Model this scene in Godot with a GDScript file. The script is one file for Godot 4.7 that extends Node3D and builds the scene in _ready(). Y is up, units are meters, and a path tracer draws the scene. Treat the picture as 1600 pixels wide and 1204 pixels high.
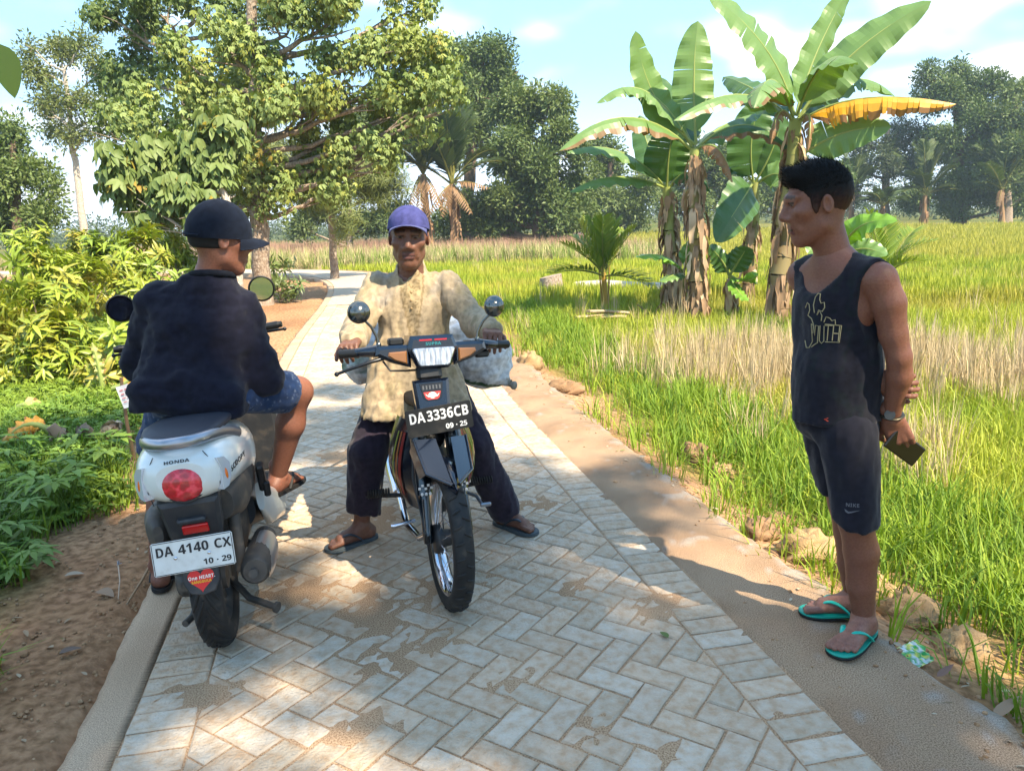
extends Node3D

# ------------------------------------------------------------------ mesh builder
class MB:
	var v := PackedVector3Array()
	var c := PackedColorArray()
	var uv := PackedVector2Array()
	var ix := PackedInt32Array()
	var col := Color(1, 1, 1)
	var xf := Transform3D()
	func vert(p: Vector3, t := Vector2.ZERO) -> int:
		v.append(xf * p)
		c.append(col)
		uv.append(t)
		return v.size() - 1
	func tri(a: int, b: int, d: int) -> void:
		ix.append(a)
		ix.append(b)
		ix.append(d)
	# points given counter-clockwise seen from outside; stored clockwise
	func face(pts: Array) -> void:
		var b := v.size()
		for p: Vector3 in pts:
			vert(p, Vector2(p.x, p.z))
		for i in range(1, pts.size() - 1):
			tri(b, b + i + 1, b + i)
	func box(ce: Vector3, s: Vector3, r := 0.0, ba := Basis()) -> void:
		var h := s * 0.5
		r = minf(r, minf(h.x, minf(h.y, h.z)) * 0.9)
		var inn := h - Vector3(r, r, r)
		var ax := [Vector3.RIGHT, Vector3.UP, Vector3.BACK]
		for a in 3:
			for sg: float in [-1.0, 1.0]:
				var u := (a + 1) % 3
				var w := (a + 2) % 3
				var q := []
				for k: Vector2 in [Vector2(-1, -1), Vector2(1, -1), Vector2(1, 1), Vector2(-1, 1)]:
					var p := Vector3.ZERO
					p[a] = sg * h[a]
					p[u] = k.x * inn[u]
					p[w] = k.y * inn[w]
					q.append(ce + ba * p)
				if sg < 0:
					q.reverse()
				face(q)
		if r <= 0.0:
			return
		for a in 3:
			var u := (a + 1) % 3
			var w := (a + 2) % 3
			for su: float in [-1.0, 1.0]:
				for sw: float in [-1.0, 1.0]:
					var q := []
					for k: Vector2 in [Vector2(-1, 0), Vector2(1, 0), Vector2(1, 1), Vector2(-1, 1)]:
						var p := Vector3.ZERO
						p[a] = k.x * inn[a]
						p[u] = su * (h[u] if k.y == 0 else inn[u])
						p[w] = sw * (inn[w] if k.y == 0 else h[w])
						q.append(ce + ba * p)
					if su * sw > 0:
						face(q)
					else:
						q.reverse()
						face(q)
		for sx: float in [-1.0, 1.0]:
			for sy: float in [-1.0, 1.0]:
				for sz: float in [-1.0, 1.0]:
					var q := [ce + ba * Vector3(sx * h.x, sy * inn.y, sz * inn.z), ce + ba * Vector3(sx * inn.x, sy * h.y, sz * inn.z), ce + ba * Vector3(sx * inn.x, sy * inn.y, sz * h.z)]
					if sx * sy * sz < 0:
						q.reverse()
					face(q)
	# rings: Array of PackedVector3Array, each counter-clockwise seen from the end of the run
	func loft(rings: Array, caps := true, closed := true) -> void:
		var b := v.size()
		var n: int = rings[0].size()
		for i in rings.size():
			for j in n:
				vert(rings[i][j], Vector2(float(j) / n, float(i) / maxf(1, rings.size() - 1)))
		for i in rings.size() - 1:
			for j in (n if closed else n - 1):
				var j2 := (j + 1) % n
				var p := b + i * n + j
				var q := b + i * n + j2
				tri(p, q + n, q)
				tri(p, p + n, q + n)
		if caps and closed:
			for e in 2:
				var ring: PackedVector3Array = rings[0 if e == 0 else rings.size() - 1]
				var m := Vector3.ZERO
				for p in ring:
					m += p
				m /= n
				var b2 := v.size()
				vert(m)
				for p in ring:
					vert(p)
				for j in n:
					var j2 := (j + 1) % n
					if e == 0:
						tri(b2, b2 + 1 + j, b2 + 1 + j2)
					else:
						tri(b2, b2 + 1 + j2, b2 + 1 + j)
	func tube(pts: Array, rad: Array, sides := 8, caps := true, flat := 1.0) -> void:
		var rings := []
		var up := Vector3.ZERO
		for i in pts.size():
			var a: Vector3 = pts[maxi(i - 1, 0)]
			var d: Vector3 = pts[mini(i + 1, pts.size() - 1)]
			var t := (d - a).normalized()
			if up == Vector3.ZERO:
				up = Vector3.UP if absf(t.y) < 0.9 else Vector3.RIGHT
			var s := t.cross(up).normalized()
			up = s.cross(t).normalized()
			var r: float = rad[mini(i, rad.size() - 1)]
			var ring := PackedVector3Array()
			for j in sides:
				var an := -TAU * j / sides
				ring.append(pts[i] + (s * cos(an) + up * sin(an) * flat) * r)
			rings.append(ring)
		loft(rings, caps)
	# profile: Vector2(radius, along axis)
	func lathe(prof: Array, seg: int, at := Vector3.ZERO, axis := Vector3.UP, hard := false) -> void:
		var x := axis.cross(Vector3.UP if absf(axis.y) < 0.9 else Vector3.RIGHT).normalized()
		var y := axis.cross(x).normalized()
		var rings := []
		for p: Vector2 in prof:
			var ring := PackedVector3Array()
			for j in seg:
				var an := TAU * j / seg
				ring.append(at + axis * p.y + (x * cos(an) - y * sin(an)) * p.x)
			rings.append(ring)
		if hard:
			for i in rings.size() - 1:
				loft([rings[i], rings[i + 1]], false)
		else:
			loft(rings, false)
	func prism(poly: PackedVector2Array, d0: float, d1: float, bev := 0.0) -> void: # poly ccw in xy, extruded along z
		var n := poly.size()
		var front := []
		var back := []
		var insf := poly
		if bev > 0.0:
			var o := Geometry2D.offset_polygon(poly, -bev)
			if o.size() == 1 and o[0].size() == n:
				insf = o[0]
				# align start
				var bi := 0
				for k in n:
					if insf[k].distance_to(poly[0]) < insf[bi].distance_to(poly[0]):
						bi = k
				var al := PackedVector2Array()
				for k in n:
					al.append(insf[(bi + k) % n])
				insf = al
			else:
				bev = 0.0
		for k in n:
			front.append(Vector3(insf[k].x, insf[k].y, d1))
			back.append(Vector3(insf[k].x, insf[k].y, d0))
		var tr := Geometry2D.triangulate_polygon(insf)
		var b := v.size()
		for p: Vector3 in front:
			vert(p, Vector2(p.x, p.y))
		for k in range(0, tr.size(), 3):
			_o(b + tr[k], b + tr[k + 1], b + tr[k + 2], Vector3(0, 0, 1))
		b = v.size()
		for p: Vector3 in back:
			vert(p, Vector2(p.x, p.y))
		for k in range(0, tr.size(), 3):
			_o(b + tr[k], b + tr[k + 1], b + tr[k + 2], Vector3(0, 0, -1))
		for k in n:
			var k2 := (k + 1) % n
			var p0 := Vector3(poly[k].x, poly[k].y, d0 + bev)
			var p1 := Vector3(poly[k2].x, poly[k2].y, d0 + bev)
			var p2 := Vector3(poly[k2].x, poly[k2].y, d1 - bev)
			var p3 := Vector3(poly[k].x, poly[k].y, d1 - bev)
			face([p0, p1, p2, p3])
			if bev > 0.0:
				face([p3, p2, front[k2], front[k]])
				face([back[k], back[k2], p1, p0])
	func _o(a: int, b: int, d: int, want: Vector3) -> void:
		var nn := (v[d] - v[a]).cross(v[b] - v[a])
		if nn.dot(xf.basis * want) < 0:
			tri(a, d, b)
		else:
			tri(a, b, d)
	func ell(ce: Vector3, r: Vector3, seg := 16, rows := 10, ba := Basis()) -> void:
		var rings := []
		for i in rows + 1:
			var th := PI * i / rows
			var ring := PackedVector3Array()
			for j in seg:
				var an := -TAU * j / seg
				ring.append(ce + ba * (Vector3(cos(an) * sin(th), -cos(th), sin(an) * sin(th)) * r))
			rings.append(ring)
		loft(rings, false)
	func add_mesh(m: Mesh, t: Transform3D, cc := Color(-1, 0, 0)) -> void:
		for s in m.get_surface_count():
			var a := m.surface_get_arrays(s)
			var b := v.size()
			var vv: PackedVector3Array = a[Mesh.ARRAY_VERTEX]
			var uu = a[Mesh.ARRAY_TEX_UV]
			for i in vv.size():
				v.append(xf * (t * vv[i]))
				c.append(col if cc.r < 0 else cc)
				uv.append(uu[i] if uu else Vector2.ZERO)
			if a[Mesh.ARRAY_INDEX]:
				for i: int in a[Mesh.ARRAY_INDEX]:
					ix.append(b + i)
			else:
				for i in vv.size():
					ix.append(b + i)
	func mesh() -> ArrayMesh:
		var n := PackedVector3Array()
		n.resize(v.size())
		for i in range(0, ix.size(), 3):
			var a := ix[i]
			var b := ix[i + 1]
			var d := ix[i + 2]
			var f := (v[d] - v[a]).cross(v[b] - v[a])
			n[a] += f
			n[b] += f
			n[d] += f
		for i in n.size():
			n[i] = n[i].normalized() if n[i].length_squared() > 1e-24 else Vector3.UP
		var arr := []
		arr.resize(Mesh.ARRAY_MAX)
		arr[Mesh.ARRAY_VERTEX] = v
		arr[Mesh.ARRAY_NORMAL] = n
		arr[Mesh.ARRAY_COLOR] = c
		arr[Mesh.ARRAY_TEX_UV] = uv
		arr[Mesh.ARRAY_INDEX] = ix
		var m := ArrayMesh.new()
		m.add_surface_from_arrays(Mesh.PRIMITIVE_TRIANGLES, arr)
		return m

# ------------------------------------------------------------------ signed distance bodies, meshed as surface nets
class SD:
	var prims := []
	var nz: FastNoiseLite
	var namp := 0.0
	var nsc := Vector3.ONE
	# kind 0 capsule, 1 ellipsoid, 2 half space (n . p < d kept), 3 rounded box
	func cap(a: Vector3, b: Vector3, ra: float, rb: float, k := 0.02, op := 0) -> void:
		prims.append([0, a, b, ra, rb, k, op])
	func chain(pts: Array, rad: Array, k := 0.02) -> void:
		for i in pts.size() - 1:
			cap(pts[i], pts[i + 1], rad[i], rad[i + 1], k)
	func ell(ce: Vector3, r: Vector3, ba := Basis(), k := 0.02, op := 0) -> void:
		prims.append([1, ce, ba.inverse(), r, 0.0, k, op])
	func cut(n: Vector3, d: float, k := 0.004) -> void:
		prims.append([2, n.normalized(), Basis(), d, 0.0, k, 2])
	func cut_at(n: Vector3, p: Vector3, k := 0.004) -> void:
		cut(n, n.normalized().dot(p), k)
	func rbox(ce: Vector3, h: Vector3, r: float, ba := Basis(), k := 0.02, op := 0) -> void:
		prims.append([3, ce, ba.inverse(), h, r, k, op])
	func dist(q: Array, p: Vector3) -> float:
		match q[0]:
			0:
				var a: Vector3 = q[1]
				var ab: Vector3 = q[2] - a
				var t := clampf((p - a).dot(ab) / maxf(ab.length_squared(), 1e-9), 0.0, 1.0)
				return (p - a - ab * t).length() - lerpf(q[3], q[4], t)
			1:
				var l: Vector3 = q[2] * (p - q[1])
				var k0: float = (l / q[3]).length()
				var k1: float = (l / (q[3] * q[3])).length()
				return k0 * (k0 - 1.0) / maxf(k1, 1e-6)
			2:
				return q[1].dot(p) - q[3]
			3:
				var l: Vector3 = q[2] * (p - q[1])
				var hh: Vector3 = q[3]
				var e := l.abs() - hh + Vector3(q[4], q[4], q[4])
				return e.max(Vector3.ZERO).length() + minf(maxf(e.x, maxf(e.y, e.z)), 0.0) - q[4]
		return 1.0
	func join(f: float, d: float, k: float, op: int) -> float:
		if op == 0:
			var h := maxf(k - absf(f - d), 0.0) / k
			return minf(f, d) - h * h * k * 0.25
		if op == 1:
			d = -d
		var h2 := maxf(k - absf(f - d), 0.0) / k
		return maxf(f, d) + h2 * h2 * k * 0.25
	func at(p: Vector3) -> float:
		var f := 1.0
		for q: Array in prims:
			f = join(f, dist(q, p), q[5], q[6])
		if nz:
			f += nz.get_noise_3dv(p * nsc) * namp
		return f
	func onto(p: Vector3, d: Vector3, lift := 0.001) -> Vector3:
		for i in 40:
			var f := at(p)
			if f < 0.0004:
				break
			p += d * maxf(f * 0.8, 0.0003)
		return p - d * lift
	func bounds() -> AABB:
		var lo := Vector3(1e9, 1e9, 1e9)
		var hi := -lo
		for q: Array in prims:
			if q[6] != 0:
				continue
			var bb := pb(q, 0.0)
			lo = lo.min(bb.position)
			hi = hi.max(bb.end)
		return AABB(lo, hi - lo)
	func pb(q: Array, m: float) -> AABB:
		var lo: Vector3
		var hi: Vector3
		if q[0] == 0:
			var ra: Vector3 = Vector3.ONE * (q[3] + m)
			var rb: Vector3 = Vector3.ONE * (q[4] + m)
			lo = (q[1] - ra).min(q[2] - rb)
			hi = (q[1] + ra).max(q[2] + rb)
		elif q[0] == 2:
			return AABB(Vector3(-1e3, -1e3, -1e3), Vector3(2e3, 2e3, 2e3))
		else:
			var bi: Basis = q[2].inverse()
			var e := Vector3(
				Vector3(bi.x.x * q[3].x, bi.y.x * q[3].y, bi.z.x * q[3].z).length() if q[0] == 1 else absf(bi.x.x) * q[3].x + absf(bi.y.x) * q[3].y + absf(bi.z.x) * q[3].z,
				Vector3(bi.x.y * q[3].x, bi.y.y * q[3].y, bi.z.y * q[3].z).length() if q[0] == 1 else absf(bi.x.y) * q[3].x + absf(bi.y.y) * q[3].y + absf(bi.z.y) * q[3].z,
				Vector3(bi.x.z * q[3].x, bi.y.z * q[3].y, bi.z.z * q[3].z).length() if q[0] == 1 else absf(bi.x.z) * q[3].x + absf(bi.y.z) * q[3].y + absf(bi.z.z) * q[3].z)
			e += Vector3(m, m, m)
			lo = q[1] - e
			hi = q[1] + e
		return AABB(lo, hi - lo)
	func into(mb: MB, cell: float, org := Vector3.ZERO, tint = null) -> void:
		var bb := bounds().grow(cell * 2.5)
		var nx := int(ceil(bb.size.x / cell)) + 1
		var ny := int(ceil(bb.size.y / cell)) + 1
		var nzc := int(ceil(bb.size.z / cell)) + 1
		var F := PackedFloat32Array()
		F.resize(nx * ny * nzc)
		F.fill(0.2)
		var o := bb.position
		var nxy := nx * ny
		for q: Array in prims:
			var k: float = q[5]
			var op: int = q[6]
			var b2 := pb(q, k + cell * 2.0)
			var l := ((b2.position - o) / cell).floor()
			var h := ((b2.end - o) / cell).ceil()
			var x0 := maxi(0, int(l.x))
			var x1 := mini(nx - 1, int(h.x))
			var y0 := maxi(0, int(l.y))
			var y1 := mini(ny - 1, int(h.y))
			var z0 := maxi(0, int(l.z))
			var z1 := mini(nzc - 1, int(h.z))
			var kind: int = q[0]
			var a: Vector3 = q[1]
			var ab := Vector3.ZERO
			var inv := 0.0
			var ra := 0.0
			var dr := 0.0
			var bi := Basis()
			var rr := Vector3.ONE
			var rr2 := Vector3.ONE
			if kind == 0:
				ab = q[2] - a
				inv = 1.0 / maxf(ab.length_squared(), 1e-9)
				ra = q[3]
				dr = q[4] - ra
			elif kind == 1:
				bi = q[2]
				rr = q[3]
				rr2 = rr * rr
			for iz in range(z0, z1 + 1):
				for iy in range(y0, y1 + 1):
					var at0 := iz * nxy + iy * nx
					for i_x in range(x0, x1 + 1):
						var p := o + Vector3(i_x, iy, iz) * cell
						var d: float
						if kind == 0:
							var pa := p - a
							var t := clampf(pa.dot(ab) * inv, 0.0, 1.0)
							d = (pa - ab * t).length() - ra - dr * t
						elif kind == 1:
							var lp := bi * (p - a)
							var k0 := (lp / rr).length()
							var k1 := (lp / rr2).length()
							d = k0 * (k0 - 1.0) / maxf(k1, 1e-6)
						else:
							d = dist(q, p)
						var f := F[at0 + i_x]
						if op == 0:
							var hh := maxf(k - absf(f - d), 0.0) / k
							F[at0 + i_x] = minf(f, d) - hh * hh * k * 0.25
						else:
							if op == 1:
								d = -d
							var hh := maxf(k - absf(f - d), 0.0) / k
							F[at0 + i_x] = maxf(f, d) + hh * hh * k * 0.25
		if nz:
			for i in F.size():
				var f := F[i]
				if f < 0.05 and f > -0.05:
					var p := o + Vector3(i % nx, (i / nx) % ny, i / nxy) * cell
					F[i] = f + nz.get_noise_3dv(p * nsc) * namp
		# surface nets
		var idx := {}
		var base := mb.v.size()
		var offs := [0, 1, nx, nx + 1, nxy, nxy + 1, nxy + nx, nxy + nx + 1]
		for iz in nzc - 1:
			for iy in ny - 1:
				var row := iz * nxy + iy * nx
				for i_x in nx - 1:
					var g := row + i_x
					var f0 := F[g]
					var s0 := f0 < 0.0
					var f1 := F[g + 1]
					var f2 := F[g + nx]
					var f3 := F[g + nx + 1]
					var f4 := F[g + nxy]
					var f5 := F[g + nxy + 1]
					var f6 := F[g + nxy + nx]
					var f7 := F[g + nxy + nx + 1]
					if s0 == (f1 < 0.0) and s0 == (f2 < 0.0) and s0 == (f3 < 0.0) and s0 == (f4 < 0.0) and s0 == (f5 < 0.0) and s0 == (f6 < 0.0) and s0 == (f7 < 0.0):
						continue
					var sum := Vector3.ZERO
					var cnt := 0
					if s0 != (f1 < 0.0):
						sum += Vector3(f0 / (f0 - f1), 0, 0)
						cnt += 1
					if (f2 < 0.0) != (f3 < 0.0):
						sum += Vector3(f2 / (f2 - f3), 1, 0)
						cnt += 1
					if (f4 < 0.0) != (f5 < 0.0):
						sum += Vector3(f4 / (f4 - f5), 0, 1)
						cnt += 1
					if (f6 < 0.0) != (f7 < 0.0):
						sum += Vector3(f6 / (f6 - f7), 1, 1)
						cnt += 1
					if s0 != (f2 < 0.0):
						sum += Vector3(0, f0 / (f0 - f2), 0)
						cnt += 1
					if (f1 < 0.0) != (f3 < 0.0):
						sum += Vector3(1, f1 / (f1 - f3), 0)
						cnt += 1
					if (f4 < 0.0) != (f6 < 0.0):
						sum += Vector3(0, f4 / (f4 - f6), 1)
						cnt += 1
					if (f5 < 0.0) != (f7 < 0.0):
						sum += Vector3(1, f5 / (f5 - f7), 1)
						cnt += 1
					if s0 != (f4 < 0.0):
						sum += Vector3(0, 0, f0 / (f0 - f4))
						cnt += 1
					if (f1 < 0.0) != (f5 < 0.0):
						sum += Vector3(1, 0, f1 / (f1 - f5))
						cnt += 1
					if (f2 < 0.0) != (f6 < 0.0):
						sum += Vector3(0, 1, f2 / (f2 - f6))
						cnt += 1
					if (f3 < 0.0) != (f7 < 0.0):
						sum += Vector3(1, 1, f3 / (f3 - f7))
						cnt += 1
					var p := o + (Vector3(i_x, iy, iz) + sum / cnt) * cell
					if tint != null:
						mb.col = tint.call(p)
					idx[g] = mb.vert(p - org)
		for g: int in idx:
			var s := F[g] < 0.0
			# edges from corner g along x, y, z; needs neighbours behind
			if s != (F[g + 1] < 0.0) and idx.has(g - nx) and idx.has(g - nxy) and idx.has(g - nx - nxy):
				quad(mb, idx[g], idx[g - nx], idx[g - nx - nxy], idx[g - nxy], s)
			if s != (F[g + nx] < 0.0) and idx.has(g - 1) and idx.has(g - nxy) and idx.has(g - 1 - nxy):
				quad(mb, idx[g], idx[g - nxy], idx[g - 1 - nxy], idx[g - 1], s)
			if s != (F[g + nxy] < 0.0) and idx.has(g - 1) and idx.has(g - nx) and idx.has(g - 1 - nx):
				quad(mb, idx[g], idx[g - 1], idx[g - 1 - nx], idx[g - nx], s)
	func quad(mb: MB, a: int, b: int, c: int, d: int, s: bool) -> void:
		if s:
			mb.tri(a, c, b)
			mb.tri(a, d, c)
		else:
			mb.tri(a, b, c)
			mb.tri(a, c, d)

# ------------------------------------------------------------------ nodes
var used := {}
func numbered(n: String) -> String:
	if not used.has(n):
		used[n] = 0
		return n
	used[n] += 1
	return "%s_%03d" % [n, used[n]]

func tag(o: Node3D, label: String, category: String, group := "") -> Node3D:
	o.set_meta("label", label)
	o.set_meta("category", category)
	if group:
		o.set_meta("group", group)
	return o

func thing(called: String, label: String, category: String, where := Vector3.ZERO, group := "") -> Node3D:
	var o := Node3D.new()
	o.name = numbered(called)
	add_child(o, true)
	o.position = where
	return tag(o, label, category, group)

func part(called: String, m: Mesh, mat: Material, parent: Node) -> MeshInstance3D:
	var o := MeshInstance3D.new()
	o.mesh = m
	o.material_override = mat
	o.name = numbered(called) if parent == self else called
	parent.add_child(o, true)
	return o

func many(called: String, m: Mesh, mat: Material, xs: Array, cols: Array, parent: Node) -> MultiMeshInstance3D:
	var mm := MultiMesh.new()
	mm.transform_format = MultiMesh.TRANSFORM_3D
	mm.use_colors = cols.size() > 0
	mm.mesh = m
	mm.instance_count = xs.size()
	for i in xs.size():
		mm.set_instance_transform(i, xs[i])
		if cols.size() > 0:
			mm.set_instance_color(i, cols[i])
	var o := MultiMeshInstance3D.new()
	o.multimesh = mm
	o.material_override = mat
	o.name = numbered(called) if parent == self else called
	parent.add_child(o, true)
	return o

func lin(r: float, g: float, b: float) -> Color:
	return Color(r, g, b).linear_to_srgb()

func noise(seed_: int, freq: float, oct := 4, type := FastNoiseLite.TYPE_SIMPLEX_SMOOTH) -> FastNoiseLite:
	var n := FastNoiseLite.new()
	n.seed = seed_
	n.frequency = freq
	n.noise_type = type
	n.fractal_octaves = oct
	return n

func noise_tex(seed_: int, freq: float, ramp: Array, size := 512, oct := 5, normal := 0.0, type := FastNoiseLite.TYPE_SIMPLEX_SMOOTH) -> NoiseTexture2D:
	var t := NoiseTexture2D.new()
	t.width = size
	t.height = size
	t.seamless = true
	t.noise = noise(seed_, freq, oct, type)
	t.generate_mipmaps = false
	if normal > 0.0:
		t.as_normal_map = true
		t.bump_strength = normal
	elif ramp.size() > 0:
		var g := Gradient.new()
		var offs := PackedFloat32Array()
		var cs := PackedColorArray()
		for e: Array in ramp:
			offs.append(e[0])
			cs.append(e[1])
		g.offsets = offs
		g.colors = cs
		t.color_ramp = g
	return t

func mat(col: Color, rough := 0.8, metal := 0.0) -> StandardMaterial3D:
	var m := StandardMaterial3D.new()
	m.albedo_color = col
	m.roughness = rough
	m.metallic = metal
	return m

func textured(tex: Texture2D, scale: float, rough := 0.9, nrm: Texture2D = null, nscale := 1.0, world := true) -> StandardMaterial3D:
	var m := StandardMaterial3D.new()
	m.albedo_texture = tex
	m.uv1_triplanar = true
	m.uv1_world_triplanar = world
	m.uv1_scale = Vector3.ONE * scale
	m.roughness = rough
	if nrm:
		m.normal_enabled = true
		m.normal_texture = nrm
		m.normal_scale = nscale
	return m

func vmat(rough := 0.8, spec := 0.5, back := Color(0, 0, 0), metal := 0.0) -> StandardMaterial3D:
	var m := StandardMaterial3D.new()
	m.vertex_color_use_as_albedo = true
	m.roughness = rough
	m.metallic = metal
	m.metallic_specular = spec
	if back.r + back.g + back.b > 0.0:
		m.backlight_enabled = true
		m.backlight = back
	return m

func text_mesh(t: String, size: float, depth: float, bold := false, font := "Droid Sans") -> TextMesh:
	var f := SystemFont.new()
	f.font_names = PackedStringArray([font])
	if bold:
		f.font_weight = 700
	var m := TextMesh.new()
	m.text = t
	m.font = f
	m.font_size = 64
	m.pixel_size = size / 64.0
	m.depth = depth
	m.curve_step = 2.0
	return m

# ------------------------------------------------------------------ the lie of the land
const ROAD := [Vector2(9.0, 34.0), Vector2(3.4, 14.0), Vector2(1.3, 4.5), Vector2(0.32, 0.0), Vector2(-0.11, -2.0), Vector2(-0.87, -5.5), Vector2(-1.30, -7.85), Vector2(-1.83, -10.7), Vector2(-2.6, -15.5), Vector2(-3.3, -19.2), Vector2(-4.2, -22.4), Vector2(-5.4, -24.8), Vector2(-7.2, -26.7), Vector2(-10.0, -28.2), Vector2(-16, -30.0), Vector2(-60, -38)]
const HALF := 0.84
const SOLD := 1.04
const LEFT := 1.19
const RIGHT := 1.52
var cl := PackedVector2Array()   # dense centre line
var cs := PackedFloat32Array()   # running length
var rng := RandomNumberGenerator.new()
var bump := noise(11, 0.9, 3)
var bump2 := noise(12, 0.12, 3)
var fine := noise(13, 6.0, 3)

func make_centre() -> void:
	var cv := Curve2D.new()
	for i in ROAD.size():
		var a: Vector2 = ROAD[maxi(i - 1, 0)]
		var b: Vector2 = ROAD[mini(i + 1, ROAD.size() - 1)]
		var t := (b - a).normalized()
		var l0: float = ROAD[i].distance_to(ROAD[maxi(i - 1, 0)]) * 0.33
		var l1: float = ROAD[i].distance_to(ROAD[mini(i + 1, ROAD.size() - 1)]) * 0.33
		cv.add_point(ROAD[i], -t * l0, t * l1)
	cv.bake_interval = 0.5
	cl = cv.get_baked_points()
	cs.resize(cl.size())
	for i in range(1, cl.size()):
		cs[i] = cs[i - 1] + cl[i].distance_to(cl[i - 1])

# (side offset, right positive; running length)
func lat(p: Vector2) -> Vector2:
	var best := 1e9
	var r := Vector2.ZERO
	for i in cl.size() - 1:
		var a := cl[i]
		var ab := cl[i + 1] - a
		var pa := p - a
		var t := clampf(pa.dot(ab) / ab.length_squared(), 0.0, 1.0)
		var d := pa - ab * t
		var dd := d.length_squared()
		if dd < best:
			best = dd
			r = Vector2(sqrt(dd) * signf(ab.cross(pa)), cs[i] + t * ab.length())
	return r

func on_road(s: float, t: float) -> Vector2:
	var i := clampi(cs.bsearch(s) - 1, 0, cl.size() - 2)
	var d := (cl[i + 1] - cl[i])
	var f := (s - cs[i]) / (cs[i + 1] - cs[i])
	# smooth the heading across the joint
	var d0: Vector2 = (cl[i + 1] - cl[maxi(i - 1, 0)]).normalized()
	var d1: Vector2 = (cl[mini(i + 2, cl.size() - 1)] - cl[i]).normalized()
	var h := d0.lerp(d1, f).normalized()
	return cl[i] + d * f + Vector2(-h.y, h.x) * t

func road_dir(s: float) -> Vector2:
	var i := clampi(cs.bsearch(s) - 1, 0, cl.size() - 2)
	return (cl[i + 1] - cl[i]).normalized()

var lat_near := 0.0
func ground(x: float, z: float) -> float:
	var lt := lat(Vector2(x, z))
	return ground_lt(x, z, lt.x)

func ground_lt(x: float, z: float, t: float) -> float:
	lat_near = t
	var far := Vector2(x, z).length()
	var soft := bump2.get_noise_2d(x, z) * 0.10 * smoothstep(3.0, 12.0, absf(t)) * (1.0 + far * 0.02)
	var rise := 0.010 * maxf(0.0, far - 25.0) * smoothstep(-10.0, 30.0, x) - 0.004 * maxf(0.0, far - 20.0) * smoothstep(10.0, -25.0, x)
	var small := bump.get_noise_2d(x * 2.0, z * 2.0) * 0.012 + fine.get_noise_2d(x, z) * 0.006
	var y: float
	if t < 0.0:
		y = -0.01 - 0.12 * smoothstep(2.0, 4.5, -t)
		y += small * (1.6 + 1.2 * smoothstep(1.2, 2.5, -t)) - 0.008
		y = lerpf(-0.11, y, smoothstep(LEFT - 0.06, LEFT + 0.03, -t))
	else:
		y = -0.06 - 0.10 * smoothstep(RIGHT, RIGHT + 0.45, t) + small * 2.2
		y = lerpf(-0.11, y, smoothstep(RIGHT - 0.14, RIGHT - 0.05, t))
	return y + soft + rise

func axis_steps(far: float, near: float, step: float) -> PackedFloat32Array:
	var a := PackedFloat32Array()
	var x := 0.0
	while x < far:
		a.append(x)
		x += step if x < near else step + (x - near) * 0.11
	a.append(far)
	return a

func build_ground() -> void:
	var half_x := axis_steps(420.0, 5.0, 0.10)
	var xs := PackedFloat32Array()
	for i in range(half_x.size() - 1, 0, -1):
		xs.append(-half_x[i] - 0.3)
	for x in half_x:
		xs.append(x - 0.3)
	var zs := PackedFloat32Array()
	var zb := axis_steps(60.0, 1.0, 0.25)
	for i in range(zb.size() - 1, 0, -1):
		zs.append(zb[i] - 1.0)
	for z in axis_steps(520.0, 8.0, 0.10):
		zs.append(-z - 1.0)
	var mb := MB.new()
	var tone := noise(21, 0.35, 4)
	var tone2 := noise(22, 0.05, 3)
	for z in zs:
		for x in xs:
			var t := 99.0 * signf(x)
			if absf(x) < 70.0 and absf(z) < 80.0:
				t = lat(Vector2(x, z)).x
			var y := ground_lt(x, z, t)
			var k := tone.get_noise_2d(x, z)
			var k2 := tone2.get_noise_2d(x, z)
			var soil := Color(0.47, 0.28, 0.155).lerp(Color(0.35, 0.195, 0.105), clampf(k * 1.4 + 0.4, 0, 1))
			var green := Color(0.10, 0.13, 0.028).lerp(Color(0.22, 0.20, 0.05), clampf(k * 0.8 + k2 * 1.5 + 0.45, 0, 1))
			var w := 1.0
			if t < 0.0:
				w = smoothstep(1.75, 2.2, -t + k * 0.5)
				if z < -8.0:
					w = smoothstep(3.2, 4.6, -t + k * 0.8)
			else:
				w = smoothstep(RIGHT + 0.1, RIGHT + 0.7, t + k * 0.45)
			# bare ground inside the bend of the road
			var bend := Vector2(x + 6.3, z + 22.5).length() + k * 1.2
			w *= smoothstep(2.6, 3.8, bend)
			mb.col = soil.lerp(green, w)
			# ploughed brown field beyond the bend
			if z < -30.0 and z > -64.0 and x > -26.0 and x < 8.0:
				mb.col = mb.col.lerp(Color(0.20, 0.125, 0.085), 0.8)
			mb.vert(Vector3(x, y, z))
	var nx := xs.size()
	for j in zs.size() - 1:
		for i in nx - 1:
			var a := j * nx + i
			mb.tri(a, a + nx, a + nx + 1)
			mb.tri(a, a + nx + 1, a + 1)
	var gm := textured(noise_tex(31, 0.035, [[0.25, Color(0.74, 0.72, 0.70)], [0.5, Color(0.89, 0.88, 0.87)], [0.75, Color(1, 1, 1)]], 1024, 6), 0.5, 0.95, noise_tex(32, 0.07, [], 1024, 6, 4.0), 0.8)
	gm.vertex_color_use_as_albedo = true
	gm.metallic_specular = 0.2
	var o := part("ground", mb.mesh(), gm, self)
	o.set_meta("kind", "structure")
	o.set_meta("label", "brown soil verge and green field ground")

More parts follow.
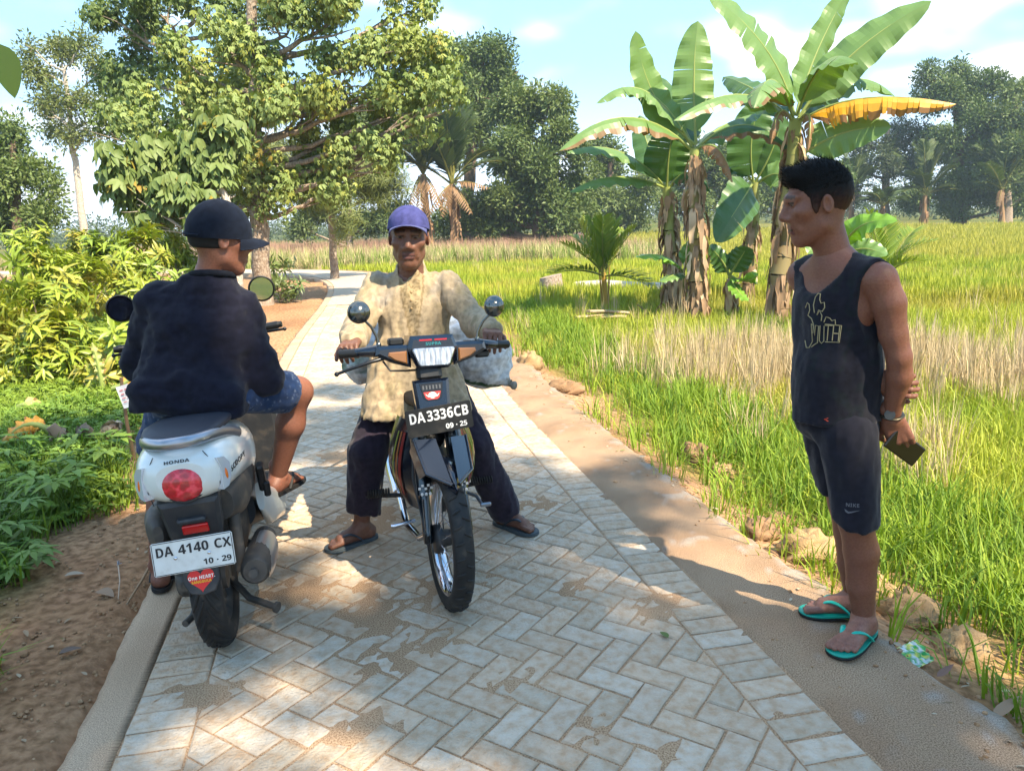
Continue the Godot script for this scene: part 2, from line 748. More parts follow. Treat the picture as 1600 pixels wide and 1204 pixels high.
func strip(s0: float, s1: float, ds: float, t0: float, t1: float, nt: int, paint: Callable, edge: float, side: float) -> ArrayMesh:
	var mb := MB.new()
	var n := int((s1 - s0) / ds)
	var cols := nt + 2
	for i in n + 1:
		var s := s0 + ds * i
		for j in cols:
			var f := clampf(float(j - 1) / (nt - 1), 0, 1)
			var t := lerpf(t0, t1, f)
			if (f == 1.0):
				t += bump.get_noise_2d(s * 2.5, 7.0) * edge + fine.get_noise_2d(s * 1.3, 3.0) * edge * 0.6
			var p := on_road(s, t)
			var y := 0.0
			if j == 0 or j == cols - 1:
				y = -0.15
				t += 0.03 * signf(t)
				p = on_road(s, t)
			else:
				var r: Array = paint.call(p.x, p.y, f)
				y = r[0]
				mb.col = r[1]
			mb.vert(Vector3(p.x, y, p.y))
	for i in n:
		for j in cols - 1:
			var a := i * cols + j
			if side > 0:
				mb.tri(a, a + cols, a + cols + 1)
				mb.tri(a, a + cols + 1, a + 1)
			else:
				mb.tri(a, a + cols + 1, a + cols)
				mb.tri(a, a + 1, a + cols + 1)
	return mb.mesh()

const SAND := [Vector3(-0.62, -2.75, 0.42), Vector3(-0.40, -2.45, 0.3), Vector3(-0.92, -2.9, 0.32), Vector3(-0.05, -2.3, 0.25), Vector3(0.25, -2.95, 0.22), Vector3(-0.5, -2.05, 0.2), Vector3(-0.28, -3.05, 0.3), Vector3(-0.75, -3.7, 0.35), Vector3(0.2, -2.05, 0.16), Vector3(0.05, -3.9, 0.25), Vector3(-0.9, -4.8, 0.5), Vector3(0.55, -2.75, 0.2), Vector3(-1.0, -6.2, 0.6), Vector3(0.42, -1.9, 0.12), Vector3(-1.02, -2.25, 0.2)]
func sand_height(x: float, z: float) -> float:
	var h := 0.0
	for s: Vector3 in SAND:
		var d := Vector2(x - s.x, z - s.y).length() / s.z
		h = maxf(h, 1.0 - d)
	var k := bump.get_noise_2d(x * 3.5 + 40.0, z * 3.5) * 0.5 + bump2.get_noise_2d(x * 6.0, z * 6.0) * 0.5
	var e := h * 0.95 + k * 0.9 + fine.get_noise_2d(x * 2.2, z * 2.2) * 0.55 + fine.get_noise_2d(x * 9.0, z * 9.0) * 0.3
	return -0.0070 + 0.0088 * smoothstep(0.15, 0.85, e) + fine.get_noise_2d(x * 5.0, z * 5.0) * 0.0012

func paver_shape(poly: PackedVector2Array, mb: MB, y0: float) -> void: # poly in (x, z), counter-clockwise when seen from +y after flipping z
	var bev := 0.006
	var o := Geometry2D.offset_polygon(poly, -bev)
	if o.size() != 1:
		return
	var top: PackedVector2Array = o[0]
	if Geometry2D.is_polygon_clockwise(top):
		top.reverse()
	if Geometry2D.is_polygon_clockwise(poly):
		poly.reverse()
	var n := poly.size()
	# top face: clockwise in (x, z) seen from above is counter-clockwise in (x, -z)
	var b := mb.v.size()
	for p in top:
		mb.vert(Vector3(p.x, y0, p.y))
	var tr := Geometry2D.triangulate_polygon(top)
	for k in range(0, tr.size(), 3):
		mb._o(b + tr[k], b + tr[k + 1], b + tr[k + 2], Vector3.UP)
	# bevel: match each outer vertex to its nearest inner ones
	for k in n:
		var k2 := (k + 1) % n
		var p := poly[k]
		var q := poly[k2]
		var a := _near(top, p)
		var c := _near(top, q)
		var P := Vector3(p.x, y0 - 0.005, p.y)
		var Q := Vector3(q.x, y0 - 0.005, q.y)
		var A := Vector3(a.x, y0, a.y)
		var C := Vector3(c.x, y0, c.y)
		mb.face([Q, P, A, C])
		mb.face([Q - Vector3(0, 0.03, 0), P - Vector3(0, 0.03, 0), P, Q])

func _near(poly: PackedVector2Array, p: Vector2) -> Vector2:
	var r := poly[0]
	for q in poly:
		if q.distance_squared_to(p) < r.distance_squared_to(p):
			r = q
	return r

var cam_xf: Transform3D
func seen(p: Vector3, margin := 0.0) -> bool:
	var l := cam_xf.affine_inverse() * p
	if l.z > -0.2:
		return false
	return absf(l.x / -l.z) < 0.6656 + margin and absf(l.y / -l.z) < 0.5008 + margin

func build_road() -> void:
	var road := Node3D.new()
	road.name = "road"
	add_child(road)
	road.set_meta("kind", "structure")
	road.set_meta("label", "grey concrete block paving in herringbone with sandy joints")
	var smid: float = lat(Vector2(-0.11, -2.0)).y
	# sand in and on the joints
	var mb := MB.new()
	var nt := 66
	var s := smid - 5.0
	var rows := 0
	while s < smid + 34.0:
		for j in nt + 1:
			var p := on_road(s, lerpf(-SOLD - 0.01, SOLD + 0.01, float(j) / nt))
			var k := bump.get_noise_2d(p.x * 2.0, p.y * 2.0 + 90.0)
			mb.col = Color(0.54, 0.365, 0.225).lerp(Color(0.46, 0.30, 0.18), clampf(k + 0.5, 0, 1))
			mb.vert(Vector3(p.x, sand_height(p.x, p.y) + (0.004 if s > smid + 13.0 else 0.0), p.y))
		rows += 1
		s += 0.03 if s < smid + 5.0 and s > smid - 0.6 else (0.06 if s < smid + 14.0 else 0.4)
	for i in rows - 1:
		for j in nt:
			var a := i * (nt + 1) + j
			mb.tri(a, a + nt + 1, a + nt + 2)
			mb.tri(a, a + nt + 2, a + 1)
	var grain := noise_tex(41, 0.12, [[0.2, Color(0.66, 0.63, 0.6)], [0.5, Color(0.9, 0.89, 0.88)], [0.8, Color(1, 1, 1)]], 512, 5)
	var grain_n := noise_tex(42, 0.18, [], 512, 4, 5.0)
	var sandm := textured(grain, 2.3, 0.95, grain_n, 0.3)
	sandm.vertex_color_use_as_albedo = true
	sandm.metallic_specular = 0.25
	var sb := part("sand_bed", mb.mesh(), sandm, road)
	sb.set_meta("kind", "stuff")
	sb.set_meta("label", "tan sand filling the joints and drifting over the blocks")
	# blocks
	var tint := [Color(0.97, 0.96, 0.95), Color(1, 1, 1), Color(0.93, 0.92, 0.90), Color(1.0, 0.97, 0.94), Color(0.96, 0.93, 0.90)]
	var ptex := noise_tex(43, 0.012, [[0.2, lin(0.46, 0.335, 0.225)], [0.42, lin(0.50, 0.395, 0.29)], [0.6, lin(0.52, 0.425, 0.325)], [0.85, lin(0.545, 0.465, 0.37)]], 1024, 6)
	var pnor := noise_tex(44, 0.09, [], 512, 5, 4.0)
	var pm := []
	for c: Color in tint:
		var m := textured(ptex, 1.35, 0.92, pnor, 0.8)
		m.albedo_color = c
		m.metallic_specular = 0.3
		pm.append(m)
	# whole-block variants
	var variants := []
	rng.seed = 5
	for k in 8:
		var q := PackedVector2Array()
		for e: Array in [[-1, -1], [-0.3, -1], [0.35, -1], [1, -1], [1, 1], [0.2, 1], [-0.4, 1], [-1, 1]]:
			q.append(Vector2(e[0] * 0.0962 + rng.randf_range(-0.0025, 0.0015), e[1] * 0.0462 + rng.randf_range(-0.0025, 0.0015)))
		var b := MB.new()
		paver_shape(q, b, 0.0)
		variants.append(b.mesh())
	var h0 := Vector2(-0.2125, -0.977).normalized()
	var e1 := (h0 + Vector2(-h0.y, h0.x)).normalized()
	var e2 := Vector2(-e1.y, e1.x)
	var org := Vector2(-0.11, -2.0)
	var lf := PackedVector2Array()
	var rt := PackedVector2Array()
	s = smid - 4.5
	while s < smid + 14.0:
		lf.append(on_road(s, -HALF + 0.004))
		rt.append(on_road(s, HALF - 0.004))
		s += 0.5
	rt.reverse()
	var fieldp := lf
	fieldp.append_array(rt)
	var todo := []   # [distance, transform or null, polygon or null]
	for i in range(-110, 111):
		for j in range(-110, 111):
			var m := posmod(i - j, 4)
			if m != 0 and m != 3:
				continue
			var ce: Vector2
			var along: Vector2
			if m == 0:
				ce = Vector2(i + 1.0, j + 0.5)
				along = e1
			else:
				ce = Vector2(i + 0.5, j + 1.0)
				along = e2
			var p := org + (e1 * ce.x + e2 * ce.y) * 0.1005
			if p.y > 2.4 or p.y < -15.0:
				continue
			var lt := lat(p)
			if absf(lt.x) > HALF + 0.12 or lt.y > smid + 13.4 or lt.y < smid - 4.3:
				continue
			var side := Vector2(-along.y, along.x)
			if absf(lt.x) < HALF - 0.115:
				todo.append([p.length(), p, along, null])
			else:
				var q := PackedVector2Array([p - along * 0.0975 - side * 0.0475, p + along * 0.0975 - side * 0.0475, p + along * 0.0975 + side * 0.0475, p - along * 0.0975 + side * 0.0475])
				for piece: PackedVector2Array in Geometry2D.intersect_polygons(q, fieldp):
					var area := 0.0
					for a in piece.size():
						area += piece[a].cross(piece[(a + 1) % piece.size()])
					if absf(area) * 0.5 > 0.0006:
						todo.append([p.length(), p, along, piece])
	# the two border rows
	s = smid - 4.3
	while s < smid + 13.4:
		for sg: float in [-1.0, 1.0]:
			var p := on_road(s, sg * (HALF + 0.1))
			var h := road_dir(s)
			todo.append([p.length(), p, Vector2(-h.y, h.x) if rng.randf() < 0.5 else Vector2(h.y, -h.x), null])
		s += 0.1005
	todo.sort_custom(func(a, b): return a[0] < b[0])
	var rest := [MB.new(), MB.new(), MB.new()]
	var made := 0
	for e: Array in todo:
		var p: Vector2 = e[1]
		var y := rng.randf_range(-0.0016, 0.0016)
		var tilt := Basis.from_euler(Vector3(rng.randf_range(-0.008, 0.008), 0, rng.randf_range(-0.008, 0.008)))
		var al: Vector2 = e[2]
		var ba := tilt * Basis(Vector3.UP, rng.randf_range(-0.012, 0.012)) * Basis(Vector3(al.x, 0, al.y), Vector3.UP, Vector3(-al.y, 0, al.x))
		var mi := rng.randi() % 5
		if made < 300 and seen(Vector3(p.x, 0, p.y), 0.03):
			made += 1
			if e[3] == null:
				var o := part("paver", variants[rng.randi() % 8], pm[mi], road)
				o.transform = Transform3D(ba, Vector3(p.x, y, p.y))
			else:
				var b := MB.new()
				b.xf = Transform3D(Basis(), -Vector3(p.x, 0, p.y))
				paver_shape(e[3], b, 0.0)
				if b.v.size() == 0:
					continue
				var o := part("paver", b.mesh(), pm[mi], road)
				o.transform = Transform3D(tilt, Vector3(p.x, y, p.y))
		else:
			var b: MB = rest[mi % 3]
			if e[3] == null:
				b.add_mesh(variants[rng.randi() % 4], Transform3D(ba, Vector3(p.x, y, p.y)))
			else:
				paver_shape(e[3], b, y)
	for k in 3:
		var o := part("paving", rest[k].mesh(), pm[k + 1], road)
		o.set_meta("kind", "stuff")
	# far road: paving too far off to tell the blocks apart
	mb = MB.new()
	rows = 0
	s = smid + 13.3
	while s < cs[cs.size() - 1] - 1.0:
		for j in 5:
			var p := on_road(s, lerpf(-SOLD, SOLD, j / 4.0))
			mb.vert(Vector3(p.x, 0.006, p.y))
		rows += 1
		s += 0.5
	for i in rows - 1:
		for j in 4:
			var a := i * 5 + j
			mb.tri(a, a + 5, a + 6)
			mb.tri(a, a + 6, a + 1)
	part("far_paving", mb.mesh(), pm[1], road)
	# cast edges
	var nearr := smid - 5.0
	var earth := textured(grain, 2.6, 0.95, grain_n, 0.35)
	earth.vertex_color_use_as_albedo = true
	earth.metallic_specular = 0.2
	var pr := func(x: float, z: float, f: float) -> Array:
		var k := bump.get_noise_2d(x * 2.2, z * 2.2)
		var k2 := fine.get_noise_2d(x * 1.2, z * 1.2)
		var y := -0.004 + k * 0.012 + k2 * 0.007 + 0.012 * smoothstep(0.1, 0.4, f) * smoothstep(0.75, 0.5, f) * (0.6 + k)
		y -= 0.02 * smoothstep(0.9, 1.0, f)
		y = lerpf(-0.03, y + 0.005, smoothstep(0.0, 0.22, f + bump.get_noise_2d(x * 4.0, z * 4.0 + 60.0) * 0.16 + k2 * 0.06))
		var c := Color(0.45, 0.315, 0.205).lerp(Color(0.37, 0.245, 0.155), clampf(k * 1.2 + 0.5, 0, 1))
		c = c.lerp(Color(0.42, 0.38, 0.33), smoothstep(0.25, 0.5, k2 * 0.6 + k * 0.5 + smoothstep(0.7, 1.0, f) * 0.35 - 0.05) * 0.75)
		return [y, c]
	var o1 := part("edge_strip", strip(nearr, cs[cs.size() - 1] - 2.0, 0.04, SOLD - 0.10, RIGHT, 22, pr, 0.06, 1.0), earth, road)
	o1.set_meta("label", "concrete edging strip buried in brown dirt")
	var pl := func(x: float, z: float, f: float) -> Array:
		var k := bump.get_noise_2d(x * 1.6 + 30.0, z * 1.6)
		var c := Color(0.66, 0.475, 0.315).lerp(Color(0.56, 0.385, 0.245), clampf(k * 1.5 + 0.4, 0, 1))
		return [-0.003 + k * 0.003 - 0.01 * smoothstep(0.9, 1.0, f), c]
	var smooth_c := textured(grain, 3.0, 0.9)
	smooth_c.vertex_color_use_as_albedo = true
	var o2 := part("edge_strip", strip(nearr, cs[cs.size() - 1] - 2.0, 0.05, -SOLD, -LEFT, 6, pl, 0.015, -1.0), smooth_c, road)
	o2.set_meta("label", "narrow smooth tan concrete edging strip")

func build_sky() -> void:
	var w := 1024
	var h := 512
	var im := Image.create(w, h, false, Image.FORMAT_RGBF)
	var n := noise(57, 1.0, 5)
	var n2 := noise(52, 1.0, 4)
	for j in h:
		var el := (0.5 - (j + 0.5) / h) * PI
		var up := sin(el)
		var base := Color(0.29, 0.49, 0.70).lerp(Color(0.15, 0.34, 0.62), smoothstep(0.0, 0.8, maxf(up, 0.0)))
		if up < 0.0:
			base = Color(0.40, 0.42, 0.36)
		for i in w:
			var c := base
			if up > -0.02:
				var az := TAU * (i + 0.5) / w
				var d := Vector3(cos(az) * cos(el), maxf(up, 0.02) + 0.12, sin(az) * cos(el))
				var q := d / d.y
				var f := n.get_noise_2d(q.x * 0.55, q.z * 0.55) * 0.7 + n2.get_noise_2d(q.x * 1.6 + 9.0, q.z * 1.6) * 0.35
				var cov := smoothstep(-0.02, 0.5, f) * 0.9
				cov = maxf(cov, smoothstep(0.20, -0.02, up) * 0.5)
				c = c.lerp(Color(1.0, 0.97, 0.94), cov)
			im.set_pixel(i, j, c)
	var sm := PanoramaSkyMaterial.new()
	sm.panorama = ImageTexture.create_from_image(im)
	sm.energy_multiplier = SKY_GAIN
	var sky := Sky.new()
	sky.sky_material = sm
	var env := Environment.new()
	env.background_mode = Environment.BG_SKY
	env.sky = sky
	env.tonemap_mode = Environment.TONE_MAPPER_LINEAR
	env.tonemap_exposure = EXPOSURE
	env.sdfgi_enabled = true
	env.ssao_enabled = true
	env.ssil_enabled = true
	env.fog_enabled = true
	env.fog_density = 0.0007
	env.fog_light_color = Color(0.78, 0.86, 0.93)
	var we := WorldEnvironment.new()
	we.name = "world_environment"
	we.environment = env
	add_child(we)

const EXPOSURE := 6.6
const SKY_GAIN := 0.375
const TO_SUN := Vector3(0.50, 0.86, 0.52)
func build_camera_and_light() -> void:
	var cam := Camera3D.new()
	cam.name = "camera"
	cam.fov = 53.2
	cam.near = 0.05
	cam.far = 900.0
	cam.transform = Transform3D(Basis(Vector3.RIGHT, -atan(252.0 / 1202.0)) * Basis(Vector3.BACK, -deg_to_rad(1.2)), Vector3(0, 1.47, 0))
	add_child(cam)
	cam.current = true
	cam_xf = cam.transform
	var sun := DirectionalLight3D.new()
	sun.name = "sun"
	sun.light_energy = 0.62
	sun.light_color = Color(1.0, 0.94, 0.83)
	sun.light_angular_distance = 0.6
	sun.shadow_enabled = true
	add_child(sun)
	sun.look_at_from_position(TO_SUN * 50.0, Vector3.ZERO)

func clock(what: String) -> void:
	print("%6.1f s  %s" % [Time.get_ticks_msec() / 1000.0, what])
# ------------------------------------------------------------------ plants
func bez(a: Vector3, b: Vector3, c: Vector3, t: float) -> Vector3:
	return a.lerp(b, t).lerp(b.lerp(c, t), t)

# one simple leaf along +y of basis, tip bending towards -z
func leaf_into(mb: MB, at: Vector3, dir: Vector3, nor: Vector3, length: float, width: float, bend := 0.25, rows := 3) -> void:
	var side := dir.cross(nor).normalized()
	nor = side.cross(dir).normalized()
	var b := mb.v.size()
	for i in rows + 1:
		var f := float(i) / rows
		var w := width * 0.5 * pow(sin(PI * pow(f, 0.75)), 0.8) if i > 0 and i < rows else 0.0
		var m := at + dir * (length * f) - nor * (bend * length * f * f)
		if w == 0.0:
			mb.vert(m, Vector2(0.5, f))
			continue
		mb.vert(m - side * w + nor * w * 0.35, Vector2(0, f))
		mb.vert(m, Vector2(0.5, f))
		mb.vert(m + side * w + nor * w * 0.35, Vector2(1, f))
	for i in rows:
		var p := b + (0 if i == 0 else 1 + (i - 1) * 3)
		if i == 0:
			mb.tri(p, p + 1, p + 2)
			mb.tri(p, p + 2, p + 3)
		elif i == rows - 1:
			mb.tri(p, p + 3, p + 1)
			mb.tri(p + 1, p + 3, p + 2)
		else:
			mb.tri(p, p + 3, p + 4)
			mb.tri(p, p + 4, p + 1)
			mb.tri(p + 1, p + 4, p + 5)
			mb.tri(p + 1, p + 5, p + 2)

func rdir() -> Vector3:
	var z := rng.randf_range(-1, 1)
	var a := rng.randf() * TAU
	var r := sqrt(1 - z * z)
	return Vector3(r * cos(a), z, r * sin(a))

func basis_y(y: Vector3, spin: float) -> Basis:
	y = y.normalized()
	var x := y.cross(Vector3(0.3, 0.1, 0.95)).normalized()
	var z := x.cross(y)
	return Basis(x, y, z) * Basis(Vector3.UP, spin)

# a twig with whorls of hanging three-part leaves
func sprig_hanging(seed_: int, n: int, leaf: float) -> ArrayMesh:
	rng.seed = seed_
	var mb := MB.new()
	mb.col = Color(0.9, 0.8, 0.6)
	mb.tube([Vector3.ZERO, Vector3(0.02, 0.25, 0.0), Vector3(0, 0.5, 0.02)], [0.008, 0.006, 0.003], 3, false)
	for i in n:
		var a := i * 2.4 + rng.randf()
		var base := Vector3(0, lerpf(0.12, 0.5, float(i) / n), 0)
		var out := Vector3(cos(a), rng.randf_range(0.0, 0.5), sin(a)).normalized()
		var e := base + out * rng.randf_range(0.08, 0.17)
		var k := rng.randf_range(0.8, 1.15)
		mb.col = Color(k, k, k)
		for j in 3:
			var d := (Vector3(cos(a + (j - 1) * 0.9), rng.randf_range(-1.5, -0.5), sin(a + (j - 1) * 0.9))).normalized()
			leaf_into(mb, e, d, out + Vector3(0, 0.5, 0) + rdir() * 0.3, leaf * rng.randf_range(0.8, 1.2), leaf * 0.42, 0.15)
	return mb.mesh()

# a twig of single leaves pointing out and up
func sprig_plain(seed_: int, n: int, leaf: float, slim: float, long := 0.4, droop := 0.3) -> ArrayMesh:
	rng.seed = seed_
	var mb := MB.new()
	mb.col = Color(0.7, 0.6, 0.4)
	mb.tube([Vector3.ZERO, Vector3(0.01, long, 0)], [0.006, 0.002], 3, false)
	for i in n:
		var a := i * 2.4 + rng.randf() * 0.7
		var f := float(i) / n
		var out := Vector3(cos(a), rng.randf_range(-0.2, 0.9), sin(a)).normalized()
		var k := rng.randf_range(0.75, 1.2)
		mb.col = Color(k, k, k)
		leaf_into(mb, Vector3(0, long * lerpf(0.15, 1.0, f), 0), out, (Vector3.UP + rdir() * 0.5).normalized(), leaf * rng.randf_range(0.7, 1.15), leaf * slim, droop)
	return mb.mesh()

# a loose ball of leaf faces for trees far off
func clump(seed_: int, n: int, r: float, leaf: float) -> ArrayMesh:
	rng.seed = seed_
	var mb := MB.new()
	for i in n:
		var d := rdir()
		var p := d * r * pow(rng.randf(), 0.45)
		p.y *= 0.75
		var k := rng.randf_range(0.7, 1.25)
		mb.col = Color(k, k, k)
		var dd := (d + rdir() * 0.8).normalized()
		leaf_into(mb, p, dd, (Vector3.UP + rdir() * 0.8).normalized(), leaf * rng.randf_range(0.7, 1.4), leaf * rng.randf_range(0.35, 0.6), 0.2, 2)
	return mb.mesh()

func tone_pick(tones: Array) -> Color:
	# tones: [weight, colour a, colour b]
	var r := rng.randf()
	for t: Array in tones:
		r -= t[0]
		if r <= 0:
			return t[1].lerp(t[2], rng.randf())
	return tones[0][1]

func crown_spots(blobs: Array, per: float, up: float, smin: float, smax: float, tones: Array, xs: Array, cols: Array) -> void:
	for b: Array in blobs:
		var c: Vector3 = b[0]
		var r: Vector3 = b[1]
		var n := int(per * (r.x * r.y + r.y * r.z + r.x * r.z) * 4.19)
		# inner lumps so that the crown has its own lights and hollows
		var lumps := []
		for k in maxi(5, int(n / 26.0)):
			lumps.append(rdir() * pow(rng.randf_range(0.25, 1.0), 0.5))
		var bt := tone_pick(tones)
		for i in n:
			var l: Vector3 = lumps[i % lumps.size()]
			var q := l * 0.86 + rdir() * (0.34 * pow(rng.randf(), 0.5))
			var p := c + q * r
			var out := (q + rdir() * 0.6).normalized()
			var y := (out * (1.0 - up) + Vector3.UP * up + rdir() * 0.25).normalized()
			var s := rng.randf_range(smin, smax)
			xs.append(Transform3D(basis_y(y, rng.randf() * TAU).scaled(Vector3.ONE * s), p))
			var k := tone_pick(tones)
			cols.append(k.lerp(bt, 0.35))

func bark(seed_: int, a: Color, b: Color) -> StandardMaterial3D:
	var m := textured(noise_tex(seed_, 0.03, [[0.2, a], [0.55, a.lerp(b, 0.6)], [0.8, b]], 512, 5), 1.0, 0.95, noise_tex(seed_ + 1, 0.05, [], 512, 4, 8.0), 1.0)
	m.uv1_scale = Vector3(1.6, 0.45, 1.6)
	m.metallic_specular = 0.2
	return m

# trunk through points with radii; a limb from the trunk to every blob
func trunk_mesh(pts: Array, rad: Array, blobs: Array, limb: float) -> ArrayMesh:
	var mb := MB.new()
	var P := []
	var R := []
	for i in pts.size() - 1:
		for k in 5:
			var f := k / 5.0
			var w: Vector3 = Vector3(bump.get_noise_1d(i * 3.0 + f * 2.0 + pts[0].x), 0, bump.get_noise_1d(50 + i * 3.0 + f * 2.0 + pts[0].z)) * rad[0] * 0.5
			P.append(pts[i].lerp(pts[i + 1], f) + w * (0.0 if i == 0 and k == 0 else 1.0))
			R.append(lerpf(rad[i], rad[i + 1], f) * (1.0 + 0.35 * maxf(0, 0.25 - f) * (4 if i == 0 else 0)))
	P.append(pts[-1])
	R.append(rad[-1])
	mb.tube(P, R, 10)
	for b: Array in blobs:
		var e: Vector3 = b[0]
		# leave the trunk somewhat below the blob
		var bi := 1
		for i in range(1, P.size()):
			if P[i].y < e.y - Vector2(e.x - P[i].x, e.z - P[i].z).length() * 0.22 - 0.1:
				bi = i
		var s: Vector3 = P[bi]
		var m := s.lerp(e, 0.5) + Vector3(rng.randf_range(-0.2, 0.2), -0.08 * s.distance_to(e), rng.randf_range(-0.2, 0.2))
		var pr := []
		var rr := []
		var r0: float = minf(R[bi] * 0.75, limb)
		for k in 9:
			pr.append(bez(s, m, e, k / 8.0) + rdir() * 0.04 * (1 if k > 0 else 0))
			rr.append(lerpf(r0, limb * 0.22, k / 8.0))
		mb.tube(pr, rr, 6)
		for k in 4:
			var tip: Vector3 = e + rdir() * b[1] * 0.75
			var st: Vector3 = pr[4 + k]
			mb.tube([st, st.lerp(tip, 0.5) + rdir() * 0.1, tip], [rr[4 + k] * 0.8, rr[4 + k] * 0.5, limb * 0.08], 5)
	return mb.mesh()

func tree(called: String, label: String, group: String, pts: Array, rad: Array, blobs: Array, limb: float, bm: Material, sprigs: Mesh, lm: Material, per: float, up: float, smin: float, smax: float, tones: Array, seed_: int) -> Node3D:
	rng.seed = seed_
	var base: Vector3 = pts[0]
	base.y = ground(base.x, base.z) - 0.08
	var lp := []
	for p: Vector3 in pts:
		lp.append(p - base)
	lp[0].y = 0.0
	var lb := []
	for b: Array in blobs:
		lb.append([b[0] - base, b[1]])
	var o := thing(called, label, "tree", base, group)
	part("trunk", trunk_mesh(lp, rad, lb, limb), bm, o)
	var xs := []
	var cols := []
	crown_spots(lb, per, up, smin, smax, tones, xs, cols)
	many("crown", sprigs, lm, xs, cols, o).set_meta("kind", "stuff")
	return o

# ------------------------------------------------------------------ banana plants
func banana_leaf(mb: MB, a: Vector3, b: Vector3, c: Vector3, width: float, face: Vector3, fold: float, torn: float, edge: float, green: Color, under: Color) -> void:
	# a..c midrib; face: the way the upper side looks; fold: half blades hanging (positive) or lifted; torn 0..1; edge: share of dead brown rim
	var n := 34
	var tears := [0.0, 0.0]
	var pt := []
	for i in n + 1:
		pt.append(bez(a, b, c, float(i) / n))
	var rows := []
	for i in n + 1:
		var f := float(i) / n
		var t: Vector3 = (pt[mini(i + 1, n)] - pt[maxi(i - 1, 0)]).normalized()
		var s := t.cross(face).normalized()
		var up := s.cross(t).normalized()
		var prof := 0.0
		if f > 0.10:
			var g := (f - 0.10) / 0.90
			prof = pow(minf(1.0, g * 5.5), 0.6) * pow(maxf(0.0, 1.0 - pow(g, 3.2)), 0.6)
		rows.append([pt[i], s, up, maxf(prof * width * 0.5, 0.004)])
	for sd: float in [-1.0, 1.0]:
		var lag := 0.0
		var prev := []
		for i in n + 1:
			var r: Array = rows[i]
			var w: float = r[3]
			var f := float(i) / n
			var ripple := sin(f * 40.0 + sd) * 0.03 * w / maxf(width, 0.01)
			var q := []
			var angle := fold + lag
			var p: Vector3 = r[0]
			for k in 4:
				var g := k / 3.0
				var an := angle * (0.35 + 0.65 * g)
				p = p if k == 0 else p + (r[1] * sd * cos(an) - r[2] * sin(an)) * (w / 3.0) + r[2] * ripple * g
				if k == 0:
					p = r[0]
				q.append(p)
			if prev.size() > 0:
				var dead := rng.randf() < edge * 0.25
				for k in 3:
					var e := 1.0 if (k == 2 and edge > 0.2 and (rng.randf() < edge * 1.3 or dead)) else 0.0
					mb.col = green.lerp(under, 0.15 + 0.25 * absf(sin(i * 1.9 + k + sd)) * rng.randf()).lerp(Color(0.22, 0.11, 0.045), e * 0.9)
					var v0 := mb.vert(prev[k])
					var v1 := mb.vert(q[k])
					var v2 := mb.vert(q[k + 1])
					var v3 := mb.vert(prev[k + 1])
					if sd > 0:
						mb.tri(v0, v1, v2)
						mb.tri(v0, v2, v3)
					else:
						mb.tri(v0, v2, v1)
						mb.tri(v0, v3, v2)
			prev = q
			if rng.randf() < torn and f > 0.12:
				lag = clampf(rng.randf_range(-0.1, 0.75) * torn * 1.2, -0.2, 1.2)
				# a new strip starts at this row with its own hang
				var q2 := []
				p = r[0]
				for k in 4:
					var g := k / 3.0
					var an := (fold + lag) * (0.35 + 0.65 * g)
					if k > 0:
						p = p + (r[1] * sd * cos(an) - r[2] * sin(an)) * (w * rng.randf_range(0.9, 1.0) / 3.0)
					q2.append(p + (pt[mini(i + 1, n)] - pt[i]) * 0.22 * g)
				prev = q2
	mb.col = Color(0.30, 0.36, 0.10)
	var mp := []
	var mr := []
	for i in range(0, n + 1, 3):
		mp.append(rows[i][0] - rows[i][2] * 0.008)
		mr.append(lerpf(0.026, 0.004, float(i) / n))
	mb.tube(mp, mr, 6)

# dead leaf hanging limp along a stem
func dead_leaf(mb: MB, at: Vector3, out: Vector3, length: float, width: float, col: Color) -> void:
	var tip := at + out * length * rng.randf_range(0.15, 0.45) + Vector3(0, -length, 0)
	var mid := at + out * length * rng.randf_range(0.25, 0.5) + Vector3(0, -length * 0.25, 0)
	var side := out.cross(Vector3.UP).normalized()
	var rows := 6
	var b := mb.v.size()
	for i in rows + 1:
		var f := float(i) / rows
		var p := bez(at, mid, tip, f)
		var w := width * 0.5 * (0.35 + sin(PI * minf(f * 0.9 + 0.12, 1.0)) * 0.8)
		var curl := sin(f * 7.0 + at.x * 9.0) * 0.4
		mb.col = col * rng.randf_range(0.75, 1.25)
		mb.vert(p - side * w + out * w * (0.6 + curl) + rdir() * 0.015)
		mb.vert(p + rdir() * 0.012)
		mb.vert(p + side * w + out * w * (0.5 - curl) + rdir() * 0.015)
	for i in rows:
		var p := b + i * 3
		mb.tri(p, p + 3, p + 4)
		mb.tri(p, p + 4, p + 1)
		mb.tri(p + 1, p + 4, p + 5)
		mb.tri(p + 1, p + 5, p + 2)

